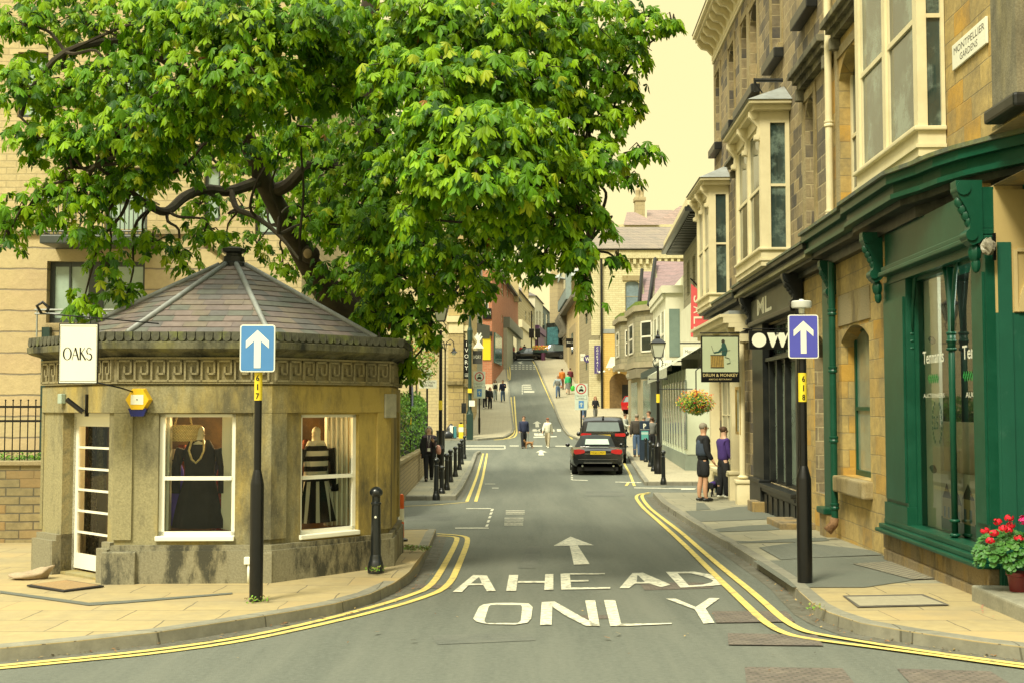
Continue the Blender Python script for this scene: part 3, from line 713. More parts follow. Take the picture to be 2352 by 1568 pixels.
rf.lathe([(R0 / C8 - .01, Z0 - .012), (R1_ / C8, Z1_ - .012)], 8, rot=KROT + R(22.5), mi=3)
rf.build('roof', SL, kiosk)
for i in range(8):
    an = KROT + R(22.5) + R(45) * i; c = Vector((math.cos(an), math.sin(an), 0)); h = MB()
    h.tube([c * (R0 / C8 + .02) + Vector((0, 0, Z0 + .01)), c * (R1_ / C8) + Vector((0, 0, Z1_ + .02))], .034, 7); h.build('hip_flashing', LEAD, kiosk, smooth=True)
fm = MB(); fm.lathe([(.2, 3.84), (.19, 3.90), (.15, 3.92), (.14, 3.99), (.11, 4.0), (.105, 4.03), (.16, 4.05), (.17, 4.09), (.08, 4.12), (.0, 4.13)], 8); fm.build('finial', BLACKP, kiosk)
# windows with clear glass, timber panelled reveal on the right
VWH = mat('kiosk_window_paint', (.80, .79, .66), .4, var=.03)
for fr, op in ((fB, opB), (fC, opC)):
    a, b, c, d = op; M_ = localM(fr); mb = MB(); y = .06
    for (x0, x1, z0, z1) in ((a, a + .06, c, d), (b - .05, b, c, d), (a, b, c, c + .10), (a, b, d - .035, d)): mb.box(x0, x1, y, y + .07, z0, z1)
    zm = c + (d - c) * .49; mb.box(a + .06, b - .05, y - .012, y + .05, zm - .022, zm + .022)
    mb.bev(a - .02, b, y - .10, y + .0, c - .0, c + .055, .01)
    # shutter-box panelling inside on the right and left
    for k in range(5): mb.box(b - .05 - .035 * (k + 1), b - .05 - .035 * k - .006, y + .08 + k * .05, y + .13 + k * .05, c + .1, d - .03)
    mb.box(a + .06, a + .09, y + .08, y + .2, c + .1, d - .03)
    t_ = MB(); addM(t_, mb, M_); wo = t_.build('window', VWH, kiosk)
    q = MB(); q.add([(a + .06, y + .03, c + .1), (b - .05, y + .03, c + .1), (b - .05, y + .03, d - .03), (a + .06, y + .03, d - .03)], [(0, 1, 2, 3)]); t_ = MB(); addM(t_, q, M_); t_.build('pane', CLEAR, wo)
# door, set back between the piers: white frame, seven panes
M_ = localM(fA); dy = .17; a, b = fA.U(166, dy), fA.U(262, dy); zt = opA[3]
mb = MB(); mb.box(opA[0], a + .03, dy - .03, dy + .12, 0, zt); mb.box(a + .03, b, dy - .02, dy + .1, zt - .05, zt)
t_ = MB(); addM(t_, mb, M_); t_.build('door_frame', VWH, kiosk)
da = a + .05
mb = MB(); mb.box(da, da + .13, dy, dy + .045, .06, zt - .05); mb.box(da + .13, b, dy, dy + .045, .06, .24); mb.box(da + .13, b, dy, dy + .045, zt - .16, zt - .05); mb.box(b - .08, b, dy, dy + .045, .24, zt - .16)
nb = 5; z0, z1 = .24, zt - .16
for k in range(1, nb + 1):
    z = z0 + (z1 - z0) * k / (nb + 1); mb.box(da + .13, b - .08, dy + .004, dy + .04, z - .013, z + .013)
t_ = MB(); addM(t_, mb, M_); do = t_.build('door', VWH, kiosk)
q = MB(); q.add([(da + .13, dy + .02, z0), (b - .08, dy + .02, z0), (b - .08, dy + .02, z1), (da + .13, dy + .02, z1)], [(0, 1, 2, 3)]); t_ = MB(); addM(t_, q, M_); t_.build('pane', CLEAR, do)
h_ = MB(); h_.bev(da - .012, da + .002, dy - .012, dy + .03, 1.3, 1.4, .003); h_.bev(da - .012, da + .002, dy - .012, dy + .03, .9, 1.0, .003); h_.bev(da - .012, da + .002, dy - .012, dy + .03, .3, .42, .003); t_ = MB(); addM(t_, h_, M_); t_.build('hinge', BLACKM, do)
# room inside
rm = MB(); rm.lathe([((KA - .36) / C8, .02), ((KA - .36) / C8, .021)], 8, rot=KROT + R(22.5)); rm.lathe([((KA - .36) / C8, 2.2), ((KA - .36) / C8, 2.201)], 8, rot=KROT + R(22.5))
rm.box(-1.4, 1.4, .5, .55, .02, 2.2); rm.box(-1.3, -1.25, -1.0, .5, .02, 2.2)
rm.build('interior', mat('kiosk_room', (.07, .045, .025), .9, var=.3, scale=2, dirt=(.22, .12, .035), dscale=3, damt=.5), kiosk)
lm = bpy.data.lights.new('indoor_light', 'POINT'); lm.energy = 70; lm.color = (1, .62, .25); lm.shadow_soft_size = .15
lo = bpy.data.objects.new('ceiling_lamp_light', lm); COL.objects.link(lo); lo.location = KC + Vector((.35, -1.0, 2.05))
bb = MB(); bb.ball((0, 0, 0), .05); 
em, en_, ep = nodes_mat('lamp_glow'); ep.inputs['Emission Color'].default_value = (1, .7, .3, 1); ep.inputs['Emission Strength'].default_value = 6
for i, (dx, dy_, lb) in enumerate(((.1, -.9, 'small warm ceiling lamp glowing behind the left kiosk window'), (1.15, -.45, 'small warm ceiling lamp glowing behind the striped dress'))):
    o = MB().ball((0, 0, 0), .04).build('ceiling_lamp', em); o.location = KC + Vector((dx, dy_, 2.12)); tag(o, lb, 'lamp')
# goods on show
def garment(name, fr, px, ztop, zbot, sw, hem, mtl, label, depth, cat='dress', sleeves=True, stripes=None, arms=None):
    """hanging garment: gathered cloth body with sleeves, on the window plane + depth"""
    u = fr.U(px, depth); P = fr.W(u, depth, 0); o = empty(name, (P.x, P.y, 0), fr.a, label, cat)
    mb = MB(); n = 26; lv = 16; V = []; F = []
    for j in range(lv + 1):
        t = j / lv; z = ztop + (zbot - ztop) * t
        wd = sw * (.45 + 2.2 * t) if t < .1 else (sw * .67 + .02 * math.sin(t * 9)) if t < .45 else sw * .67 + (hem - sw * .67) * (t - .45) / .55
        for k in range(n):
            an = 2 * math.pi * k / n; fold = 1 + (.10 * math.sin(an * 7 + 1.3 * j * .2) if t > .4 else .02 * math.sin(an * 5))
            V.append((wd / 2 * math.cos(an) * fold, wd * .26 * math.sin(an) * fold, z))
    for j in range(lv):
        for k in range(n):
            mi = 0
            if stripes: mi = (1 if (j % 2 == 0) else 0) if j < 8 else (1 if k % 3 == 0 else 0)
            F.append(((j * n + k, (j + 1) * n + k, (j + 1) * n + (k + 1) % n, j * n + (k + 1) % n), mi))
    nb_ = len(mb.v); mb.v += V
    for f, mi in F: mb.f.append(list(f)); mb.m.append(mi)
    mb.build('cloth', [mtl] + ([stripes] if stripes else []), o, smooth=True)
    if sleeves:
        for sg in (-1, 1):
            s_ = MB(); s_.tube([(sg * sw * .42, 0, ztop - .1), (sg * sw * .52, .01, ztop - .3), (sg * sw * .56, 0, ztop - .62 if arms is None else ztop - arms)], [.06, .055, .07], 10); s_.build('sleeve', mtl, o, smooth=True)
    if name == 'blouse': return o
    nk = MB(); nk.lathe([(.10, ztop - .05), (.055, ztop + .0), (.05, ztop + .06), (.06, ztop + .07)], 12); nk.ball((0, 0, ztop + .1), (.055, .055, .07)); nk.build('neck_form', mat('mannequin_cream', (.62, .57, .42), .5), o, smooth=True)
    return o
DK = mat('charcoal_cloth', (.028, .025, .022), .95, var=.4); BK = mat('black_cloth', (.01, .01, .012), .9); STR = mat('white_stripe_cloth', (.55, .54, .46), .9)
d1 = garment('dress', fB, 460, 1.62, .60, .52, .60, DK, 'long charcoal dress with bead necklace on a stand behind the left kiosk window', .38)
nm = MB(); nm.tube([(-.07, -.10, 1.62), (-.09, -.15, 1.5), (-.05, -.18, 1.4), (0, -.19, 1.36), (.05, -.18, 1.41), (.08, -.15, 1.5), (.07, -.1, 1.62)], .014, 6); nm.build('necklace', mat('beads', (.5, .42, .2), .4, var=.5, scale=30), d1, smooth=True)
d2 = garment('dress', fC, 727, 1.60, .62, .5, .55, BK, 'black and white striped dress behind the right kiosk window', .30, stripes=STR)
garment('hanging_coat', fC, 762, 1.55, .70, .4, .4, mat('grey_knit', (.09, .10, .09), .9, var=.6, scale=40), 'dark knitted coat hanging beside the striped dress', .55, 'coat')
garment('blouse', fB, 408, 1.35, .62, .22, .26, mat('violet_cloth', (.12, .07, .5), .8, var=.3), 'violet top hanging on the rail behind the left kiosk window', .42, 'top', sleeves=False)
garment('blouse', fB, 392, 1.33, .62, .2, .26, mat('print_cloth', (.4, .42, .4), .8, var=.9, scale=18, dirt=(.03, .05, .12), dscale=14, damt=.9), 'blue and white patterned top on the rail beside the violet one', .45, 'top', sleeves=False)
garment('blouse', fB, 512, 1.30, .55, .18, .22, mat('red_print_cloth', (.35, .03, .02), .8, var=.5, dirt=(.5, .45, .4), dscale=20), 'red and white patterned top at the right side of the left kiosk window', .6, 'top', sleeves=False)
CL = [('russet', (.16, .04, .02)), ('sage', (.12, .15, .09)), ('cream', (.5, .45, .3)), ('ink', (.02, .03, .07)), ('rose', (.3, .08, .09)), ('charcoal', (.04, .04, .04))]
for k, (fr_, px_, dp, ci, zt_) in enumerate(((fB, 398, .8, 2, 1.5), (fB, 420, .9, 0, 1.55), (fB, 500, .85, 3, 1.5), (fB, 520, .7, 4, 1.4), (fC, 704, .75, 0, 1.6), (fC, 748, .7, 1, 1.5), (fC, 776, .8, 5, 1.45), (fA, 196, .6, 0, 1.8), (fA, 232, .7, 1, 1.8))):
    w_ = 'left kiosk window' if fr_ is fB else 'right kiosk window' if fr_ is fC else 'kiosk door'
    garment('blouse', fr_, px_, zt_, zt_ - .85, .2, .25, mat('cloth_' + CL[ci][0], CL[ci][1], .85, var=.4, scale=18, dirt=tuple(min(.6, c * 3) for c in CL[ci][1]), dscale=20, damt=.6), '%s garment hanging at the back of the rail behind the %s' % (CL[ci][0], w_), dp, 'garment', sleeves=False)
garment('scarf_stand', fA, 214, 1.85, .12, .26, .3, mat('floral_cloth', (.06, .05, .045), .8, var=.4, dirt=(.5, .45, .3), dscale=16, damt=.9, dlo=.52, dhi=.58), 'dark floral scarves hanging behind the kiosk door', .75, 'scarves', sleeves=False)
u = fB.U(424, .35); P = fB.W(u, .35, 0); bag = empty('straw_bag', (P.x, P.y, 0), fB.a, 'woven straw handbag high up behind the left kiosk window', 'bag')
STRAW = brick('straw', (.85, .68, .33), (.75, .58, .25), (.3, .22, .08), bw=.03, bh=.016, ms=.003)
zb0 = fB.Z(424, 1012, .35); zb1 = fB.Z(424, 975, .35)
mb = MB(); mb.lathe([(.15, zb0), (.19, zb1 - .01), (.2, zb1)], 14, sy=.5); mb.build('basket', STRAW, bag)
mb = MB(); mb.tube([(-.1, -.05, zb1 - .02), (-.08, -.05, zb1 + .09), (0, -.05, zb1 + .15), (.08, -.05, zb1 + .09), (.1, -.05, zb1 - .02)], .012, 6); mb.build('handle', STRAW, bag, smooth=True)
o = MB().tube([fB.W(.1, .42, 1.38), fB.W(1.2, .42, 1.38)], .012, 6).build('clothes_rail', BLACKM); tag(o, 'black clothes rail inside the left kiosk window', 'rail')
# ---- things fixed to the kiosk
def place_px(fr, px, py, off): u, z = fr.hit(px, py, off); return fr.W(u, off, z)
# OAKS board: hangs out from the door corner on an iron arm
sgn = empty('hanging_sign', at(181, 812, 13.35), R(6), 'white OAKS hanging shop sign over the kiosk door', 'sign')
mb = MB(); s_ = 13.35 / FPX; wS, hS = 88 * s_, 138 * s_
mb.bev(-wS / 2, wS / 2, -.02, .02, -hS / 2, hS / 2, .004, mi=0); mb.box(-wS / 2 + .012, wS / 2 - .012, -.0235, -.02, -hS / 2 + .012, hS / 2 - .012, mi=1)
for (x0, x1, z0, z1) in ((-.92, .92, .9, .915), (-.92, .92, -.915, -.9), (-.92, -.905, -.9, .9), (.905, .92, -.9, .9)):
    mb.box(x0 * wS / 2, x1 * wS / 2, -.0245, -.0235, z0 * hS / 2, z1 * hS / 2, mi=2)
def ribbon(pts, ws):
    for (p, q), w_ in zip(zip(pts, pts[1:]), ws):
        p, q = Vector(p), Vector(q); d_ = (q - p); n_ = Vector((-d_.y, d_.x)).normalized() * w_ / 2
        e_ = d_.normalized() * w_ * .15
        mb.add([(a.x, -.0252, a.y) for a in (p - n_ - e_, q - n_ + e_, q + n_ + e_, p + n_ - e_)], [(0, 1, 2, 3)], 2)
lh = .132; lw = .30 / 4; x0 = -.158; thick, thin = .016, .006
def arc(cx, cz, rx, rz, a0, a1, n, wfun):
    P = [(cx + rx * math.cos(a0 + (a1 - a0) * k / n), cz + rz * math.sin(a0 + (a1 - a0) * k / n)) for k in range(n + 1)]
    ribbon(P, [wfun((a0 + (a1 - a0) * (k + .5) / n)) for k in range(n)])
zb_ = -lh / 2
arc(x0 + .042, 0, .040, lh / 2, 0, 2 * math.pi, 28, lambda a: thin + (thick - thin) * abs(math.cos(a)) ** 1.5)
xa = x0 + .092; ribbon([(xa, zb_), (xa + .034, lh / 2)], [thin]); ribbon([(xa + .034, lh / 2), (xa + .070, zb_)], [thick]); ribbon([(xa + .014, -.018), (xa + .055, -.018)], [thin])
xk = xa + .088; ribbon([(xk, zb_), (xk, lh / 2)], [thick]); ribbon([(xk, -.005), (xk + .048, lh / 2)], [thin]); ribbon([(xk + .012, .008), (xk + .056, zb_)], [thick])
xs_ = xk + .092; arc(xs_, lh * .24, .024, lh * .26, R(20), R(250), 14, lambda a: .007 + .006 * (math.sin(a) < .3)); arc(xs_ + .002, -lh * .25, .027, lh * .26, R(85), R(-160), 14, lambda a: .008 + .006 * (math.cos(a) > .2))
mb.build('sign_panel', [BLACKM, SIGNW, BLACKM], sgn)
mb = MB(); mb.tube([(-.42, .05, .44), (-.2, .02, .42), (.2, .2, .40), (.75, .55, .37)], .008, 6); mb.tube([(-.1, 0, .42), (-.1, 0, hS / 2)], .006, 5); mb.tube([(.12, 0, .41), (.12, 0, hS / 2)], .006, 5); mb.tube([(.18, 0, -hS / 2 + .02), (.4, .3, -hS / 2 - .04), (.52, .5, -.42)], .009, 6)
mb.tube([(-.42, .05, .44), (-.46, .02, .52), (-.40, .02, .56), (-.33, .02, .5), (-.36, .02, .45)], .018, 6)
mb.build('bracket', BLACKM, sgn, smooth=True)
# alarm box
p = place_px(fB, 320, 917, -.03); al = empty('alarm_box', (p.x, p.y, p.z), fB.a, 'yellow hexagonal burglar alarm box on the kiosk wall', 'alarm box')
YEL = mat('alarm_yellow', (.72, .45, .015), .4, var=.05); r = .152
mb = MB(); H6 = [(r * math.cos(R(60 * k)), 0, r * .97 * math.sin(R(60 * k))) for k in range(6)]; H5 = [(x * .86, -.09, z * .86) for x, _, z in H6]
mb.add(H6 + H5, [tuple(range(6)), tuple(range(6, 12))[::-1]] + [(k, 6 + k, 6 + (k + 1) % 6, (k + 1) % 6) for k in range(6)]); mb.build('casing', YEL, al)
mb = MB(); mb.box(-.07, .07, -.094, -.09, -.055, .055); mb.build('label_plate', SIGNW, al); mb = MB(); mb.ball((0, -.095, 0), .008); mb.build('stud', BLACKM, al)
mb = MB(); mb.poly([(-.105, -.01, -.1), (.105, -.01, -.1), (.07, -.01, -.19), (-.07, -.01, -.19)], (0, -.07, 0)); mb.build('strobe', mat('strobe_blue', (.01, .015, .12), .2), al)
p = place_px(fA, 190, 930, -.06); o = empty('security_camera', (p.x, p.y, p.z), fA.a, 'small black security camera above the kiosk door', 'camera')
mb = MB(); mb.tube([(-.08, -.16, .07), (.05, -.02, -.08)], .03, 10); mb.build('body', BLACKM, o, smooth='auto'); mb = MB(); mb.box(.05, .075, -.0, .04, -.13, .13); mb.build('mount', BLACKM, o)
p = place_px(fA, 147, 915, -.03); o = MB().bev(-.05, .05, -.06, 0, -.06, .06, .01).build('junction_box', mat('grey_green_plastic', (.32, .40, .33), .5)); o.location = p; o.rotation_euler.z = fA.a; tag(o, 'pale green junction box on the kiosk pier beside the camera', 'junction box')
p = place_px(fB, 568, 1290, -.1); o = empty('meter_cover', (p.x, p.y, p.z), fB.a, 'white plastic socket with pipe low on the kiosk wall', 'socket')
MB().bev(-.03, .05, -.05, .02, -.02, .06, .006).build('box', SIGNW, o); MB().tube([(.02, -.02, -.02), (.02, -.02, -.24)], .016, 8).build('pipe', SIGNW, o, smooth=True)
p = place_px(fC, 897, 935, -.05); o = MB().bev(-.09, .09, -.015, .02, -.13, .17, .01).build('wall_plaque', mat('plaque_stone', (.30, .29, .2), .8, dirt=(.1, .1, .07), dscale=6)); o.location = p; o.rotation_euler.z = fC.a; tag(o, 'grey weathered plaque at the right end of the kiosk wall', 'plaque')
p = place_px(fC, 897, 1165, -.055); 
# doormat and sandbag
dm = MB(); dm.bev(-.36, .36, -.25, .25, 0, .02, .008, mi=0); dm.box(-.32, .32, -.21, .21, .02, .024, mi=1)
o = dm.build('doormat', [mat('rubber', (.02, .018, .016), .8), mat('coir', (.30, .20, .09), .95, var=.3, scale=60, bump_=.5)]); p = gp(150, 1347, KH); o.location = (p.x, p.y, p.z + .003); o.rotation_euler.z = fA.a + R(6); tag(o, 'coir doormat with dark rubber edge in front of the kiosk door', 'doormat')
mb = MB(); mb.ball((0, 0, .035), (.24, .13, .05), 22, 12); mb.v = [(x, y, z + max(0, x) * .42 * (z > 0)) for x, y, z in mb.v]
for v_i, v in enumerate(mb.v): mb.v[v_i] = (v[0] * (1 + .12 * math.sin(v[1] * 40)), v[1] + .02 * math.sin(v[0] * 30), max(0, v[2] + .012 * math.sin(v[0] * 25 + v[1] * 31)))
o = mb.build('sandbag', mat('hessian', (.33, .26, .17), .95, var=.2, scale=30), smooth=True); p = gp(72, 1328, KH); o.location = p; o.rotation_euler.z = R(20); tag(o, 'pale sandbag slumped on the pavement left of the kiosk door', 'sandbag')
# ================================================================ RIGHT TERRACE (x_wall = 4.62 + .03 Y)
def XW(Y): return 4.62 + .03 * Y
RA = math.atan2(-1, -.03)
f1 = Fr(XW(12.6), 12.6, 0, RA)
def UY(Y): return -(Y - 12.6) * math.sqrt(1 + .0009)
ASH_Y = brick('yellow_ashlar', (.47, .34, .115), (.37, .275, .11), (.26, .21, .10), bw=.52, bh=.27, ms=.008, stain=(.14, .12, .07), samt=.65, blk=(.52, .29, .035), sscale=.9, var=.3, slo=.46, shi=.62)
ASH_D = brick('dark_ashlar', (.30, .235, .125), (.085, .075, .06), (.36, .30, .17), bw=.46, bh=.24, ms=.014, stain=(.34, .26, .12), samt=.5, sscale=.7, var=.4, blk=(.06, .055, .05))
STJ = stone3('dressed_stone', (.30, .25, .14), (.36, .26, .08), (.08, .075, .055), so=1.5, sd=1.5, ad=.7)
PLN = stone3('shop_plinth_stone', (.24, .19, .11), (.34, .22, .05), (.05, .05, .04), so=1.6, sd=2, ad=.85)
GRN = mat('shop_green_paint', (.004, .058, .030), .38, var=.12, scale=2, bump_=.04, spec=.3, dirt=(.015, .10, .06), dscale=2.5, damt=.4)
GRN2 = mat('porch_green_paint', (.01, .085, .05), .5, var=.1, bump_=.05, dirt=(.07, .17, .12), dscale=5, damt=.3, dlo=.6, dhi=.7)
DRK = mat('fascia_black_green', (.010, .014, .011), .45, var=.4, dirt=(.09, .10, .07), dscale=3, damt=.5)
CRM = mat('window_cream_paint', (.66, .59, .37), .5, var=.05, dirt=(.45, .38, .2), dscale=2.2, damt=.3)
GPANE = mat('sash_glass', (.03, .05, .045), .04, var=.5, scale=1.3, bump_=.03, spec=1, dirt=(.22, .30, .25), dscale=.9, damt=.6, dlo=.5, dhi=.6)  # dirt argument paints pale mottled reflections and net curtains into the glass
NET = mat('net_curtain', (.48, .50, .40), .9, var=.1)
MOSSL = mat('mossy_lead', (.10, .115, .085), .8, var=.5, scale=12, bump_=.5, dirt=(.17, .19, .05), dscale=4, damt=.7)
def shell(mb, fr, u0, u1, z0, z1, ops, depth=9, d=.25, mi=0, back=True):
    wall(mb, u0, u1, z0, z1, ops, d=d, mi=mi)
    if back:
        mb.add([(u0, 0, z0), (u0, depth, z0), (u0, depth, z1), (u0, 0, z1)], [(3, 2, 1, 0)], mi); mb.add([(u1, 0, z0), (u1, depth, z0), (u1, depth, z1), (u1, 0, z1)], [(0, 1, 2, 3)], mi)
        mb.add([(u0, depth, z0), (u1, depth, z0), (u1, depth, z1), (u0, depth, z1)], [(3, 2, 1, 0)], mi)
def building(name, fr, label, cat='building', group=None):
    return empty(name, fr.o, fr.a, label, cat, group)
def console(mb, u, zt, h=.62, dep=.38, w_=.2, y0=0):
    """carved S-scroll bracket, seen from the side as a proper scroll"""
    P = [(0, 0), (-dep, 0), (-dep * 1.0, -.06), (-dep * .92, -h * .22), (-dep * .62, -h * .42), (-dep * .45, -h * .6), (-dep * .5, -h * .74), (-dep * .62, -h * .8), (-dep * .6, -h * .93), (-dep * .4, -h * 1.0), (-dep * .15, -h * .96), (0, -h * .9)]
    mb.poly([(u - w_ / 2, y0 + y, zt + z) for y, z in P], (w_, 0, 0))
    mb.tube([(u - w_ * .62, y0 - dep * .45, zt - h * .84), (u + w_ * .62, y0 - dep * .45, zt - h * .84)], .062, 12); mb.tube([(u - w_ * .6, y0 - dep * .72, zt - h * .12), (u + w_ * .6, y0 - dep * .72, zt - h * .12)], .075, 12)
    mb.ball((u, y0 - .06, zt - h * 1.1), (w_ * .4, .07, .11), 8, 6); mb.ball((u, y0 - .05, zt - h * 1.28), (w_ * .25, .05, .09), 8, 6)
    for k in range(4): mb.ball((u, y0 - dep * (.75 - .12 * k), zt - h * (.32 + .1 * k)), (w_ * .32, .06, .07), 7, 5)
def oriel(parent, fr, u0, u1, z0, z1, pr, hood=True, nf=2, rail=.52, name='bay_window'):
    """timber bay: corner posts, sashes front and on the near cheek, sill, eaves, hipped lead roof with console brackets"""
    mb = MB(); t = .09
    mb.box(u0, u1, -pr, -.01, z0, z0 + .12); mb.box(u0, u1, -pr, -.01, z1 - .32, z1)
    for u in (u0, u1 - .16): mb.box(u, u + .16, -pr + .001, -pr + min(.14, pr * .3), z0 + .12, z1 - .32)
    mb.box(u0 + .002, u1 - .002, -pr + .005, -.01, z0 + .12, z0 + .34)
    cm0 = min(.20, pr * .34); cm1 = min(.11, pr * .16); mb.box(u1 - .075, u1 - .001, -pr + .03, -pr + cm0, z0 + .34, z1 - .32); mb.box(u1 - .075, u1 - .001, -cm1, -.01, z0 + .34, z1 - .32)
    mb.box(u0 + .001, u0 + .06, -pr + .14, -.01, z0 + .34, z1 - .32)
    for k in range(1, nf):
        u = u0 + .16 + (u1 - u0 - .32) * k / nf; mb.box(u - .07, u + .07, -pr + .003, -pr + .12, z0 + .34, z1 - .32)
    mb.bev(u0 - .04, u1 + .04, -pr - .05, -.01, z0 + .3, z0 + .35, .012)
    mb.box(u0 - .02, u1 + .02, -pr - .03, -.01, z0 + .1, z0 + .14)
    o = mb.build(name, CRM, parent)
    wid = (u1 - u0 - .32) / nf
    for k in range(nf):
        a = u0 + .16 + wid * k + (.07 if k else 0); b = u0 + .16 + wid * (k + 1) - (.07 if k < nf - 1 else 0); c, d = z0 + .35, z1 - .32; zm = c + (d - c) * rail
        s_ = MB()
        s_.box(a, b, -pr + .03, -pr + .07, zm - .03, zm + .035); s_.box(a, a + .045, -pr + .035, -pr + .075, c, d); s_.box(b - .045, b, -pr + .035, -pr + .075, c, d); s_.box(a + .045, b - .045, -pr + .04, -pr + .075, c, c + .07); s_.box(a + .045, b - .045, -pr + .04, -pr + .075, d - .05, d)
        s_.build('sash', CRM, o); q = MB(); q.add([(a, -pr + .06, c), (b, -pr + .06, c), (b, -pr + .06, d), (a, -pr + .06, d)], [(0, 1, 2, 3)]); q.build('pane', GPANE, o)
    c, d = z0 + .35, z1 - .32; zm = c + (d - c) * rail; y0_, y1_ = -pr + cm0, -cm1
    s_ = MB(); s_.box(u1 - .05, u1 - .01, y0_, y1_, zm - .025, zm + .025); s_.build('sash', CRM, o)
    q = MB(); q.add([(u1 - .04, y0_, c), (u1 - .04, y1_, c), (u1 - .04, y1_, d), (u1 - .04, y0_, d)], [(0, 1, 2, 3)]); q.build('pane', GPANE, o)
    if hood:
        e_ = MB(); E = .24
        e_.bev(u0 - E, u1 + E, -pr - E, 0, z1, z1 + .07, .02); e_.box(u0 - E * .6, u1 + E * .6, -pr - E * .6, 0, z1 - .1, z1 - .001); e_.build('eaves', CRM, parent)
        r_ = MB(); z = z1 + .072; r_.add([(u0 - E - .03, -pr - E - .03, z), (u1 + E + .03, -pr - E - .03, z), (u1 + E + .03, 0, z), (u0 - E - .03, 0, z), (u0 + .5, -.02, z + .42), (u1 - .42, -.02, z + .42)], [(0, 1, 5, 4), (1, 2, 5), (0, 4, 3), (0, 3, 2, 1)]); r_.build('bay_roof', LEAD, parent)
        for k in range(nf + 1):
            u = u0 + .08 + (u1 - u0 - .16) * k / nf; c_ = MB()
            P = [(0, 0), (-.2, 0), (-.2, -.1), (-.12, -.2), (-.04, -.3), (-.05, -.42), (-.11, -.46), (-.1, -.54), (-.0, -.56)]
            c_.poly([(u - .06, -pr + y, z1 - .1 + z_) for y, z_ in P], (.12, 0, 0)); c_.tube([(u - .075, -pr - .1, z1 - .2), (u + .075, -pr - .1, z1 - .2)], .06, 10); c_.tube([(u - .07, -pr - .05, z1 - .6), (u + .07, -pr - .05, z1 - .6)], .045, 10)
            c_.build('scroll_bracket', CRM, parent)
    return o
def hoodmould(mb, u0, u1, z0, z1, pr=.28, mi=0):
    h = z1 - z0
    mb.bev(u0 - .05, u1 + .05, -pr, 0, z1 - h * .3, z1, .015, mi); mb.box(u0, u1, -pr * .72, 0, z1 - h * .55, z1 - h * .3 - .001, mi); mb.box(u0 + .04, u1 - .04, -pr * .45, 0, z0 + h * .15, z1 - h * .55 - .001, mi)
    for u in (u0 + .06, u1 - .18): mb.bev(u, u + .12, -pr * .6, 0, z0 - h * .35, z0 + h * .2, .02, mi)
def cornice_run(mb, path, lay, mi=0):
    """lay: list of (proj, z0, z1); path: list of (u, yoff) outer reference at proj 0"""
    for pr, z0, z1, m_ in lay:
        V = []; F = []
        for u, y in path: V += [(u, y - pr, z0), (u, y - pr, z1), (u, y + .02 if y > -.01 else y + .3, z1), (u, y + .02 if y > -.01 else y + .3, z0)]
        for i in range(len(path) - 1):
            for k in range(4): F.append((4 * i + k, 4 * i + 4 + k, 4 * i + 4 + (k + 1) % 4, 4 * i + (k + 1) % 4))
        n = 4 * (len(path) - 1); F += [(3, 2, 1, 0), (n, n + 1, n + 2, n + 3)]
        mb.add(V, F, m_)
ZT = 12.3
# ---------------------------------------------------------------- corner building with the green shopfront
A_ = building('corner_shop_building', f1, 'tall yellow stone building with dark green shopfront and cream bay window at the right edge', 'building')
aw = f1.rect(1934, 745, 1998, 1101); aw = (aw[0], aw[1], f1.Z(1998, 1103), f1.Z(1965, 745), .22)
uE = UY(19.9)
shw = (f1.U(2084, -.1), f1.U(2236, -.1), .5, 3.62)
b1 = (UY(16.8), UY(13.97), 4.9, 9.2)
ar1 = (f1.U(1938), f1.U(1990), f1.Z(1976, 470), f1.Z(1955, 103), .35)
porch = (.05, 1.5, -.3, 4.298)
w2 = [(UY(19.2), UY(18.0), 9.3, 11.2, .3), (UY(16.9), UY(15.9), 9.6, 11.2, .3), (UY(15.1), UY(14.1), 9.6, 11.2, .3)]
mb = MB(); shell(mb, f1, uE, 2.0, -.3, ZT, [aw, (shw[0], shw[1], .42, 3.62), ar1, porch, (UY(13.1), 1.5, 4.3, 4.84), (b1[0] + .1, b1[1] - .1, 5.1, 8.9)] + w2, d=.3); mb.build('wall', ASH_Y, A_)
# window with green frame, thick stone sill
window(A_, (aw[0], aw[1], aw[2], aw[3]), .2, GRN, glass_dark('pale_pane', (.20, .24, .18), .1), fw=.07, railz=f1.Z(1985, 938))
s_ = MB(); s_.bev(aw[0] - .05, aw[1] + .1, -.16, .05, aw[2] - .26, aw[2] - .01, .03); s_.build('stone_sill', STJ, A_)
q = MB(); q.bev(aw[0] - .12, aw[1] + .12, -.02, .0, aw[3] + .03, aw[3] + .5, .004); q.build('lintel_stone', STJ, A_)
# stone margins of the arched first floor window
def margins(parent, op, mtl=STJ, w_=.16, pr=.03):
    a, b, c, d = op[:4]; m_ = MB(); m_.box(a - w_, a - .002, -pr, 0, c, d); m_.box(b + .002, b + w_, -pr, 0, c, d); m_.box(a - w_, b + w_, -pr, 0, d + .002, d + w_); m_.bev(a - w_ - .03, b + w_ + .03, -.11, 0, c - .14, c - .002, .02); m_.build('window_surround', mtl, parent)
for op in [ar1] + w2:
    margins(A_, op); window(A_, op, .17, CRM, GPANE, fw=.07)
h_ = MB(); hm = (f1.U(1900, -.25), f1.U(1975, -.25), f1.Z(1925, 66, -.2), f1.Z(1925, 12, -.2)); hoodmould(h_, *hm); h_.build('hood_mould', stone3('sooty_stone', (.16, .15, .10), (.22, .20, .10), (.02, .022, .018), sd=2, ad=.9, dlo=.42, dhi=.6), A_)
oriel(A_, f1, *b1, .33, hood=True, nf=2, rail=.36)
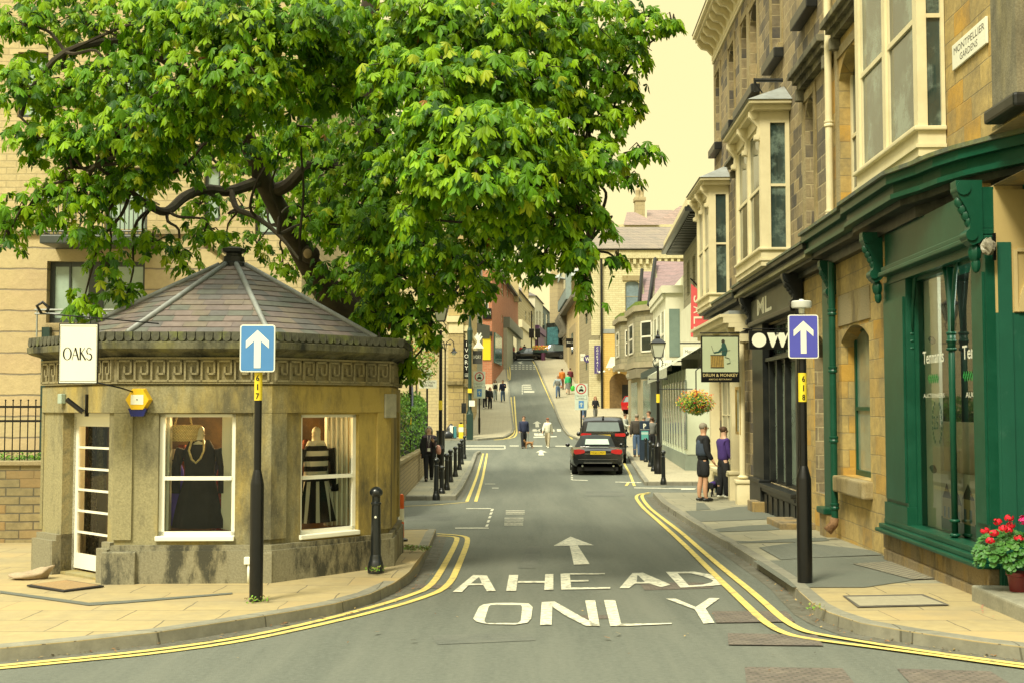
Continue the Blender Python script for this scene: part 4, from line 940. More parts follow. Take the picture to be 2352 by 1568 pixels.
# front cheek window of the bay looks almost along the wall; corner pier and its black base
p_ = MB(); p_.box(.4, 1.05, -.12, 0, 5.0, ZT - .6); p_.build('corner_pier', stone3('pier_stone', (.22, .20, .13), (.30, .25, .1), (.09, .085, .06)), A_)
p_ = MB(); p_.bev(.33, 1.15, -.19, 0, 4.86, 5.0, .03); p_.build('pier_base', BLACKP, A_)
# plinth of the shopfront, sill and pilasters
p_ = MB(); p_.bev(f1.U(2020, -.16), .02, -.14, 0, -.2, .12, .02); p_.bev(f1.U(2022, -.12), .0, -.11, 0, .12, .345, .012); p_.build('plinth', PLN, A_)
uL = f1.U(2012, -.2)
p_ = MB(); p_.bev(uL - .02, .04, -.24, 0, .35, .40, .018); p_.bev(uL, .02, -.19, 0, .402, .46, .012); p_.bev(uL + .05, .0, -.13, .2, .462, .53, .012); p_.build('shop_sill', GRN, A_)
p_ = MB(); a, b = f1.U(2034, -.1), f1.U(2084, -.1)
p_.box(a, b, -.10, 0, .53, 3.66); p_.box(a + .06, b - .06, -.125, -.10, .8, 3.4); p_.box(a - .01, b + .02, -.13, 0, .531, .75)
p_.build('pilaster', GRN, A_); p_ = MB(); p_.box(f1.U(2236, -.1), .05, -.10, 0, .53, 3.66); p_.box(f1.U(2240, -.1) + .04, .0, -.122, -.10, .8, 3.4); p_.build('pilaster', GRN, A_)
for px in (2096, 2188):
    u = f1.U(px, -.02); c_ = MB(); zc = f1.Z(px, 783, -.02)
    c_.tube([(u, -.02, .53), (u, -.02, 3.6)], .036, 10)
    for z in (.56, .72, zc - .09, zc, zc + .09): c_.lathe([(.03, -.02), (.055, -.015), (.06, 0), (.055, .015), (.03, .02)], 12, (u, -.02, z))
    c_.lathe([(.045, -.09), (.05, .09)], 12, (u, -.02, zc)); c_.build('column', GRN, A_, smooth=True)
    for sg in (-1, 1):    # pointed arch ribs
        c_ = MB(); c_.tube([(u + sg * .03, -.015, zc + .1), (u + sg * .06, -.015, zc + .4), (u + sg * .16, -.015, zc + .75), (u + sg * .36, -.015, zc + 1.05)], .024, 6); c_.build('arch_rib', GRN, A_, smooth=True)
p_ = MB(); p_.box(shw[0] - .01, shw[0] + .035, .0, .32, .53, 3.62); p_.build('window_jamb', GRN, A_); p_ = MB(); p_.box(shw[0], shw[1], .0, .32, 3.58, 3.63); p_.build('window_head', GRN, A_)
g_ = MB(); g_.add([(shw[0], .05, .5), (shw[1], .05, .5), (shw[1], .05, 3.62), (shw[0], .05, 3.62)], [(0, 1, 2, 3)])
pn = g_.build('shop_window', glass_clear('shop_glass', (.86, .92, .88), .10), A_)
ul = f1.U(2123, .045)
l_ = MB(); zt = f1.Z(2145, 833, .045); text(l_, 'Tennants', f1.U(2122, .045), zt, .155, f1.U(2170, .045) - f1.U(2122, .045), depth=.044, mi=0, bold=.01); text(l_, 'Tennants', f1.U(2213, .045), zt, .155, .95, depth=.044, mi=0, bold=.01)
text(l_, 'AUCTIONEERS', f1.U(2122, .045), f1.Z(2150, 912, .045), .05, f1.U(2170, .045) - f1.U(2122, .045), depth=.044, mi=0); text(l_, 'AUCTIONEERS', f1.U(2219, .045), f1.Z(2219, 912, .045), .06, .95, depth=.044, mi=0)
text(l_, '25', f1.U(2144, .045), f1.Z(2150, 985, .045), .16, .17, depth=.044, mi=1)
for px_, py_ in ((2143, 783), (2146, 1078)):
    u, z = f1.hit(px_, py_, .1); MB().tube([(u - .05, .09, z + .03), (u + .03, .09, z - .01)], .035, 8).build('spotlight', LEAD, A_)
for i_, uu in enumerate((-1.2, -.2)):
    ld = bpy.data.lights.new('indoor_light', 'POINT'); ld.energy = 14; ld.color = (.95, 1, .85); ld.shadow_soft_size = .2; lo = bpy.data.objects.new('shop_fill_light', ld); COL.objects.link(lo); lo.location = f1.W(uu - .2, .09 if 0 else .75, 3.2)  # unseen fill lights added to brighten the boards, apart from the spotlight fixtures
for sg in (-1, 1):
    for k in range(9):
        an = R(-60 + k * 15); u = f1.U(2152, .045) + sg * (.18 * math.cos(an)); z = f1.Z(2152, 970, .045) + .26 * math.sin(an); l_.ball((u, .044, z), (.02, .001, .028), 6, 4, mi=1)
for u0 in (f1.U(2145, .045), f1.U(2228, .045)):
    for k in range(16):
        l_.ball((u0 + (k - 7.5) * .025, .043, f1.Z(2150, 868, .045) + .035 * math.sin(k * 2.1)), (.016, .001, .028), 6, 4, mi=2)
l_.build('lettering', [SIGNW, mat('dark_green_ink', (.01, .06, .03), .5), mat('leaf_green_ink', (.02, .25, .05), .5)], pn)
# shop room with pale boards, a display cabinet and a poster of a house
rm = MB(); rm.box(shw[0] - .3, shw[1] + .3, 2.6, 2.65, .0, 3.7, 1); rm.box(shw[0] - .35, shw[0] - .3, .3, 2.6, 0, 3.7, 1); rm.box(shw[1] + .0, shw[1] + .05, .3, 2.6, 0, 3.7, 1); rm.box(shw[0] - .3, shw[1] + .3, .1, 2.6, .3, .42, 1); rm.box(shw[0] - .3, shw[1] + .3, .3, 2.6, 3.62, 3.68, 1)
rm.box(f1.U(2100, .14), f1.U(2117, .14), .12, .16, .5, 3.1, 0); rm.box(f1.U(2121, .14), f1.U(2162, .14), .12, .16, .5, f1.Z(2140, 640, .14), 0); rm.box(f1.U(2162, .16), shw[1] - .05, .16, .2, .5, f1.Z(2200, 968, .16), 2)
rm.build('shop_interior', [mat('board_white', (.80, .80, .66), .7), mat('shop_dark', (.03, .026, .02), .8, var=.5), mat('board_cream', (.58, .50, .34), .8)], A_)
pc = MB(); pa, pb = f1.U(2158, .08), f1.U(2236, .08); z0, z1 = .55, f1.Z(2200, 1085, .08) 
pc.box(pa, pb, .08, .09, z0, z1, 0); pc.box(pa, pb, .078, .08, z0, z0 + .16, 1)
for x0, x1, h0, h1 in ((.05, .32, .2, .55), (.35, .62, .2, .48), (.64, .98, .2, .6)):
    A2, B2 = pa + (pb - pa) * x0, pa + (pb - pa) * x1; ZA, ZB = z0 + (z1 - z0) * h0, z0 + (z1 - z0) * h1
    pc.box(A2, B2, .076, .08, ZA, ZB, 2); pc.poly([(A2, .0765, ZB), (B2, .0765, ZB), ((A2 + B2) / 2, .0765, ZB + (z1 - z0) * .25)], (0, .003, 0), 3)
    for k in range(2): pc.box(A2 + (B2 - A2) * (.15 + .45 * k), A2 + (B2 - A2) * (.35 + .45 * k), .0745, .0765, ZA + .02, ZA + (ZB - ZA) * .6, 4)
o = pc.build('house_poster', [mat('poster_sky', (.55, .55, .45), .6), mat('poster_green', (.02, .14, .08), .6), mat('poster_stone', (.42, .36, .2), .7), mat('poster_roof', (.07, .06, .05), .7), mat('poster_window', (.12, .18, .22), .6)])
o.matrix_world = f1.M(); tag(o, 'poster of cream houses with a green foot in the green shop window', 'poster')
# fascia, consoles and cornice
p_ = MB(); ua, ub = f1.U(2010, -.3), .05
p_.box(ua, ub, -.12, 0, 3.62, 3.72); p_.bev(ua, ub, -.24, 0, 3.722, 3.78, .015); p_.bev(ua, ub, -.20, 0, 3.782, 3.85, .015); p_.box(ua, ub, -.14, 0, 3.85, 4.28); p_.build('fascia', GRN, A_)
for u in (f1.U(2016, -.2), -.02):
    c_ = MB(); console(c_, u, 4.35, .68, .27, .17, -.12); c_.build('console_bracket', GRN, A_, smooth='auto')
uC = f1.U(1893, -.2); c_ = MB(); console(c_, uC, 4.35, .6, .26, .16, 0); c_.build('console_bracket', GRN, A_, smooth='auto')
def upx(x, y, z=4.84):
    Y = (z - HC) * FPX / (935 - y); X = (x - CX) / FPX * Y; v = Vector((X, Y, 0)) - Vector((f1.o.x, f1.o.y, 0)); return v.dot(f1.u), v.dot(f1.n)
path = [(uE, 0), (UY(17.2), 0)] + [(UY(16.9), -.07), (UY(14.6), -.07)] + [(q[0], q[1] + .52) for q in (upx(2100, 366), upx(2140, 348), upx(2200, 328), upx(2280, 307), upx(2352, 290), upx(2480, 262))]
mb = MB(); cornice_run(mb, path, [(.12, 4.28, 4.42, 1), (.30, 4.421, 4.50, 1), (.42, 4.502, 4.56, 0), (.38, 4.562, 4.68, 0), (.47, 4.682, 4.79, 0), (.52, 4.792, 4.84, 2)]); mb.build('shop_cornice', [GRN, DRK, MOSSL], A_)
# green downpipe with pilaster and pedestal between the shops
p_ = MB(); a, b = f1.U(1893, -.06), f1.U(1907, -.06); p_.box(a, b, -.07, 0, .35, 4.28); p_.bev(a - .06, b + .05, -.2, 0, .28, .38, .02); p_.build('pilaster', GRN, A_)
p_ = MB(); p_.box(a - .03, b + .03, -.15, 0, -.3, .28); p_.build('pedestal', PLN, A_)
# porch
M_ = f1.M()
p_ = MB(); p_.box(-.045, .06, -.004, 1.5, -.2, 2.97, 0); p_.box(-.045, .06, -.004, 1.5, 2.972, 4.25, 1); p_.box(-.3, .06, .31, 1.5, 4.252, 4.85, 0); p_.box(.05, 1.5, 1.5, 1.55, -.2, 4.85, 0); p_.box(.05, 1.5, .0, 1.5, 4.855, 4.9, 0); p_.box(.05, .075, .02, .16, .1, 3.7, 0)
p_.build('porch_wall', [GRN2, mat('ochre_render', (.44, .33, .13), .8, var=.06)], A_)
p_ = MB()
for k in range(14):
    a0, a1 = R(180 - k * 8), R(180 - (k + 1) * 8); P = []
    for rr, aa in ((.62, a0), (.62, a1), (.54, a1), (.54, a0)): P.append((.06, .22 + .62 + rr * math.cos(aa), 2.98 + rr * math.sin(aa)))
    p_.poly(P, (.03, 0, 0))
p_.box(.06, .08, .18, .22, 2.98, 3.62); p_.box(.06, .08, .22, 1.5, 3.60, 3.64); p_.build('arch_moulding', mat('pale_ochre', (.50, .39, .18), .8), A_)
st = MB(); st.bev(.02, 1.6, -.3, 1.5, -.15, .19, .02); st.build('porch_step', mat('concrete_step', (.27, .26, .19), .9, var=.2, scale=30, dirt=(.14, .14, .1), dscale=3), A_)
# street name plate
np_ = MB(); a, b, c, d = f1.rect(2186, 85, 2265, 105, -.03); c = f1.Z(2186, 165, -.03); d = f1.Z(2186, 107, -.03)
np_.bev(a, b, -.03, -.005, c, d, .005, 0); text(np_, 'MONTPELLIER', a + .06 * (b - a), c + (d - c) * .56, (d - c) * .28, (b - a) * .9, depth=-.031, mi=1); text(np_, 'GARDENS', a + .24 * (b - a), c + (d - c) * .17, (d - c) * .27, (b - a) * .52, depth=-.031, mi=1)
o = np_.build('street_name_sign', [SIGNW, BLACKM]); o.matrix_world = M_; tag(o, 'white street name sign MONTPELLIER GARDENS high on the corner stone wall', 'sign')
# wrapped floodlight on a black bracket
p = Vector((5.0 + .3, 12.5, 3.55)); o = empty('wrapped_lamp', at(2275, 567, 12.45), 0, 'lamp wrapped in crumpled plastic on a black bracket beside the porch arch', 'lamp')
mb = MB(); mb.box(.03, .055, -.01, .03, -.14, .14); mb.build('bracket', BLACKM, o)
mb = MB(); mb.ball((-.03, -.03, -.0), (.07, .05, .085), 9, 7)
for i, v in enumerate(mb.v): mb.v[i] = (v[0] + .014 * math.sin(i * 2.7), v[1] + .012 * math.cos(i * 1.9), v[2] + .016 * math.sin(i * 4.1))
mb.build('wrapping', mat('crumpled_plastic', (.25, .23, .17), .35, var=.5, scale=25), o)
# downpipes
def pipe(name, fr, u, z0, z1, y, mtl, label, r=.045, shoe=True, collars=(), head=False):
    o = empty(name, fr.W(u, y, 0), fr.a, label, 'downpipe')
    mb = MB(); mb.tube([(0, 0, z0), (0, 0, z1)], r, 12); mb.build('pipe', mtl, o, smooth='auto')
    for z in collars: MB().lathe([(r + .001, -.05), (r + .018, -.045), (r + .018, -.02), (r + .008, 0), (r + .018, .02), (r + .018, .045), (r + .001, .05)], 12, (0, 0, z)).build('collar', mtl, o)
    if shoe: MB().tube([(0, 0, z0 + .05), (0, -.02, z0 - .05), (0, -.12, z0 - .16)], [r + .01, r + .015, r + .02], 10).build('shoe', mat('rusty_iron', (.16, .08, .035), .8, var=.5, scale=25, dirt=(.35, .22, .1), dscale=12), o, smooth=True)
    return o
pipe('downpipe', f1, f1.U(1914, -.12), .22, 4.3, -.12, GRN, 'dark green cast iron downpipe beside the arched window, with a rusty shoe', .055, True, (.45, 1.5, 2.6, 3.5))
pipe('downpipe', f1, f1.U(1904, -.1, 300), 4.9, 12.0, -.1, CRM, 'cream downpipe running up the wall above the green cornice', .06, True, (5.1, 6.55, 9.1))
# geranium pot is in the planting section
# ---------------------------------------------------------------- middle building: black shopfront
B_ = building('black_front_shop_building', f1, 'dark stone building with black shopfront and cream bay window, between green and cream shops', 'building')
uF = UY(27.6); ni = f1.rect(1876, 765, 1903, 1130); ni = (f1.U(1872), f1.U(1900), .55, f1.Z(1888, 770), .3)
bw = (f1.U(1757), f1.U(1830), .45, 2.95); tr = (bw[0], bw[1], 3.02, 3.72)
ar2 = (f1.U(1858), f1.U(1880), f1.Z(1878, 540), f1.Z(1868, 215), .3)
b2 = (UY(26.1), UY(23.05), 4.68, 7.75)
w3 = [(UY(Y + .55), UY(Y - .45), 9.15, 11.0, .3) for Y in (26.9, 24.2, 21.2)]
mb = MB(); shell(mb, f1, uF, uE - .001, -.4, ZT, [ni, bw, tr, ar2, (b2[0] + .1, b2[1] - .1, 4.9, 7.4)] + w3, d=.3); mb.build('wall', ASH_D, B_)
# lower storey faced in yellow stone near the niche
mb = MB(); wall(mb, f1.U(1834), uE - .002, -.3, 4.25, [(ni[0], ni[1], ni[2], ni[3], .3)], y=-.02, d=.02); mb.build('stone_facing', ASH_Y, B_)
window(B_, ni, .2, CRM, glass_dark('pale_pane', (.20, .24, .18), .1), fw=.06)
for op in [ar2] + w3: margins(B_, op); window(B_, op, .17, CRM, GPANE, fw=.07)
SOOT = MATS['sooty_stone']
h_ = MB(); hoodmould(h_, f1.U(1822, -.25), f1.U(1890, -.25), f1.Z(1850, 182, -.2), f1.Z(1850, 128, -.2)); h_.build('hood_mould', SOOT, B_)
for op in w3: MB().bev(op[0] - .2, op[1] + .2, -.2, 0, op[2] - .3, op[2] - .1, .02).build('window_sill', BLACKP, B_)
oriel(B_, f1, *b2, .57, nf=2, rail=.5)
window(B_, tr, .08, BLACKP, GPANE, rail=False, vbars=3, fw=.06, name='transom_light')
window(B_, bw, .03, BLACKP, glass_dark('shop_pane_pale', (.22, .27, .21), .08), rail=False, vbars=0, fw=.07, name='shop_window')
for k in range(1, 4):
    u = bw[0] + (bw[1] - bw[0]) * k / 4; MB().bev(u - .035, u + .035, -.06, .06, .5, 2.95, .01).build('mullion', BLACKP, B_)
p_ = MB(); a, b = f1.U(1733, -.1), f1.U(1757, -.1); uR = f1.U(1834, -.1)
p_.box(a, b, -.14, 0, .3, 3.8); p_.bev(a - .04, b + .04, -.22, 0, -.3, .42, .02); p_.bev(a - .06, b + .06, -.25, 0, .42, .5, .02); p_.box(uR - .16, uR, -.12, 0, .3, 3.8); p_.box(b, uR, -.10, 0, 2.95, 3.02); p_.build('pilaster', BLACKP, B_)
p_ = MB(); p_.bev(b, uR, -.26, 0, .36, .44, .015); p_.bev(b, uR, -.2, 0, .28, .358, .012); p_.box(b, uR, -.14, 0, -.3, .28)
for k in range(6): u = b + (uR - b) * (k + .5) / 6; p_.box(u - .16, u + .16, -.16, -.141, -.2, .22)
p_.build('stall_riser', BLACKP, B_)
p_ = MB(); ua, ub = f1.U(1728, -.15), uR + .05
p_.bev(ua, ub, -.24, 0, 3.74, 3.84, .02); p_.box(ua, ub, -.16, 0, 3.84, 4.3, 1); text(p_, 'ML.', f1.U(1741, -.17), 3.93, .34, 1.7, depth=-.1665, mi=2, bold=.03); p_.build('fascia', [BLACKP, mat('fascia_grey', (.07, .075, .05), .5, var=.2), SIGNW], B_)
for u in (ub + .1, ua - .05): c_ = MB(); console(c_, u, 4.4, .62, .36, .18, -.05); c_.build('console_bracket', BLACKP, B_, smooth='auto')
mb = MB(); cornice_run(mb, [(uF, 0), (uE - .004, 0)], [(.12, 4.3, 4.4, 0), (.30, 4.401, 4.46, 0), (.40, 4.462, 4.52, 3), (.36, 4.522, 4.6, 0), (.45, 4.602, 4.68, 0), (.48, 4.682, 4.72, 2)]); mb.build('shop_cornice', [DRK, DRK, MOSSL, mat('weathered_cream_trim', (.22, .21, .11), .7, var=.4)], B_)
p_ = MB(); p_.bev(f1.U(1798, -.3), f1.U(1832, -.3), -.62, 0, -.3, -.0, .02); p_.bev(f1.U(1725, -.3), f1.U(1738, -.3), -.4, 0, -.4, .05, .02); p_.build('doorstep', PLN, B_)
# projecting OW sign
o = empty('projecting_sign', at(1770, 781, 22.0), 0, 'black projecting sign with white circle and W, behind the right arrow sign', 'sign')
mb = MB(); mb.bev(-.395, .45, -.03, .03, -.165, .165, .006, 0); mb.lathe([(.13, -.001), (.13, 0)], 24, mi=1, M=Matrix.Translation((-.215, -.032, 0)) @ Matrix.Rotation(R(90), 4, 'X'))
for x in (-.07, .105):
    mb.poly([(x, -.031, .13), (x + .13, -.031, .13), (x + .16, -.031, .06), (x + .19, -.031, .13), (x + .215, -.031, .13), (x + .115, -.031, -.13), (x + .085, -.031, -.13)], (0, -.002, 0), 1)
mb.build('sign_panel', [BLACKM, SIGNW], o); MB().tube([(-.5, 0, .2), (.65, 0, .2)], .012, 6).build('bracket', BLACKM, o)
pipe('downpipe', f1, UY(20.3), 4.8, 4.9, -.08, CRM, 'short cream pipe stub above the black cornice', .04, False)
# ---------------------------------------------------------------- far building of the terrace: cream seafood restaurant front
C_ = building('cream_front_shop_building', f1, 'dark stone building with cream restaurant front, cream bay window and bracketed eaves', 'building')
uG = UY(33.6); b3 = (UY(33.45), UY(30.9), 4.55, 7.75)
w4 = [(UY(Y + .5), UY(Y - .4), 9.15, 11.1, .3) for Y in (32.7, 30.2, 28.2)]
cwz = (UY(32.6), UY(29.6), .4, 3.2)
ar3 = (UY(29.6), UY(28.8), 4.8, 6.9, .3)
mb = MB(); shell(mb, f1, uG, uF - .001, -.5, ZT, [cwz, (b3[0] + .1, b3[1] - .1, 4.9, 7.4), ar3] + w4, d=.3); mb.build('wall', ASH_D, C_)
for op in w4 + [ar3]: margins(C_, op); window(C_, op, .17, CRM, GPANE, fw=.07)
h_ = MB(); hoodmould(h_, f1.U(1672, -.25), f1.U(1702, -.25), f1.Z(1686, 384, -.2), f1.Z(1686, 356, -.2)); h_.build('hood_mould', SOOT, C_)
for op in w4: MB().bev(op[0] - .2, op[1] + .2, -.2, 0, op[2] - .3, op[2] - .1, .02).build('window_sill', BLACKP, C_)
oriel(C_, f1, *b3, .52, nf=2, rail=.5)
window(C_, cwz, .0, CRM, glass_dark('sash_glass'), rail=False, vbars=2, hbars=1, fw=.09, name='shop_window')
p_ = MB(); p_.bev(UY(32.8), UY(29.4), -.3, 0, .32, .42, .02); p_.box(UY(32.8), UY(29.4), -.22, 0, .22, .318); p_.box(UY(32.7), UY(29.6), -.2, 0, -.5, .22, 1); p_.build('stall_riser', [CRM, mat('riser_blue_grey', (.06, .08, .08), .6)], C_)
for Y in (33.1, 29.35):
    p_ = MB(); u = UY(Y); p_.box(u - .12, u + .12, -.24, 0, .45, 3.6); p_.bev(u - .17, u + .17, -.3, 0, -.5, .42, .02); p_.bev(u - .2, u + .2, -.33, 0, .4, .48, .02); p_.build('pilaster', CRM, C_)
u = UY(27.9); p_ = MB(); p_.tube([(u, -.2, .4), (u, -.2, 3.5)], .07, 12); p_.bev(u - .15, u + .15, -.35, -.02, -.4, .28, .02); p_.bev(u - .18, u + .18, -.38, 0, .28, .36, .02); p_.lathe([(.08, 0), (.13, .04), (.08, .08)], 12, (u, -.2, .38)); p_.build('column', CRM, C_, smooth='auto')
mb = MB(); cornice_run(mb, [(uG - .05, 0), (UY(27.8), 0)], [(.25, 3.5, 3.72, 0), (.36, 3.722, 3.82, 0), (.5, 3.822, 3.92, 0), (.62, 3.922, 4.05, 0), (.7, 4.052, 4.12, 0), (.5, 4.122, 4.2, 1)])
for Y in (33.0, 30.6, 28.1): console(mb, UY(Y), 3.85, .6, .4, .2, -.1)
mb.build('shop_cornice', [CRM, LEAD], C_)
mb = MB(); cornice_run(mb, [(uG, 0), (uF - .004, 0)], [(.14, 4.25, 4.4, 0), (.34, 4.401, 4.5, 0), (.46, 4.502, 4.6, 0), (.5, 4.602, 4.65, 1)]); mb.build('upper_shop_cornice', [DRK, MOSSL], C_)
# eaves with paired brackets along all three
for par, a, b in ((A_, uE, 2.0), (B_, uF, uE - .004), (C_, uG, uF - .004)):
    mb = MB(); cornice_run(mb, [(a, 0), (b, 0)], [(.04, 11.55, 11.65, 0), (.5, 12.15, 12.25, 0), (.58, 12.252, 12.36, 0), (.05, 11.651, 12.149, 0)]); mb.build('eaves_cornice', CRM, par)
    n = int((b - a) / .62)
    for k in range(n):
        u = a + .2 + k * .62
        if u > 0: continue
        c_ = MB(); P = [(-.05, 0), (-.46, 0), (-.46, -.1), (-.36, -.22), (-.2, -.26), (-.12, -.36), (-.05, -.42)]
        c_.poly([(u - .07, y, 12.15 + z) for y, z in P], (.14, 0, 0)); c_.tube([(u - .08, -.36, 12.03), (u + .08, -.36, 12.03)], .06, 8); c_.build('eaves_bracket', CRM, par)
    r_ = MB(); r_.add([(a, -.6, 12.36), (b, -.6, 12.36), (b, 4.2, 15.2), (a, 4.2, 15.2), (b, 9, 12.36), (a, 9, 12.36)], [(0, 1, 2, 3), (3, 2, 4, 5), (0, 3, 5), (1, 4, 2), (0, 5, 4, 1)]); r_.build('roof', SLATE, par)
# DRUM & MONKEY hanging board
s_ = 27.5 / FPX; o = empty('hanging_sign', at(1654, 824, 27.5), 0, 'hanging restaurant sign with a drummer picture above the DRUM & MONKEY lettering', 'sign')
hw, hh = 44 * s_, 53 * s_
mb = MB(); mb.bev(-hw, hw, -.025, .025, -hh, hh, .006, 0); mb.box(-hw + .03, hw - .03, -.028, -.025, -hh + .23, hh - .03, 1)
text(mb, 'DRUM & MONKEY', 0, -hh + .125, .07, 2 * hw - .08, depth=-.0275, mi=2, center=True, bold=.01); text(mb, 'SEAFOOD RESTAURANT', 0, -hh + .05, .035, hw * 1.2, depth=-.0275, mi=2, center=True)
mb.lathe([(.145, -.15), (.15, -.14), (.15, .0), (.15, .10), (.152, .12)], 18, (-.07, -.03, -.04), mi=3, sy=.02)
mb.lathe([(.155, -.01), (.155, .01)], 18, (-.07, -.032, .085), mi=4, sy=.02); mb.lathe([(.152, -.01), (.152, .01)], 18, (-.07, -.032, -.19), mi=4, sy=.02)
for k in range(5): x = -.2 + k * .055; mb.tube([(x, -.034, -.17), (x + .028, -.034, .07)], .003, 4, mi=4)
mb.tube([(.08, -.032, .08), (.1, -.032, .2), (.075, -.032, .32), (.07, -.032, .38)], [.05, .065, .05, .02], 8, mi=5, sq=.05); mb.ball((.065, -.033, .395), (.04, .002, .045), 10, 6, mi=4); mb.tube([(.07, -.034, .27), (-.04, -.034, .16), (-.15, -.034, .14)], [.03, .02, .014], 6, mi=5, sq=.1)
mb.tube([(-.15, -.034, .14), (-.2, -.034, .3)], .004, 4, mi=4); mb.tube([(-.02, -.034, .16), (.22, -.034, .2)], .004, 4, mi=4); mb.tube([(.1, -.033, .05), (.2, -.033, .02), (.22, -.033, -.08), (.14, -.033, -.1)], .012, 6, mi=5, sq=.2)
mb.build('sign_panel', [BLACKM, mat('sign_sage', (.42, .47, .30), .6, var=.05), mat('sign_gold', (.55, .45, .2), .5), mat('drum_gold', (.30, .20, .05), .5, var=.3, scale=20), mat('sign_dark', (.04, .035, .02), .6), mat('coat_teal', (.02, .07, .055), .6)], o)
MB().tube([(-hw - .02, 0, hh + .06), (1.1, 0, hh + .06)], .015, 6).build('bracket', BLACKM, o); MB().poly([(1.1, 0, hh + .06), (.45, 0, hh + .08), (1.1, 0, hh + .36)], (0, .02, 0)).build('bracket_plate', BLACKM, o)
# menu case on the restaurant front
o = empty('menu_case', at(1700, 942, 28.2), RA, 'tall glazed menu case in a gold frame on the cream restaurant front', 'menu case')
mb = MB(); mb.box(-.35, .35, -.06, .0, -.55, -.48); mb.box(-.35, .35, -.06, 0, .48, .55); mb.box(-.35, -.28, -.06, 0, -.48, .48); mb.box(.28, .35, -.06, 0, -.48, .48); mb.build('frame', mat('brass', (.5, .33, .08), .35, metal=.6), o); MB().box(-.28, .28, -.03, 0, -.48, .48).build('menu_sheet', mat('menu_paper', (.5, .5, .38), .8, dirt=(.1, .1, .08), dscale=14), o)
# hanging iron sign arm over bay two
o = MB().tube([(0, 0, 0), (.55, 0, .0)], .04, 6).tube([(0, 0, .04), (0, 0, -.22)], .02, 6).tube([(.0, 0, -.02), (.15, 0, -.25)], .015, 6).build('iron_arm', BLACKP); o.location = at(1733, 185, 23.4); tag(o, 'old iron sign arm on the wall above the nearer cream bay roof', 'bracket')
# ================================================================ OTHER BUILDINGS
def fpx(xa, Ya, xb, Yb, z=0):
    """wall frame between two pixel columns at given depths (left to right as seen)"""
    a, b = at(xa, 935, Ya), at(xb, 935, Yb); f = Fr(a.x, a.y, z, math.atan2(b.y - a.y, b.x - a.x)); f.len = math.hypot(b.x - a.x, b.y - a.y); return f
def face(parent, fr, z0, z1, mtl, wins=(), wm=None, pm=None, d=.15, depth=7, u0=0, u1=None, sill=.1, rail=True, back=True, hb=0, vb=0, name='wall', fw=.07, raw=False, shape=None):
    """wall sheet of one face; windows given as pixel rectangles (left, top, right, bottom[, rise])"""
    u1 = fr.len if u1 is None else u1; ops = []
    for w_ in wins:
        r = w_[:4] if raw else fr.rect(*w_[:4]); ops.append(tuple(r) + tuple(w_[4:5]))
    mb = MB(); shell(mb, fr, u0, u1, z0, z1, ops, depth=depth, d=d, back=back)
    L_ = Matrix.Translation(-parent.location) @ fr.M() if parent else fr.M()
    if parent and abs(parent.rotation_euler.z) > 0: L_ = Matrix.Rotation(-parent.rotation_euler.z, 4, 'Z') @ Matrix.Translation(-parent.location) @ fr.M()
    o = mb.build(name, mtl, parent); o.matrix_local = L_
    for op in ops:
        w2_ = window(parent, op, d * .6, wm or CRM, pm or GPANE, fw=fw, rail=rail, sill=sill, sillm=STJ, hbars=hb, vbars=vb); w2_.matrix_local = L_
    return o, L_
def add_part(parent, L_, mb, name, mtl, smooth=False):
    o = mb.build(name, mtl, parent, smooth=smooth); o.matrix_local = L_; return o
def slab(fr, mb, u0, u1, z0, z1, pr, b=.0, mi=None): mb.box(u0, u1, -pr, -.001, z0, z1, mi)
def bld(name, x, Y, label, cat='building'):
    p = at(x, 935, Y); return empty(name, (p.x, p.y, 0), 0, label, cat)
BRK_C = brick('cream_brick', (.50, .41, .215), (.44, .36, .185), (.36, .30, .16), bw=.45, bh=.15, ms=.012, var=.2, stain=(.33, .25, .12), samt=.5)
ASH_P = brick('pink_ashlar', (.47, .385, .20), (.49, .37, .195), (.20, .17, .11), bw=60, bh=.46, ms=.02, var=.12, stain=(.38, .27, .17), samt=.5, bstr=.8)
DGRN = mat('dark_green_metal', (.02, .045, .035), .4)
GREYF = mat('grey_window_frame', (.05, .06, .055), .4)
# ---------------------------------------------------------------- apartment block behind the kiosk
ap = bld('apartment_building', -300, 27, 'cream stone apartment block with grey window frames behind the tree and kiosk')
fa = fpx(-300, 27, 690, 27)
PBL = mat('pale_blind_glass', (.30, .40, .33), .15, var=.25, scale=2, spec=.7)
o, La = face(ap, fa, -.3, 16, BRK_C, [(240, 385, 336, 538), (468, 378, 506, 508), (586, 380, 640, 540), (240, 120, 336, 300), (468, 120, 506, 270), (586, 120, 640, 300), (590, 660, 660, 720), (40, 120, 110, 270)], wm=GREYF, pm=PBL, d=.2, depth=10)
mb = MB(); fl = fpx(-300, 27, 690, 27); gr = fl.rect(107, 600, 332, 742, -.35); ops = [gr]
zt = fl.Z(300, 540, -.35); u433 = fl.U(433, -.35); u560 = fl.U(560, -.35)
wall(mb, 0, u433, -.3, zt, ops, y=-.35, d=.3)
mb.poly([(u433, -.35, -.3), (u560, -.35, -.3), (u560, -.35, fl.Z(560, 628, -.35)), (u433, -.35, zt)], (0, .35, 0)); mb.box(0, u433, -.35, 0, zt - .001, zt)
add_part(ap, La, mb, 'ashlar_base', ASH_P)
mb = MB(); mb.bev(0, u433 + .02, -.43, 0, zt, zt + .12, .015); mb.tube([(u433, -.4, zt + .06), (u560, -.4, fl.Z(560, 628, -.35) + .06)], .07, 4); add_part(ap, La, mb, 'coping', STJ)
w_ = window(ap, gr, -.15, GREYF, PBL, rail=False, vbars=0, fw=.1); w_.matrix_local = La
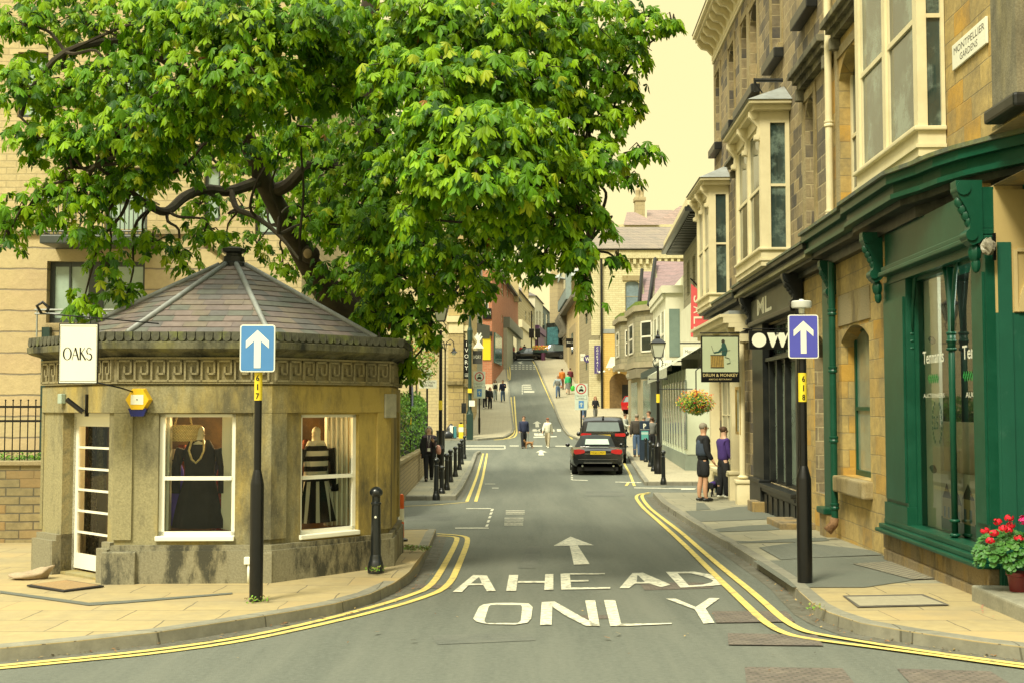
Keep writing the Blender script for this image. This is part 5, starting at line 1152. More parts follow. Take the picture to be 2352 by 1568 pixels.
mb = MB(); um = fl.U(214, -.2); mb.box(um - .16, um + .16, -.17, -.05, gr[2], gr[3]); mb.box(um - .6, um - .56, -.16, -.1, gr[2], gr[3]); add_part(ap, La, mb, 'mullion', GREYF)
# balcony with railing
a, b = fl.U(84, -1.2), fl.U(330, -1.2); zf = fl.Z(200, 555, -1.2); zr = fl.Z(200, 455, -1.2)
mb = MB(); mb.bev(a, b, -1.25, -.1, zf - .05, zf + .14, .03); add_part(ap, La, mb, 'balcony_slab', GREYF)
mb = MB()
for z in (zr, zr - .06, zf + .22): mb.tube([(a, -.3, z), (a, -1.2, z), (b, -1.2, z), (b, -.3, z)], .02, 6)
n = 24
for k in range(n + 1): u = a + (b - a) * k / n; mb.box(u - .01, u + .01, -1.21, -1.19, zf + .15, zr)
add_part(ap, La, mb, 'balcony_railing', GREYF)
mb = MB(); z1_, z2_ = fl.Z(200, 712, -.6), fl.Z(200, 721, -.6)
for z in (z1_, z2_): mb.tube([(gr[0] - .15, -.6, z), (gr[1] + .1, -.6, z)], .022, 8)
for u in (gr[0] - .1, um, gr[1] + .05): mb.tube([(u, -.6, z1_ + .02), (u, -.6, z2_ - .5)], .02, 6)
add_part(ap, La, mb, 'guard_rail', mat('stainless', (.25, .27, .24), .4))
mb = MB(); a, b = fl.U(94, -.45), fl.U(112, -.45); mb.box(a, b, -.5, -.36, -.2, gr[2] - .1); add_part(ap, La, mb, 'green_screen', DGRN)
# ---------------------------------------------------------------- boundary wall with railings, left of the kiosk
RUB = brick('coursed_yellow_stone', (.30, .235, .11), (.24, .20, .10), (.10, .085, .055), bw=.42, bh=.13, ms=.012, var=.35, stain=(.10, .10, .06), samt=.6, blk=(.33, .21, .08))
lw = bld('boundary_wall', -500, 18.6, 'low coursed stone wall with iron railings and clipped hedge left of the kiosk', 'wall')
fw_ = fpx(-500, 18.6, 215, 18.9); zt = fw_.Z(50, 1068)
mb = MB(); mb.box(0, fw_.len, 0, .3, -.2, zt); Lw = Matrix.Translation(-lw.location) @ fw_.M(); add_part(lw, Lw, mb, 'wall', RUB)
mb = MB(); mb.bev(-.02, fw_.len + .02, -.04, .34, zt, zt + .07, .012); add_part(lw, Lw, mb, 'coping', STJ)
zr = fw_.Z(50, 918); mb = MB()
for z in (zt + .2, zr - .12, zr - .34): mb.box(0, fw_.len, .13, .145, z, z + .035)
u = .05
while u < fw_.len: mb.tube([(u, .14, zt + .06), (u, .14, zr)], .009, 5); mb.ball((u, .14, zr), .016, 5, 4); u += .115
add_part(lw, Lw, mb, 'railing', BLACKM)
def leafmass(name, mtl, boxfn, n, s_, seed=1, parent=None, flat=.0):
    rng = random.Random(seed); mb = MB()
    for _ in range(n):
        c, nr = boxfn(rng); nr = Vector(nr) + Vector((rng.uniform(-.8, .8), rng.uniform(-.8, .8), rng.uniform(-.5, .9))); nr.normalize()
        t = nr.cross(Vector((rng.uniform(-1, 1), rng.uniform(-1, 1), rng.uniform(-1, 1)))).normalized(); b = nr.cross(t); k = s_ * rng.uniform(.6, 1.3)
        c = Vector(c); mb.add([c - t * k, c + b * k * .5 + nr * k * .15, c + t * k, c - b * k * .5 + nr * k * .15], [(0, 1, 2), (0, 2, 3)], rng.randrange(len(mtl)))
    return mb.build(name, mtl, parent)
LG = [mat('leaf_bright', (.15, .33, .02), .5, var=.2), mat('leaf_mid', (.07, .19, .015), .55, var=.2), mat('leaf_yellow', (.18, .22, .03), .55, var=.2)]
def hedge_box(W, u0, u1, y0, y1, z0, z1):
    def fn(r):
        k = r.random()
        if k < .55: return W(r.uniform(u0, u1), y0 + r.uniform(-.03, .06), r.uniform(z0, z1)), (0, -1, 0)
        return W(r.uniform(u0, u1), r.uniform(y0, y1), z1 + r.uniform(-.08, .05)), (0, 0, 1)
    return fn
o = leafmass('hedge', LG[:2], hedge_box(fw_.W, 0, fw_.len, .25, .8, zt - .1, zt + .14), 5200, .022, 4); tag(o, 'low clipped green hedge behind the railings left of the kiosk', 'hedge')
# ---------------------------------------------------------------- garden wall, railings and ivy beyond the kiosk
P0, P1 = Vector((-2.52, 25.0, 0)), Vector((-3.25, 52.0, 0))
gw = empty('garden_wall', P0, math.atan2(P1.y - P0.y, P1.x - P0.x), 'yellow stone garden wall with dark railings beside the row of bollards', 'wall')
Lg = (P1 - P0).length
mb = MB(); mb.poly([(0, 0, -.4), (Lg, 0, -.45), (Lg, 0, .46), (0, 0, .72)], (0, .3, 0)); mb.build('wall', brick('garden_wall_brick', (.33, .26, .12), (.28, .22, .11), (.16, .13, .08), bw=.3, bh=.1, ms=.01, var=.25, stain=(.16, .14, .08), samt=.4), gw)
mb = MB(); mb.poly([(-.03, -.05, .72), (Lg, -.05, .46), (Lg, -.05, .54), (-.03, -.05, .80)], (0, .4, 0)); mb.build('coping', STJ, gw)
mb = MB(); k = 0.1
while k < Lg * .8:
    z = .80 - .26 * k / Lg; mb.tube([(k, .15, z), (k, .15, z + 1.15)], .012, 5); k += .16
for dz in (.1, .85, 1.05): mb.tube([(0, .15, .80 + dz), (Lg * .8, .15, .80 + dz - .26 * .8)], .016, 5)
mb.build('railing', mat('railing_blue_black', (.025, .035, .04), .4), gw)
frg = Fr(P0.x, P0.y, 0, gw.rotation_euler.z)
def ivy(u0, u1, z0, z1, y0=.2, y1=.9):
    def fn(r):
        u = r.uniform(u0, u1); t = (u - u0) / (u1 - u0); zt_ = z1 + .15 * math.sin(u * 2.1) + .1 * math.sin(u * 5)
        return frg.W(u, y0 + r.uniform(-.1, .2) + (0 if r.random() < .8 else .5), z0 + (zt_ - z0) * r.random() ** .8), (1, -.3, 0)
    return fn
o = leafmass('ivy_hedge', LG, ivy(.0, 9.5, .75, 2.15), 5500, .06, 8); tag(o, 'bright green ivy hedge growing through the garden wall railings', 'hedge')
o = leafmass('dense_shrub', [LG[0], LG[1]], ivy(9.5, 21, .5, 2.3), 5200, .07, 9); tag(o, 'darker green shrub behind the railings further along the garden wall', 'shrub')
def bushfn(c, r):
    def fn(q):
        a, b = q.uniform(0, 6.28), math.acos(q.uniform(-1, 1)); k = .55 + .45 * q.random()
        nr = Vector((math.cos(a) * math.sin(b), math.sin(a) * math.sin(b), math.cos(b))); return Vector(c) + Vector((nr.x * r[0], nr.y * r[1], nr.z * r[2])) * k, nr
    return fn
for i, (px, py, Y, r, lb) in enumerate(((945, 730, 58, (1.5, 1.1, .9), 'yellow green young tree crown beside the lamp post'), (955, 820, 56, (1.2, .9, 1.3), 'loose autumn tinted shrub behind the car park sign'))):
    c = at(px, py, Y); t_ = empty('young_tree', (c.x, c.y, g(Y)), 0, lb, 'tree')
    o = leafmass('crown', [LG[2], LG[0], LG[2], LG[0], mat('leaf_orange', (.30, .16, .02), .6)] , bushfn((0, 0, c.z - g(Y)), r), 1300, .09, 20 + i, t_)
    MB().tube([(0, 0, 0), (.05, 0, (c.z - g(Y)) * .6), (0, 0, c.z - g(Y))], [.07, .05, .02], 7).build('trunk', mat('bark_brown', (.09, .07, .045), .9), t_)
# ---------------------------------------------------------------- cream corner building with IVORY banner
sb = bld('stone_corner_building', 640, 74, 'cream stone corner building with rounded pier and black IVORY banner')
ff = fpx(640, 74, 1064, 74); fs = fpx(1064, 74, 1091, 94)
AY2 = brick('gold_ashlar', (.42, .32, .13), (.36, .28, .13), (.24, .19, .10), bw=.75, bh=.42, ms=.02, var=.2, stain=(.28, .20, .09), samt=.4)
BRK2 = brick('pale_cream_brick', (.50, .42, .22), (.45, .37, .20), (.36, .30, .17), bw=.6, bh=.2, ms=.015, var=.15)
o, Lf = face(sb, ff, -.5, 16, BRK2, [(940, 690, 968, 721), (985, 585, 1008, 640), (900, 590, 925, 640)], wm=DGRN, d=.2, depth=18)
o, Ls = face(sb, fs, -.5, 16, AY2, [(1070, 692, 1080, 744)], wm=WHITE, d=.2, back=False)
for fr_, L__ in ((ff, Lf), (fs, Ls)):
    u0_ = fr_.U(1030) if fr_ is ff else 0
    mb = MB(); mb.box(u0_, fr_.len, -.15, 0, -.5, 16); add_part(sb, L__, mb, 'corner_pier', AY2)
    mb = MB(); mb.box(u0_ - .1, fr_.len, -.3, 0, fr_.Z(1050, 741), fr_.Z(1050, 727)); mb.box(u0_, fr_.len, -.2, 0, fr_.Z(1050, 766), fr_.Z(1050, 741) - .01); add_part(sb, L__, mb, 'cream_band', mat('cream_render', (.60, .52, .30), .8))
    mb = MB(); mb.bev(u0_ - .1, fr_.len, -.32, 0, fr_.Z(1050, 883), fr_.Z(1050, 874), .04); add_part(sb, L__, mb, 'string_course', STJ)
# round porch and steps with rail, left of the pier
bn = empty('shop_banner', at(1071.5, 825, 73.6), 0, 'tall black banner reading IVORY on the stone corner pier', 'banner')
s_ = 73.6 / FPX; mb = MB(); mb.box(-6.8 * s_, 6.8 * s_, -.03, .03, -44 * s_, 44 * s_, 0)
for k, ch in enumerate('IVORY'): text(mb, ch, 0, (30 - k * 13.5) * s_, 9 * s_, depth=-.033, mi=1, center=True)
for k in range(3): mb.box(-4 * s_, 4 * s_, -.033, -.03, (-33 - k * 3) * s_, (-32 - k * 3) * s_, 1)
mb.build('panel', [BLACKM, SIGNW], bn)
bn = empty('projecting_sign', at(1096.5, 820, 73), 0, 'dark grey IVORY panel sign right of the tall banner', 'sign'); s_ = 73 / FPX
mb = MB(); mb.box(-11 * s_, 11 * s_, -.03, .03, -15 * s_, 15 * s_, 0); text(mb, 'IVORY', 0, -3 * s_, 8 * s_, 18 * s_, depth=-.033, mi=1, center=True); mb.build('panel', [mat('sign_charcoal', (.04, .04, .035), .6), SIGNW], bn)
mb = MB()
for k in range(7): mb.tube([(-.15 * k * .6 + .3, 0, .4), (.15 * k * .5 - .2, 0, 1.1 + .1 * (k % 3))], .05, 5)
# rough stand-in for a white slatted object above that sign
o = mb.build('slatted_object', SIGNW, None); o.location = at(1098, 815, 72.6) ; tag(o, 'rough white parasol above the grey IVORY sign', 'slatwork')
# glass and grey panel bay, then red brick shop building
gb = bld('glass_fronted_building', 1069, 96, 'narrow glass and grey panel building between the stone corner and red brick shops')
fg = fpx(1069, 96, 1108, 100); o, Lx = face(gb, fg, 0, 17, mat('grey_panel', (.30, .31, .25), .6), [(1070, 680, 1080, 745), (1082, 690, 1087, 750)], wm=DGRN, pm=mat('aqua_glass', (.10, .22, .20), .1, var=.4), d=.12, depth=12)
mb = MB(); mb.box(fg.U(1069), fg.U(1098), -1.0, 0, fg.Z(1085, 776), fg.Z(1085, 746)); add_part(gb, Lx, mb, 'canopy', mat('canopy_grey', (.09, .10, .09), .5))
rb = bld('red_brick_shop_building', 1108, 118, 'red brick shop building with black name board and yellow corner window')
RBK = brick('red_brick', (.42, .15, .075), (.34, .12, .06), (.38, .24, .14), bw=.5, bh=.17, ms=.02, var=.2, stain=(.48, .24, .13), samt=.4)
f_a = fpx(1108, 118, 1130, 118); f_b = fpx(1130, 118, 1190, 158); zrb = f_a.Z(1120, 520)
o, Lr = face(rb, f_a, 2, zrb, RBK, [(1113, 683, 1122, 710), (1113, 640, 1122, 668), (1113, 590, 1122, 620)], wm=WHITE, pm=GLASS, depth=8, d=.15)
o, Lb = face(rb, f_b, 2, f_b.Z(1165, 660), RBK, [(1139, 640, 1144, 672), (1152, 648, 1157, 680), (1164, 655, 1168, 682), (1152, 724, 1155, 740), (1160, 728, 1163, 744), (1168, 732, 1171, 748), (1176, 736, 1179, 752)], wm=WHITE, pm=GLASS, d=.15, back=False, depth=8)
mb = MB(); r = f_a.rect(1109, 709, 1129, 733); mb.box(r[0], r[1], -.15, 0, r[2], r[3], 0); text(mb, 'DEBENHAMS', (r[0] + r[1]) / 2, (r[2] + r[3]) / 2 - .12, .3, (r[1] - r[0]) * .85, depth=-.155, mi=1, center=True); add_part(rb, Lr, mb, 'name_board', [BLACKM, SIGNW])
mb = MB(); r = f_a.rect(1109, 772, 1127, 826); mb.box(r[0], r[1], -.1, 0, r[2], r[3]); em, en_, ep = nodes_mat('yellow_window', .2); ep.inputs['Base Color'].default_value = (.62, .52, .03, 1); add_part(rb, Lr, mb, 'shop_window', em)  # pane is one flat yellow base colour
mb = MB(); r = f_a.rect(1107, 762, 1131, 772); mb.box(r[0], r[1], -.35, 0, r[2], r[3]); add_part(rb, Lr, mb, 'canopy', DRK)
mb = MB(); r = f_b.rect(1134, 765, 1150, 838); mb.box(r[0], r[1], -.15, 0, f_b.Z(1140, 835), f_b.Z(1140, 768)); add_part(rb, Lb, mb, 'shop_window', mat('aqua_glass', (.10, .22, .20), .1))
mb = MB(); u0_, u1_ = f_b.U(1156), f_b.U(1189); mb.box(u0_, u1_, -.7, 0, f_b.Z(1170, 764), f_b.Z(1170, 742)); add_part(rb, Lb, mb, 'shop_fascia', mat('shopfront_grey', (.16, .18, .15), .5))
mb = MB(); mb.box(u0_, u1_, -.4, 0, 6, f_b.Z(1170, 765)); mb.box(f_b.U(1170), f_b.U(1178), -.45, -.4, 6, f_b.Z(1170, 772), 1); add_part(rb, Lb, mb, 'shopfront', [mat('shopfront_pale', (.38, .40, .31), .6), GLASS])
mb = MB(); mb.bev(0, f_b.len, -.5, 0, f_b.Z(1165, 660), f_b.Z(1165, 654), .05); add_part(rb, Lb, mb, 'cornice', DRK)
for i, (xa, Ya, xb, Yb, yt, mt, lb, wins, yr) in enumerate((
    (1189, 160, 1230, 196, 690, brick('far_cream_stone', (.42, .35, .18), (.36, .30, .16), (.25, .2, .12), bw=.9, bh=.4, ms=.03), 'pale stone shop with sloping roofline beyond the red brick building', [(1206, 715, 1209, 735), (1214, 718, 1217, 738), (1222, 722, 1225, 740)], 655),
    (1229, 190, 1247, 206, 690, mat('far_white_render', (.5, .48, .36), .8), 'narrow white fronted house with steep dark gable at the top of the street', [(1232, 715, 1235, 750), (1238, 716, 1242, 750)], 645),
    (1243, 205, 1264, 225, 712, mat('far_blue_grey', (.10, .14, .14), .7), 'small blue grey bay fronted shops at the far end of the street', [(1246, 720, 1250, 745), (1254, 722, 1259, 745)], 700))):
    b_ = bld('far_shop_building', xa, Ya, lb); fx = fpx(xa, Ya, xb, Yb); zt = fx.Z((xa + xb) / 2, yt)
    o, L_ = face(b_, fx, 6, zt, mt, wins, wm=WHITE, pm=GLASS, d=.15, depth=9)
    zr = at(xa, yr, Ya).z; mb = MB(); mb.add([(-.3, -.3, zt), (fx.len + .3, -.3, zt), (fx.len + .3, 9, zt), (-.3, 9, zt), (fx.len * .3, 4, zr), (fx.len * .8, 4, zr)], [(0, 1, 5, 4), (1, 2, 5), (2, 3, 4, 5), (3, 0, 4), (0, 3, 2, 1)]); add_part(b_, L_, mb, 'roof', SLATE)
    mb = MB(); za = fx.Z((xa + xb) / 2, 768); mb.box(.2, fx.len - .2, -.6, 0, za, za + 1.0); mb.box(.2, fx.len - .2, -.3, 0, 6, za); add_part(b_, L_, mb, 'shopfront', mat(('shopfront_cream', 'shopfront_purple', 'shopfront_dark')[i], ((.62, .55, .36), (.10, .04, .12), (.03, .05, .05))[i], .6))
for i, (px, py, Y, hh_) in enumerate(((1206, 664, 178, 1.3), (1182, 657, 150, 1.5), (1274, 630, 156, 1.2))):
    c = at(px, py, Y); o = MB().bev(-.5, .5, -.4, .4, -2, hh_ - .7, .04).lathe([(.18, hh_ - .7), (.15, hh_)], 8, (-.3, 0, 0)).lathe([(.18, hh_ - .7), (.15, hh_)], 8, (.3, 0, 0)).build('chimney_stack', BRK_C); o.location = c; tag(o, 'cream chimney stack with two pots, %s along the far roofline of the hill' % ('farther one', 'nearer one', 'right hand one')[i], 'chimney')
# ---------------------------------------------------------------- right side of the hill
gy = bld('grey_bay_building', 1263, 150, 'tall pale stone end building with grey blue upper bay at the top of the street')
fg2 = fpx(1263, 150, 1294, 148); PST = brick('pale_stone_far', (.40, .33, .18), (.36, .30, .17), (.28, .23, .14), bw=1.0, bh=.5, ms=.02, var=.1)
o, L_ = face(gy, fg2, 6, fg2.Z(1278, 640), PST, [], depth=12)
mb = MB(); z = fg2.Z(1278, 640); l_ = fg2.len; mb.add([(-.6, -.5, z), (l_ + 2.5, -.5, z), (l_ + 2.5, 8, z), (-.6, 8, z), (l_ * .7, 2, z + 1.1), (l_ + 2, 2, z + 1.4)], [(0, 1, 5, 4), (1, 2, 5), (2, 3, 4, 5), (3, 0, 4), (0, 3, 2, 1)]); add_part(gy, L_, mb, 'roof', LEAD)
mb = MB(); r = fg2.rect(1262, 742, 1292, 800); mb.box(r[0], r[1], -.5, 0, 7, fg2.Z(1278, 742), 0); mb.box(r[0] + .2, r[1] - .2, -.52, -.5, fg2.Z(1278, 800), fg2.Z(1278, 752), 1); add_part(gy, L_, mb, 'shopfront', [DRK, mat('teal_window', (.06, .16, .17), .3, var=.6, scale=3)])
fg3 = fpx(1293, 148, 1331, 117); o, L3 = face(gy, fg3, 4, fg3.Z(1300, 700) , PST, [(1301, 700, 1306, 726)], wm=WHITE, depth=8, back=False)
mb = MB(); z0_, z1_ = fg3.Z(1300, 706), fg3.Z(1300, 626); u1_ = fg3.U(1313); mb.box(0, u1_, -.6, 0, z0_, z1_, 0)
for k in range(3): mb.box(.2 + (u1_ - .4) * k / 3 + .1, .2 + (u1_ - .4) * (k + 1) / 3 - .1, -.62, -.6, z0_ + 1.2, z1_ - .6, 1)
add_part(gy, L3, mb, 'upper_bay', [mat('bay_blue_grey', (.22, .28, .27), .6), GLASS])
mb = MB(); za = fg3.Z(1310, 712); mb.bev(-.4, fg3.len, -.7, 0, za, za + .5, .08); mb.box(fg3.U(1306), fg3.len, -.12, 0, 4, za, 1)
for k in range(4): console(mb, .8 + k * 2.2, za, 2.2, 1.0, .5, 0)
add_part(gy, L3, mb, 'cornice', [mat('grey_stone_trim', (.16, .15, .11), .8), mat('warm_render', (.56, .45, .22), .8)])
mb = MB(); mb.box(fg3.U(1314), fg3.U(1330), -.3, 0, 4, fg3.Z(1322, 748)); mb.box(fg3.U(1320), fg3.U(1324), -.32, -.3, fg3.Z(1322, 812), fg3.Z(1322, 765), 1); add_part(gy, L3, mb, 'bank_front', [mat('bank_stone', (.40, .33, .18), .8), GLASS])
# white brick building that faces down the hill
wb = bld('white_brick_building', 1379, 97, 'large cream brick building with slate roof, painted yellow ground floor and archway')
f_w = fpx(1379, 97, 1640, 97); f_s = fpx(1331, 116, 1379, 97)
WBK = brick('white_glazed_brick', (.60, .56, .34), (.53, .48, .28), (.42, .37, .22), bw=.5, bh=.16, ms=.014, var=.16, stain=(.46, .38, .20), samt=.35)
zE = f_w.Z(1450, 576)
o, Lw2 = face(wb, f_w, .5, zE, WBK, [(1436, 645, 1469, 717, .25), (1545, 645, 1578, 717, .25)], wm=mat('grey_sash', (.30, .28, .2), .6), pm=mat('blue_pane', (.16, .22, .25), .15, var=.3), d=.25, depth=14)
o, Ls2 = face(wb, f_s, .5, zE, brick('side_stone', (.34, .29, .17), (.29, .25, .15), (.2, .17, .1), bw=.9, bh=.4, ms=.02), [(1343, 650, 1349, 690), (1357, 650, 1363, 692), (1343, 720, 1350, 745), (1357, 715, 1364, 742), (1343, 820, 1349, 850), (1355, 820, 1361, 855)], wm=DGRN, d=.2, back=False)
mb = MB(); za, zb2 = f_w.Z(1420, 766), f_w.Z(1420, 756); mb.box(.1, f_w.len, -.1, 0, za, zb2); add_part(wb, Lw2, mb, 'string_course', LEAD)
mb = MB(); r = f_w.rect(1387, 856, 1440, 940); arch = (f_w.U(1400), f_w.U(1446), .5, f_w.Z(1420, 856), 1.0)
wall(mb, f_w.U(1383), f_w.U(1470), .5, za, [arch], y=-.06, d=.5); add_part(wb, Lw2, mb, 'painted_front', brick('yellow_painted_brick', (.62, .43, .13), (.58, .40, .12), (.50, .34, .10), bw=.5, bh=.16, ms=.012, var=.08, stain=(.48, .36, .14), samt=.3))
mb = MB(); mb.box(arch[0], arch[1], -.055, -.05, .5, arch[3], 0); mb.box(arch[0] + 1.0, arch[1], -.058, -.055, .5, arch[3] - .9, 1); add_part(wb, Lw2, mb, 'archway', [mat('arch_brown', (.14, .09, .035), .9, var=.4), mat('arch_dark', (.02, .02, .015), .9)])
mb = MB(); zc = f_w.Z(1425, 845); a, b = f_w.U(1403), f_w.U(1446); mb.add([(a, -.1, zc + .9), (b, -.1, zc + .9), (b + .2, -1.6, zc), (a - .5, -1.6, zc), (a, -.1, zc + .85), (b, -.1, zc + .85), (b + .2, -1.6, zc - .04), (a - .5, -1.6, zc - .04)], [(0, 3, 2, 1), (4, 5, 6, 7), (0, 4, 7, 3), (2, 6, 5, 1), (3, 7, 6, 2)]); add_part(wb, Lw2, mb, 'awning', CREAM)
for k in range(14):
    mb = MB(); mb.ball((a - .6 + (b - a + 1) * k / 13 - .6, -1.5, zc - .25 - .12 * math.sin(k * .9)), .09, 6, 4)
    if k % 2: add_part(wb, Lw2, mb, 'festoon_bulb', SIGNW)
for fr_, L__, a, b in ((f_w, Lw2, 0, f_w.len), (f_s, Ls2, 0, f_s.len)):
    mb = MB(); z0_ = zE - 1.1; mb.box(a, b, -.3, 0, z0_ + .45, zE + .05)
    n = int((b - a) / .5)
    for k in range(n):
        u = a + (k + .5) * (b - a) / n; mb.box(u - .11, u + .11, -.25, 0, z0_, z0_ + .45)
    add_part(wb, L__, mb, 'corbel_table', WBK)
    mb = MB(); mb.box(a, b, -.42, -.3, zE, zE + .14); add_part(wb, L__, mb, 'gutter', BLACKP)
mb = MB(); mb.box(-.7, .0, -.06, 0, f_w.Z(1370, 770), zE - .5); mb.box(-.9, .05, -.1, 0, .5, f_w.Z(1370, 770) - .4, 0)
mb.box(f_w.U(1431), f_w.U(1473), -.1, 0, f_w.Z(1450, 645), f_w.Z(1450, 634), 1); mb.box(f_w.U(1433), f_w.U(1471), -.15, 0, f_w.Z(1450, 723), f_w.Z(1450, 717), 1); add_part(wb, Lw2, mb, 'dressings', [WBK, STJ])
mb = MB(); u = f_w.U(1382.5); mb.tube([(u, -.2, .6), (u, -.2, zE - .2)], .09, 8); add_part(wb, Lw2, mb, 'downpipe', BLACKP)
zR = f_w.Z(1450, 522, 5); u0_, u1_ = f_w.U(1336), f_w.len; mb = MB(); us = f_w.U(1400, 5)
mb.add([(u0_, -.5, zE + .1), (u1_, -.5, zE + .1), (u1_, 5, zR), (us, 5, zR), (u0_, 13, zE + .1), (u1_, 13, zE + .1), (us, 6, zR), (u1_, 6, zR)], [(0, 1, 2, 3), (0, 3, 6, 4), (4, 6, 7, 5), (3, 2, 7, 6)]); RSL = brick('brown_slates', (.22, .175, .14), (.17, .145, .12), (.10, .09, .07), bw=.45, bh=.3, ms=.02, var=.2, stain=(.27, .22, .15), samt=.5); o = add_part(wb, Lw2, mb, 'roof', RSL)
# rear roofs and chimney above it
rr = bld('rear_building', 1420, 118, 'taller slate roofed building with finialled chimney rising behind the cream brick one')
f_r = fpx(1420, 118, 1640, 118); zb3 = f_r.Z(1480, 516)
o, L_ = face(rr, f_r, 6, zb3, WBK, [], depth=10)
def roofpoly(mb, pts, fr, y, yb):
    P = [(fr.U(px, y if k == 0 else yb), (y if k == 0 else yb), fr.Z(px, py, (y if k == 0 else yb))) for px, py, k in pts]; return P
mb = MB(); ly = 4
def qp(px, py, off): u, z = f_r.hit(px, py, off); return (u, off, z)
mb.add([qp(1432, 517, -.4), qp(1517, 517, -.4), qp(1459, 488, 4), qp(1440, 488, 4)], [(0, 1, 2, 3)]); mb.add([qp(1486, 483, 9), qp(1545, 483, 9), qp(1545, 517, 1), qp(1486, 517, 1)], [(0, 3, 2, 1)])
mb.add([qp(1508, 520, .0), qp(1640, 520, .0), qp(1640, 480, 6), qp(1563, 473, 4), qp(1515, 505, 2.5)], [(0, 1, 2, 3, 4)])
add_part(rr, L_, mb, 'roof', brick('mauve_slates', (.27, .19, .16), (.21, .155, .13), (.13, .1, .08), bw=.5, bh=.3, ms=.02, var=.2))
mb = MB(); a, b = f_r.U(1462, 5), f_r.U(1484, 5); mb.box(a, b, 5, 6.3, zb3, f_r.Z(1473, 462, 5)); mb.bev(a - .1, b + .1, 4.9, 6.4, f_r.Z(1473, 462, 5), f_r.Z(1473, 453, 5), .05)
for k in range(2):
    u = a + (b - a) * (.3 + .45 * k); mb.lathe([(.28, 0), (.2, .3), (.24, .8), (.12, 1.1), (.16, 1.2), (.02, 1.55)], 8, (u, 5.6, f_r.Z(1473, 453, 5)))
add_part(rr, L_, mb, 'chimney', PST)
# ---------------------------------------------------------------- stone gabled shop with two-storey bays
rw = bld('gabled_stone_shop', 1443, 84, 'grey stone gabled shop with mossy topped two storey bay windows beside the archway')
f_v = fpx(1462, 84, 1534, 68)
GST = brick('grey_green_stone', (.30, .27, .17), (.25, .235, .155), (.16, .145, .095), bw=.7, bh=.3, ms=.015, var=.2, stain=(.17, .18, .09), samt=.5)
zt = f_v.Z(1500, 700); o, Lv = face(rw, f_v, -.4, zt, GST, [], depth=12)
PV = mat('painted_stone_taupe', (.33, .29, .19), .8, var=.15, dirt=(.2, .2, .1), dscale=2)
for (xa, xb, y0_, y1_) in ((1440, 1470, 744, 838), (1470, 1512, 723, 834)):
    ua, ub = f_v.U(xa + 2), f_v.U(xb); za, zb4 = f_v.Z((xa + xb) / 2, y1_), f_v.Z((xa + xb) / 2, y0_); pr = 1.1; c = (ub - ua) * .22
    P = [(ua, 0), (ua + c, -pr), (ub - c, -pr), (ub, 0)]
    mb = MB(); mb.poly([(x, y, za) for x, y in P], (0, 0, zb4 - za)); add_part(rw, Lv, mb, 'bay', GST)
    for i in range(3):
        (x0, y0), (x1, y1) = P[i], P[i + 1]; d_ = Vector((x1 - x0, y1 - y0, 0)); ln = d_.length; an = math.atan2(d_.y, d_.x); Mb = Matrix.Translation((x0, y0, 0)) @ Matrix.Rotation(an, 4, 'Z')
        m1 = MB(); a, b = ln * .25, ln * .75; zz0, zz1 = za + (zb4 - za) * .18, za + (zb4 - za) * .8
        for (q0, q1, r0, r1) in ((a, a + .09, zz0, zz1), (b - .09, b, zz0, zz1), (a, b, zz0, zz0 + .1), (a, b, zz1 - .1, zz1), (a, b, (zz0 + zz1) / 2 - .05, (zz0 + zz1) / 2 + .05)): m1.box(q0, q1, -.04, -.001, r0, r1)
        o1 = m1.build('window', WHITE, rw); o1.matrix_local = Lv @ Mb; q = MB(); q.box(a + .02, b - .02, -.015, -.002, zz0, zz1); o2 = q.build('pane', GLASS, o1)
    mb = MB(); P2 = [(x + (-.15 if x < (ua + ub) / 2 else .15), y - .15) for x, y in P]; mb.poly([(x, y, zb4) for x, y in P2], (0, 0, .35)); mb.poly([(x, y, zb4 + .351) for x, y in P], (0, 0, .25), 1); mb.poly([(x, y, za - .35) for x, y in P2], (0, 0, .34)); add_part(rw, Lv, mb, 'bay_cornice', [PV, mat('moss_green', (.13, .19, .03), .95, var=.4, scale=8)])
mb = MB(); za, zb5 = f_v.Z(1480, 872), f_v.Z(1480, 853); mb.box(f_v.U(1440, -1.3), f_v.U(1512), -1.3, 0, za, zb5); text(mb, 'interiors', f_v.U(1485), za + .15, .28, 1.9, depth=-1.31, mi=1); add_part(rw, Lv, mb, 'shop_fascia', [mat('fascia_taupe', (.20, .18, .12), .7), SIGNW])
mb = MB(); ub = f_v.U(1515); mb.box(f_v.U(1443, -1), ub, -1.0, 0, -.4, za - .01, 0)
for xa, xb in ((1450, 1464), (1478, 1502)): mb.box(f_v.U(xa, -1), f_v.U(xb, -1), -1.02, -1.0, f_v.Z(1480, 968), f_v.Z(1480, 880), 1)
add_part(rw, Lv, mb, 'shopfront', [PV, mat('shop_glass_green', (.10, .17, .13), .15, var=.5, scale=1.2)])
PUR = brick('purple_slates', (.23, .15, .15), (.19, .135, .14), (.13, .1, .1), bw=.4, bh=.24, ms=.012, var=.15)
def gp2(px, py, Y): return at(px, py, Y)
for (pts, m_, nm) in (([(1504, 600, 72), (1573, 602, 71), (1573, 640, 68), (1504, 690, 68.5)], PUR, 'roof'), ([(1474, 624, 79), (1501, 624, 78.5), (1501, 712, 75), (1474, 712, 75.5)], PUR, 'roof')):
    P = [at(*p) for p in pts]; mb = MB(); h = Vector((0, .4, -.3)); mb.poly(P, h); o = mb.build(nm, m_, rw); o.matrix_local = Matrix.Translation(-rw.location)
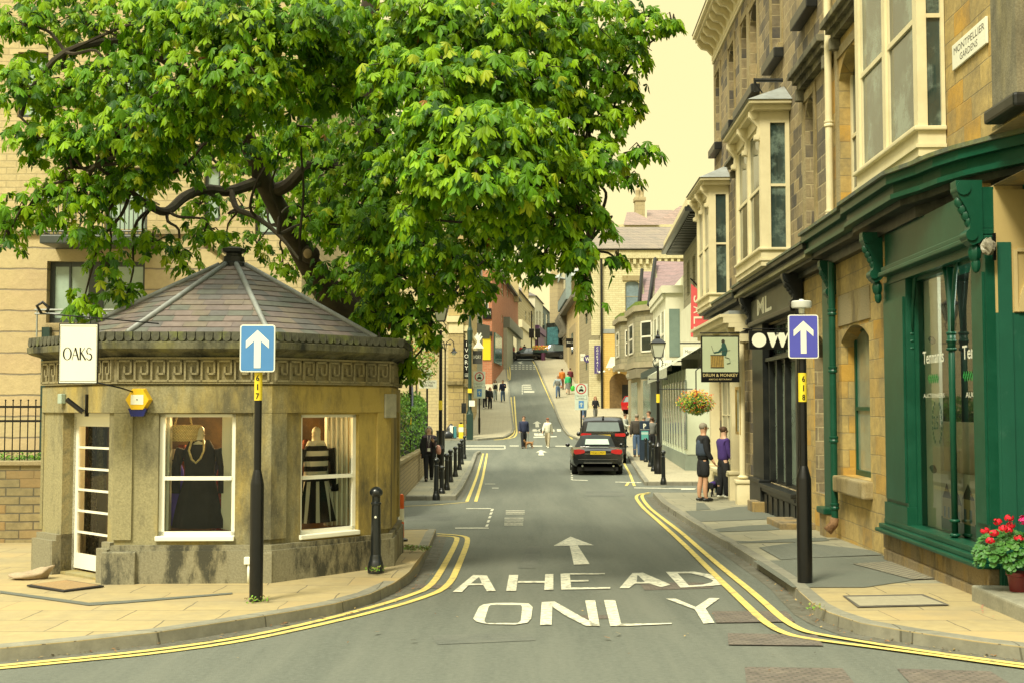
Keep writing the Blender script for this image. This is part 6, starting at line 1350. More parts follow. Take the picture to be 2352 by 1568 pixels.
for (a, b, c) in (((1504, 599, 71.5), (1489, 703, 69), (1517, 690, 69)), ((1474, 623, 78), (1464, 730, 76), (1484, 712, 76))):
    A2, B2, C2 = at(*a), at(*b), at(*c)
    mb = MB(); mb.poly([A2, B2, C2], (0, .3, 0)); o = mb.build('gable', GST, rw); o.matrix_local = Matrix.Translation(-rw.location)
    mb = MB(); mb.tube([A2 + Vector((0, -.25, .1)), B2 + Vector((0, -.25, 0))], .11, 4); o = mb.build('bargeboard', BLACKP, rw); o.matrix_local = Matrix.Translation(-rw.location)
# ---------------------------------------------------------------- white bay shop and nearest white shops of the middle block
wbs = bld('white_bay_shop', 1524, 70, 'white painted shop with dentilled bay window between the stone gables and the pink banner')
f_x = fpx(1524, 70, 1572, 57)
WH2 = mat('white_stucco', (.66, .65, .50), .7, var=.06, dirt=(.42, .40, .28), dscale=1.5, damt=.35)
o, Lx2 = face(wbs, f_x, -.4, f_x.Z(1550, 655), WH2, [(1534, 731, 1541, 800)], wm=WHITE, depth=9)
ua, ub = f_x.U(1535), f_x.U(1570); za, zb6 = f_x.Z(1550, 846), f_x.Z(1550, 692); mb = MB(); pr = .8
mb.box(ua, ub, -pr, 0, za, zb6); mb.box(ua - .15, ub + .15, -pr - .2, 0, zb6, zb6 + .35)
for k in range(18): u = ua + (ub - ua) * (k + .5) / 18; mb.box(u - .12, u + .04, -pr - .16, -pr - .001, zb6 - .25, zb6 - .01)
add_part(wbs, Lx2, mb, 'bay', WH2)
for k, (a, b) in enumerate(((.08, .36), (.40, .66), (.70, .94))):
    x0, x1 = ua + (ub - ua) * a, ua + (ub - ua) * b; z0_, z1_ = za + (zb6 - za) * .12, za + (zb6 - za) * .78
    m1 = MB(); m1.box(x0, x1, -pr - .05, -pr - .001, (z0_ + z1_) / 2 - .05, (z0_ + z1_) / 2 + .05); m1.box(x0 - .08, x0, -pr - .06, -pr - .001, z0_, z1_); m1.box(x1, x1 + .08, -pr - .06, -pr - .001, z0_, z1_); m1.box(x0 - .08, x1 + .08, -pr - .1, -pr - .001, z0_ - .12, z0_); o1 = add_part(wbs, Lx2, m1, 'window', WHITE)
    q = MB(); q.box(x0, x1, -pr - .02, -pr - .002, z0_, z1_); q.build('pane', mat('pane_pale_green', (.16, .22, .19), .12), o1)
m1 = MB(); m1.box(ub + .001, ub + .03, -pr + .15, -.15, za + (zb6 - za) * .12, za + (zb6 - za) * .78); add_part(wbs, Lx2, m1, 'side_pane', mat('pane_pale_green', (.16, .22, .19), .12))
mb = MB(); mb.box(0, f_x.len, -1.3, 0, f_x.Z(1550, 862), f_x.Z(1550, 846)); mb.box(0, f_x.len, -.9, 0, -.4, f_x.Z(1550, 862)); add_part(wbs, Lx2, mb, 'shopfront', mat('dark_teal_shopfront', (.025, .05, .05), .5, var=.2))
nw = bld('white_corner_shop', 1572, 57, 'tall white and stone shop with bracketed dark eaves behind the pink SALE banner')
f_y = fpx(1572, 57, 1640, 44.5)
o, Ly = face(nw, f_y, -.5, f_y.Z(1590, 540), GST, [(1578, 600, 1584, 680), (1591, 585, 1597, 675), (1576, 731, 1586, 831), (1596, 725, 1606, 835), (1618, 720, 1628, 840)], wm=WHITE, d=.2, depth=12)
mb = MB(); mb.box(-.2, f_y.len, -.9, .0, f_y.Z(1590, 540), f_y.Z(1590, 522)); add_part(nw, Ly, mb, 'eaves', CRM)
mb = MB(); mb.box(-.3, f_y.len, -1.0, -.2, f_y.Z(1590, 552), f_y.Z(1590, 543))
for k in range(26): u = k * f_y.len / 26; mb.box(u, u + .2, -.8, 0, f_y.Z(1590, 556), f_y.Z(1590, 548))
add_part(nw, Ly, mb, 'eaves_brackets', BLACKP)
mb = MB(); mb.box(f_y.U(1573), f_y.U(1612), -.15, 0, f_y.Z(1590, 870), f_y.Z(1590, 700)); add_part(nw, Ly, mb, 'white_render', WH2)
mb = MB(); u1_ = f_y.len; zc = f_y.Z(1600, 868)
mb.add([(0, -.1, zc + 1.2), (u1_, -.1, zc + 1.2), (u1_, -1.7, zc + .25), (0, -1.7, zc + .25), (0, -1.7, zc - .1), (u1_, -1.7, zc - .1)], [(0, 3, 2, 1), (3, 4, 5, 2)]); add_part(nw, Ly, mb, 'glass_canopy', mat('canopy_pale', (.40, .43, .34), .4, var=.3, scale=4))
mb = MB(); mb.box(0, u1_, -1.0, 0, .25, zc + .2, 0); mb.box(-.05, u1_, -1.06, 0, -.5, .3, 1)
for k in range(9): u = u1_ * (k + .1) / 9; mb.box(u, u + .25, -1.05, -1.0, .3, zc + .2, 0)
for k in range(9): u = u1_ * (k + .1) / 9 + .3; mb.box(u, u + u1_ / 9 - .38, -1.03, -1.0, .5, zc - .2, 2)
add_part(nw, Ly, mb, 'shopfront', [mat('pale_mint_paint', (.50, .54, .40), .6, var=.06), mat('mint_grey_riser', (.22, .26, .21), .6), mat('net_pane', (.13, .17, .145), .12, var=.5, scale=2)])
# hanging signs of the middle block
def hang(name, x0, y0, x1, y1, Y, label, txts, mats_, arm=None, cat='sign', th=.03, rot=0):
    c = at((x0 + x1) / 2, (y0 + y1) / 2, Y); s_ = Y / FPX; w_, h_ = (x1 - x0) * s_ / 2, (y1 - y0) * s_ / 2
    o = empty(name, c, rot, label, cat); mb = MB(); mb.box(-w_, w_, -th, th, -h_, h_, 0)
    for (t, cx, cz, hh, ww) in txts: text(mb, t, cx * w_, cz * h_, hh * 2 * h_, ww * 2 * w_ if ww else None, depth=-th - .004, mi=1, center=True)
    mb.build('panel', mats_, o)
    if arm: MB().tube([((arm[0] - (x0 + x1) / 2) * s_, 0, (-arm[2] + (y0 + y1) / 2) * s_), ((arm[1] - (x0 + x1) / 2) * s_, 0, (-arm[2] + (y0 + y1) / 2) * s_)], .03, 6).build('bracket', BLACKM, o)
    return o
hang('hanging_sign', 1514, 826, 1543, 851, 56, 'small white hanging sign reading FIK beside the lamp post', [('FIK', .1, -.35, .4, .7)], [SIGNW, BLACKM], (1514, 1606, 829))
hang('hanging_sign', 1569, 796, 1612, 824, 47, 'white hanging sign with black handwritten lettering behind the drummer sign', [('Morgan C', .05, -.2, .35, .85)], [SIGNW, BLACKM], (1562, 1612, 788))
c = at(1606, 714, 46); o = empty('shop_banner', c, 0, 'pink red SALE banner hanging vertically over the middle shops', 'banner'); s_ = 46 / FPX
mb = MB(); mb.poly([(-18 * s_, 0, 62 * s_), (22 * s_, .02, 28 * s_), (22 * s_, .02, -64 * s_), (-20 * s_, 0, -60 * s_)], (0, .03, 0), 0)
Mt = Matrix.Rotation(R(-90), 4, 'Y'); 
for k, ch in enumerate('SALE'):
    t_ = MB(); text(t_, ch, 0, 0, 19 * s_, 17 * s_, depth=-.006, mi=0, center=True, bold=.01); Mk = Matrix.Translation((-13 * s_, 0, (26 - k * 24) * s_)) @ Mt.inverted(); mb.add([Mk @ Vector((p[0], p[1], p[2])) for p in t_.v], t_.f, 1)
mb.build('cloth', [mat('banner_red', (.62, .09, .09), .7, var=.08), mat('banner_letter', (.75, .60, .45), .7)], o); MB().tube([(-20 * s_, -.02, 75 * s_), (30 * s_, -.02, 22 * s_)], .03, 6).build('pole', BLACKM, o)
o = empty('shop_banner', at(1372, 825, 96.5), 0, 'vertical purple banner reading COCKTAILS on the white brick corner', 'banner'); s_ = 96.5 / FPX
mb = MB(); mb.box(-7 * s_, 7 * s_, -.04, .04, -32 * s_, 32 * s_, 0)
for k, ch in enumerate('COCKTAILS'): text(mb, ch, 0, (24 - k * 6.6) * s_, 4.6 * s_, depth=-.045, mi=1, center=True, bold=.02)
mb.build('panel', [mat('sign_purple', (.07, .05, .17), .6), SIGNW], o)
o = empty('round_sign', at(1349.5, 823.5, 98), 0, 'round purple sign with a white W beside the COCKTAILS banner', 'sign'); s_ = 98 / FPX
mb = MB(); mb.lathe([(9 * s_, -.03), (9 * s_, .03)], 20, mi=0, M=Matrix.Rotation(R(90), 4, 'X')); text(mb, 'W', 0, -4.5 * s_, 9 * s_, 11 * s_, depth=-.035, mi=1, center=True, bold=.03); mb.build('panel', [MATS['sign_purple'], SIGNW], o)
hang('hanging_sign', 1300, 777, 1313, 797, 125, 'small black hanging sign near the top of the hill on the right', [('Bistro', 0, -.15, .22, .7)], [BLACKM, SIGNW])
hang('hanging_sign', 1333, 812, 1344, 828, 104, 'small white hanging notice left of the round purple sign', [('MENU', 0, -.1, .2, .7)], [SIGNW, BLACKM])
o = hang('car_park_sign', 963, 872, 1003, 891, 60, 'white pay and display car park sign on a post behind the railings', [('Pay & Display', 0, .1, .3, .85), ('CAR PARK', 0, -.6, .3, .6)], [SIGNW, BLACKM]); s_ = 60 / FPX
MB().tube([(-2 * s_, .02, -9 * s_), (-2 * s_, .02, -2.2)], .05, 6).build('post', BLACKM, o); mb = MB(); mb.lathe([(13 * s_, -.02), (13 * s_, .02)], 20, mi=0, M=Matrix.Translation((-2 * s_, 0, 24 * s_)) @ Matrix.Rotation(R(90), 4, 'X')); mb.box(-8 * s_, 5 * s_, -.024, -.02, 20 * s_, 26 * s_, 1); mb.build('round_panel', [SIGNW, BLACKM], o)
# ================================================================ STREET FURNITURE
def gpos(px, py, dz=KH): p = gp(px, py, dz); return Vector((p.x, p.y, p.z - .0))
# ---- bollards
BOLM = mat('bollard_paint', (.005, .008, .010), .28, var=.4, scale=12, bump_=.06, spec=.7, dirt=(.10, .10, .08), dscale=14, damt=.35, dlo=.62, dhi=.7)
def make_bollard():
    o = empty('bollard', (0, 0, 0), 0, 'x', 'bollard')
    MB().lathe([(.098, -.03), (.098, .05), (.09, .07), (.088, .1), (.078, .115), (.072, .16), (.062, .19)], 16).build('foot', BOLM, o, smooth='auto')
    MB().lathe([(.062, .19), (.058, .5), (.054, .78), (.064, .79), (.064, .805), (.05, .82), (.05, .885)], 16).build('shaft', BOLM, o, smooth='auto')
    MB().lathe([(.05, .885), (.072, .9), (.08, .92), (.08, .945), (.068, .965), (.05, .985), (.02, 1.0), (.0, 1.003)], 16).build('cap', BOLM, o, smooth='auto')
    return o
nb = make_bollard(); nb['label'] = 'nearest black bollard, in front of the kiosk wall with a small round sticker'
p = gp(863, 1309, KH + .05); nb.location = p; nb['group'] = 'black cast iron bollards'
MB().lathe([(.014, -.001), (.014, .001)], 10, M=Matrix.Translation((.0, -.062, .64)) @ Matrix.Rotation(R(90), 4, 'X')).build('sticker', SIGNW, nb)
b0 = make_bollard(); used = set()
BL = [(1002, 1144.9, 'nearest bollard of the left row, at the side lane corner'), (1014.6, 1132, 'short bollard just behind the nearest one of the left row'), (1026, 1124, 'third bollard of the left row, beside the tall lamp post'), (1034.5, 1106, 'fourth bollard of the left row'),
      (1045.7, 1093.5, 'fifth bollard of the left row'), (1055, 1077.7, 'sixth bollard of the left row'), (1060.4, 1065, 'seventh bollard of the left row'), (1066.7, 1051.5, 'last and farthest bollard of the left row'),
      (1524, 1109.6, 'nearest bollard of the right row, at the pavement end'), (1501, 1081, 'second bollard of the right row, left of the lamp post'), (1493.6, 1070.6, 'third bollard of the right row'), (1483.6, 1060, 'farthest bollard of the right row, beside the parking meter')]
for x, y, lb in BL:
    o = place(b0, gpos(x, y), random.random(), lb, used); o['group'] = 'black cast iron bollards'
    if 'short' in lb: o.scale = (1, 1, .72)
# ---- the two near poles with one way arrows
def arrow_sign(o, w_, h_, z, y, colr):
    def rr(w2, h2, r, y_, n=5):
        P = []
        for cx, cz, a0 in ((w2 - r, h2 - r, 0), (-w2 + r, h2 - r, 90), (-w2 + r, -h2 + r, 180), (w2 - r, -h2 + r, 270)):
            for k in range(n + 1): a = R(a0 + 90 * k / n); P.append((cx + r * math.cos(a), y_, z + cz + r * math.sin(a)))
        return P
    mb = MB(); mb.poly(rr(w_ / 2, h_ / 2, .03, y), (0, .02, 0), 0); mb.poly(rr(w_ / 2 - .012, h_ / 2 - .012, .02, y - .002), (0, .0019, 0), 1)
    a = w_ / .36; P = [(0, .185), (.118, .075), (.118, -.0), (.034, .075), (.034, -.20), (-.034, -.20), (-.034, .075), (-.118, -.0), (-.118, .075)]
    mb.poly([(x * a, y - .004, z + q * a) for x, q in P], (0, .0019, 0), 0)
    mb.build('sign_panel', [SIGNW, colr], o)
def tagplate(o, digits, zt, r, hgt):
    mb = MB(); n = 10; V = []
    for k in range(n + 1):
        a = R(-180 + 180 * k / n); V += [((r + .003) * math.cos(a), (r + .003) * math.sin(a), zt - hgt), ((r + .003) * math.cos(a), (r + .003) * math.sin(a), zt)]
    mb.add(V, [(2 * k, 2 * k + 2, 2 * k + 3, 2 * k + 1) for k in range(n)], 0)
    for k, ch in enumerate(digits): text(mb, ch, 0, zt - hgt * (.31 + k * .32), hgt * .21, .034 if ch != '1' else .012, depth=-(r + .0055), mi=1, center=True, bold=.02)
    mb.build('number_plate', [mat('plate_yellow', (.72, .55, .03), .5, var=.05), BLACKM], o)
for (px, py, rb_, rt, zj, ztop, sw, shh, zs, dg, lb, colr) in ((588, 1379, .069, .038, 1.18, 2.3, .36, .48, 2.57, '617', 'black pole with blue one way arrow sign, numbered 617, in front of the kiosk', mat('sign_blue_light', (.07, .22, .48), .45, var=.06)),
                                                     (1849, 1337, .085, .046, 1.17, 3.05, .345, .495, 2.79, '618', 'black pole with violet blue one way arrow sign, numbered 618, on the right pavement', mat('sign_blue_violet', (.075, .08, .42), .45, var=.06))):
    o = empty('sign_pole', gpos(px, py), 0, lb, 'sign pole'); o['group'] = 'one way arrow poles'
    MB().lathe([(rb_, -.05), (rb_, zj), (rb_ * .95, zj + .02), (rt * 1.15, zj + .13), (rt, zj + .15)], 20).build('base_sleeve', BLACKM, o, smooth='auto')
    MB().tube([(0, 0, zj + .14), (0, 0, ztop)], rt, 16).build('pole', BLACKM, o, smooth='auto')
    arrow_sign(o, sw, shh, zs, -rt - .03, colr)
    tagplate(o, dg, 2.33 if dg == '617' else 2.38, rt, .29 if dg == '617' else .33)
    c_ = MB(); c_.box(-rt - .01, rt + .01, -rt - .012, rt, zs - .12, zs - .09); c_.build('clip', BLACKM, o)
    if dg == '618':
        MB().lathe([(.03, 3.05), (.035, 3.1), (.03, 3.12)], 12).build('lamp_neck', SIGNW, o); MB().lathe([(.02, 3.115), (.11, 3.12), (.115, 3.14), (.115, 3.19), (.105, 3.2), (.03, 3.205), (.025, 3.22)], 20).build('lamp_cap', mat('grey_white_plastic', (.55, .56, .5), .4), o, smooth='auto')
    else: MB().lathe([(rt, 2.3), (rt, 2.75), (.0, 2.76)], 12).build('pole_top', BLACKM, o)
# ---- reflective orange and white post beside the kiosk, weeds in the corner
ORG = mat('orange_plastic', (.75, .13, .02), .5, var=.1)
p = gpos(914, 1207); p.y = 19.1; p.x = at(922, 1200, 19.1).x; p.z = g(19.1) + KH
o = empty('marker_post', p, 0, 'orange and white flexible marker post behind the right corner of the kiosk', 'marker post')
MB().lathe([(.10, -.02), (.10, .03), (.045, .05)], 12).build('base', BLACKP, o); MB().lathe([(.042, .05), (.038, .68), (.03, .72), (.0, .73)], 12).build('post', ORG, o, smooth='auto'); MB().lathe([(.043, .3), (.0425, .5)], 12).build('white_band', SIGNW, o)
def weedfn(c, r):
    def fn(q): a = q.random() * 6.28; k = q.random() ** .5; return Vector(c) + Vector((r * k * math.cos(a), r * k * math.sin(a) * .5, q.random() * .06)), (0, -.3, 1)
    return fn
for i, (px, py, r, n, lb) in enumerate(((945, 1262, .28, 500, 'patch of weeds and dirt at the kiosk corner'), (863, 1311, .13, 60, 'tiny weeds at the foot of the near bollard'), (590, 1382, .14, 60, 'tiny weeds at the foot of the left sign pole'), (1874, 1400, .1, 40, 'tiny weed by the right kerb'))):
    o = leafmass('weeds', [LG[0], LG[2], mat('dry_weed', (.16, .12, .05), .9)], weedfn(gp(px, py, KH + .0 + (.06 if i < 2 else 0)), r), n, .018, 40 + i); tag(o, lb, 'weeds', kind='stuff')
# ---- lamp posts
LAMPG = mat('lantern_glass', (.55, .58, .46), .3, var=.05, spec=.6)
def lantern(o, z, s_=1.0, M=None):
    """square Windsor lantern"""
    T = M or Matrix.Identity(4)
    w0, w1, h = .13 * s_, .235 * s_, .46 * s_
    fr_ = MB()
    for sx in (-1, 1):
        for sy in (-1, 1): fr_.tube([T @ Vector((sx * w0, sy * w0, z)), T @ Vector((sx * w1, sy * w1, z + h))], .014 * s_, 5)
    fr_.lathe([(w0 * 1.5, z - .03), (w0 * 1.5, z)], 4, rot=R(45), M=T); fr_.lathe([(w1 * 1.55, z + h), (w1 * 1.55, z + h + .03)], 4, rot=R(45), M=T)
    fr_.lathe([(w1 * 1.5, z + h + .03), (w1 * .75, z + h + .16 * s_), (w1 * .5, z + h + .17 * s_), (w1 * .5, z + h + .24 * s_), (.05, z + h + .3 * s_), (.03, z + h + .36 * s_), (.045, z + h + .4 * s_), (.0, z + h + .5 * s_)], 4, rot=R(45), M=T); fr_.build('lantern_frame', BLACKM, o)
    q = MB(); q.lathe([(w0 * 1.38, z), (w1 * 1.38, z + h)], 4, rot=R(45), M=T); q.build('lantern_glass', LAMPG, o)
def lamp_post(px, py, zl, lb, s_=1.0, dz=KH, Y=None):
    p = gpos(px, py, dz)
    o = empty('street_lamp', p, 0, lb, 'street lamp')
    MB().lathe([(.15, -.05), (.15, .25), (.12, .3), (.12, .9), (.14, .95), (.09, 1.05), (.07, 1.1), (.06, 1.3)], 12).build('base', BLACKM, o, smooth='auto')
    MB().lathe([(.06, 1.3), (.052, zl - .9), (.07, zl - .88), (.07, zl - .82), (.045, zl - .8), (.04, zl - .3)], 12).build('column', BLACKM, o, smooth='auto')
    mb = MB(); mb.tube([(-.3, 0, zl - .75), (.3, 0, zl - .75)], .016, 6)
    for sx in (-1, 1): mb.tube([(0, 0, zl - .38), (sx * .14, 0, zl - .3), (sx * .17, 0, zl - .15), (sx * .08, 0, zl - .02)], .018, 6); mb.ball((sx * .3, 0, zl - .75), .03, 6, 5)
    mb.build('ladder_bar', BLACKM, o); lantern(o, zl, s_)
    return o
o = lamp_post(1512.6, 1087, 4.02, 'tall black street lamp with square lantern beside the right bollard row'); tagplate(o, '', 2.75, .06, .3)
MB().tube([(.05, 0, 2.92), (1.2, 0, 2.92)], .02, 6).build('banner_arm', BLACKM, o)
o = lamp_post(1011.4, 1098, 5.05, 'tallest black street lamp rising into the tree leaves beside the left bollard row'); tagplate(o, '', 2.5, .06, .3)
# thin pole with edge-on blue sign
o = empty('sign_pole', gpos(941, 1116.6), 0, 'thin black pole with an edge-on blue sign by the garden wall', 'sign pole')
MB().lathe([(.085, -.05), (.085, .85), (.05, .9)], 14).build('base_sleeve', BLACKM, o, smooth='auto'); MB().tube([(0, 0, .88), (0, 0, 3.4)], .037, 10).build('pole', BLACKM, o, smooth='auto')
MB().bev(.04, .06, -.0, .4, 2.3, 2.85, .01).build('sign_panel', [mat('sign_back_blue', (.16, .18, .32), .5)], o); tagplate(o, '', 1.98, .037, .33)
# double arm lamp, big dark column, thin far pole
o = empty('street_lamp', gpos(1022, 1006), 0, 'slender twin arm lamp with shepherd crook arms behind the bin', 'street lamp'); Z_ = 5.9
MB().tube([(0, 0, 0), (0, 0, Z_ - .6)], [.07, .04], 8).build('column', BLACKM, o)
for sx in (-1, 1):
    MB().tube([(0, 0, Z_ - .9), (sx * .08, 0, Z_ - .2), (sx * .3, 0, Z_ - .02), (sx * .5, 0, Z_ - .2), (sx * .52, 0, Z_ - .5)], .03, 6).build('arm', BLACKM, o)
    MB().lathe([(.03, .0), (.08, -.08), (.1, -.2), (.22, -.3), (.24, -.33)], 12, (sx * .52, 0, Z_ - .5)).build('lamp_shade', BLACKM, o, smooth='auto'); MB().lathe([(.13, -.335), (.11, -.42), (.02, -.46)], 10, (sx * .52, 0, Z_ - .5)).build('bulb', LAMPG, o)
o = empty('street_lamp', gpos(1079, 1006), 0, 'massive dark green lamp column with fluted head and cabinet foot at the hill corner', 'street lamp')
MB().bev(-.2, .2, -.18, .18, -.1, 1.45, .03).build('cabinet', DGRN, o); MB().lathe([(.2, 1.45), (.11, 1.7), (.105, 3.2), (.10, 5.4), (.13, 5.5), (.1, 5.6)], 12).build('column', DGRN, o, smooth='auto'); MB().lathe([(.1, 5.6), (.15, 5.8), (.17, 6.4), (.1, 6.6), (.05, 7.4), (0, 7.5)], 8).build('head', DGRN, o)
mb = MB(); mb.box(-.04, .3, -.22, -.19, 1.9, 2.25); mb.build('notice', SIGNW, o); mb = MB(); mb.box(-.12, .12, -.21, -.19, 2.7, 2.95); mb.build('yellow_notice', MATS['plate_yellow'], o); MB().bev(-.5, -.22, -.15, .15, 1.5, 2.1, .02).build('control_box', BLACKP, o)
o = empty('signal_pole', gpos(1148, 838), 0, 'black street pole with thick lower sleeve near the top of the hill on the left', 'pole'); k = 138 / FPX
MB().tube([(0, 0, 0), (0, 0, 8.2)], .10, 8).build('pole', BLACKM, o); MB().bev(-.3, .3, -.2, .2, .9, 3.2, .05).build('cabinet', BLACKM, o)
# ---- no vehicles boards
def nov(px, py, Y, wd, hg, zb, lb):
    p = at(px, 935, Y); o = empty('traffic_sign', (p.x, Y, g(Y) + KH), 0, lb, 'traffic sign'); h2 = wd / 2
    mb = MB(); mb.bev(-h2, h2, -.02, .0, zb, zb + hg, .008, 0)
    zc = zb + hg * .80; mb.lathe([(h2 * .80, -.001), (h2 * .80, .001)], 28, mi=1, M=Matrix.Translation((0, -.024, zc)) @ Matrix.Rotation(R(90), 4, 'X')); mb.lathe([(h2 * .64, -.001), (h2 * .64, .001)], 28, mi=0, M=Matrix.Translation((0, -.028, zc)) @ Matrix.Rotation(R(90), 4, 'X'))
    mb.box(-h2 * .36, h2 * .36, -.033, -.03, zc - h2 * .35, zc - h2 * .12, 2); mb.box(-h2 * .24, h2 * .24, -.033, -.03, zc - h2 * .12, zc + .0, 2); mb.box(-h2 * .32, -h2 * .2, -.033, -.03, zc - h2 * .45, zc - h2 * .35, 2); mb.box(h2 * .2, h2 * .32, -.033, -.03, zc - h2 * .45, zc - h2 * .35, 2)
    mb.box(-h2 * .22, h2 * .25, -.033, -.03, zc + h2 * .15, zc + h2 * .25, 2); mb.ball((h2 * .05, -.032, zc + h2 * .36), (h2 * .1, .002, h2 * .1), 8, 5, 2)
    mb.box(-h2 * .86, h2 * .86, -.024, -.021, zb + hg * .40, zb + hg * .57, 2); mb.box(-h2 * .83, h2 * .83, -.027, -.024, zb + hg * .407, zb + hg * .563, 0)
    text(mb, 'Except for', 0, zb + hg * .50, hg * .042, wd * .62, depth=-.03, mi=2, center=True); text(mb, 'access', 0, zb + hg * .43, hg * .036, wd * .4, depth=-.03, mi=2, center=True)
    mb.box(-h2 * .4, h2 * .4, -.025, -.022, zb + hg * .07, zb + hg * .35, 3); a = wd / 2 * .34
    mb.poly([(x * a, -.03, zb + hg * .21 + q * a) for x, q in ((0, 1.0), (.75, .35), (.75, -.1), (.25, .35), (.25, -1.0), (-.25, -1.0), (-.25, .35), (-.75, -.1), (-.75, .35))], (0, .003, 0), 0)
    mb.build('board', [mat('board_grey_green', (.50, .56, .46), .5), mat('sign_red', (.45, .03, .03), .5), BLACKM, MATS['sign_blue_light']], o)
    MB().tube([(0, .03, 0), (0, .03, zb + hg)], .045, 10).build('post', BLACKM, o); MB().lathe([(.07, 0.1), (.07, 1.0), (.05, 1.05)], 12, (0, .03, 0)).build('base_sleeve', BLACKM, o)
nov(1101, 883, 76, .735, 1.68, 2.22, 'no vehicles traffic sign board at the foot of the hill, left side'); nov(1335, 887, 66, .70, 1.43, 1.98, 'no vehicles traffic sign board above the parked cars, right side')
# ---- parking meter, bins, barrier pieces, bags
o = empty('parking_meter', gpos(1480.5, 1056), 0, 'dark blue parking ticket machine with white P behind the right bollards', 'parking meter')
mb = MB(); mb.bev(-.2, .2, -.14, .14, 0, 1.68, .03, 0); mb.build('casing', mat('meter_blue_black', (.02, .035, .06), .4), o)
mb = MB(); mb.box(-.15, .15, -.155, -.14, .88, 1.25, 0); mb.box(-.15, .15, -.158, -.155, 1.1, 1.2, 1); text(mb, 'P', 0, 1.36, .2, .13, depth=-.145, mi=2, center=True, bold=.03); mb.box(-.2, .2, -.143, -.141, 1.3, 1.31, 2); mb.build('panel', [mat('meter_teal', (.10, .35, .33), .4), mat('meter_pale', (.4, .55, .5), .4), SIGNW], o)
o = empty('litter_bin', gpos(1012, 1037), 0, 'dark square litter bin behind the lamp post on the left pavement', 'bin'); MB().bev(-.2, .2, -.18, .18, 0, 1.0, .02).build('body', BLACKP, o); MB().bev(-.22, .22, -.2, .2, 1.0, 1.06, .02).build('lid', BLACKP, o)
for (px, py, w_, h_, m_, nm, lb, ct) in ((1066.5, 1000, .14, .95, ORG, 'barrier_post', 'orange and white barrier post beside the dark lamp cabinet', 'barrier'), (1059, 1006, .14, .85, MATS['plate_yellow'], 'barrier_post', 'yellow and white barrier post at the hill corner', 'barrier'),
                                  (1038, 1006, .12, .75, SIGNW, 'leaning_board', 'white board stood among bags at the hill corner', 'board'), (1044, 1006, .12, .72, mat('board_teal', (.05, .2, .22), .6), 'leaning_board', 'teal board stood among bags at the hill corner', 'board')):
    o = empty(nm, gpos(px, py), 0, lb, ct); MB().bev(-w_, w_, -.06, .06, 0, h_, .02).build('body', m_, o)
    if 'barrier' in nm: MB().bev(-w_ - .004, w_ + .004, -.066, .066, h_ * .45, h_ * .78, .01).build('white_band', SIGNW, o); MB().bev(-w_ * .5, w_ * .5, -.04, .04, h_, h_ + .1, .01).build('top_knob', BLACKP, o)
    else: MB().bev(-w_ * .7, w_ * .7, -.07, .09, -.0, .05, .01).build('foot', BLACKP, o)
def lump(c, r, seed):
    mb = MB(); mb.ball(c, r, 14, 9); q = random.Random(seed); ph = [q.uniform(0, 6) for _ in range(4)]
    mb.v = [(x * (1 + .1 * math.sin(z * 14 + ph[0]) + .06 * math.sin(y * 17 + ph[1])), y * (1 + .1 * math.sin(x * 13 + ph[2])), max(0, z + .03 * math.sin(x * 15 + ph[3]))) for x, y, z in mb.v]; return mb
for i, (px, py, r, lb) in enumerate(((1029, 1006, (.32, .25, .25), 'black rubbish bag on the ground at the hill corner'), (1036, 1003, (.3, .25, .42), 'taller black rubbish bag behind the boards at the hill corner'))):
    o = lump((0, 0, r[2] * .9), r, i).build('rubbish_bag', mat('bin_bag', (.02, .024, .03), .3, spec=.7), smooth=True); o.location = gpos(px, py); tag(o, lb, 'bag')
# entrance railing and steps by the stone building
o = empty('entrance_railing', gpos(1048, 992), 0, 'black stair railing in front of the stone corner building', 'railing')
mb = MB()
for k in range(8): mb.tube([(-.9 + k * .26, 0, .5), (-.9 + k * .26, 0, 1.4)], .02, 5)
mb.tube([(-.95, 0, 1.4), (.95, 0, 1.4)], .025, 5); mb.tube([(-.95, 0, .55), (.95, 0, .55)], .02, 5); mb.build('rails', BLACKM, o); MB().bev(-1.1, 1.0, -.1, .5, -.1, .5, .02).build('landing', STJ, o)
for (px, zt, yb) in ((1041, 3.3, 1000), (1053, 2.4, 1002)): o = MB().tube([(0, 0, 0), (0, 0, zt)], .05, 8).tube([(0, 0, 0), (0, 0, .3)], .08, 8).build('slim_post', BLACKM); o.location = gpos(px, yb); tag(o, 'slim black post %s the stair railing' % ('left of' if px < 1045 else 'just right of'), 'post')
# ---- traffic lights and planter at the hill top
for i, (px, lb) in enumerate(((1221, 'traffic light head on a tall pole at the top of the hill, left one'), (1235, 'dark traffic light head right of the tall pole at the hill top'), (1271, 'traffic light head in front of the teal shop at the hill top'))):
    p = at(px, 935, 152 + i); o = empty('traffic_light', (p.x, p.y, g(152 + i)), 0, lb, 'traffic light'); zc = at(px, 766, 152).z - g(152)
    MB().tube([(0, 0, 0), (0, 0, zc + (2.8 if i == 0 else .4))], .08, 6).build('pole', BLACKM, o); mb = MB(); mb.bev(-.32, .32, -.15, .15, zc - .55, zc + .6, .04, 0)
    mb.build('signal_head', BLACKM, o)
    for k in range(3): MB().lathe([(.1, -.17), (.12, -.16)], 10, mi=0, M=Matrix.Translation((0, 0, zc - .35 + .35 * k)) @ Matrix.Rotation(R(90), 4, 'X')).build('lens', BLACKP, o)
p = at(1242, 935, 144.5); o = empty('flower_planter', (p.x, p.y, g(144.5) + .0), 0, 'long planter of orange and yellow flowers in front of the black cars', 'planter'); zq = at(1242, 797, 144.5).z - g(144.5)
FL = [mat('flower_orange', (.65, .14, .02), .6), mat('flower_yellow', (.70, .48, .03), .6), LG[0], mat('flower_red', (.55, .03, .03), .6)]
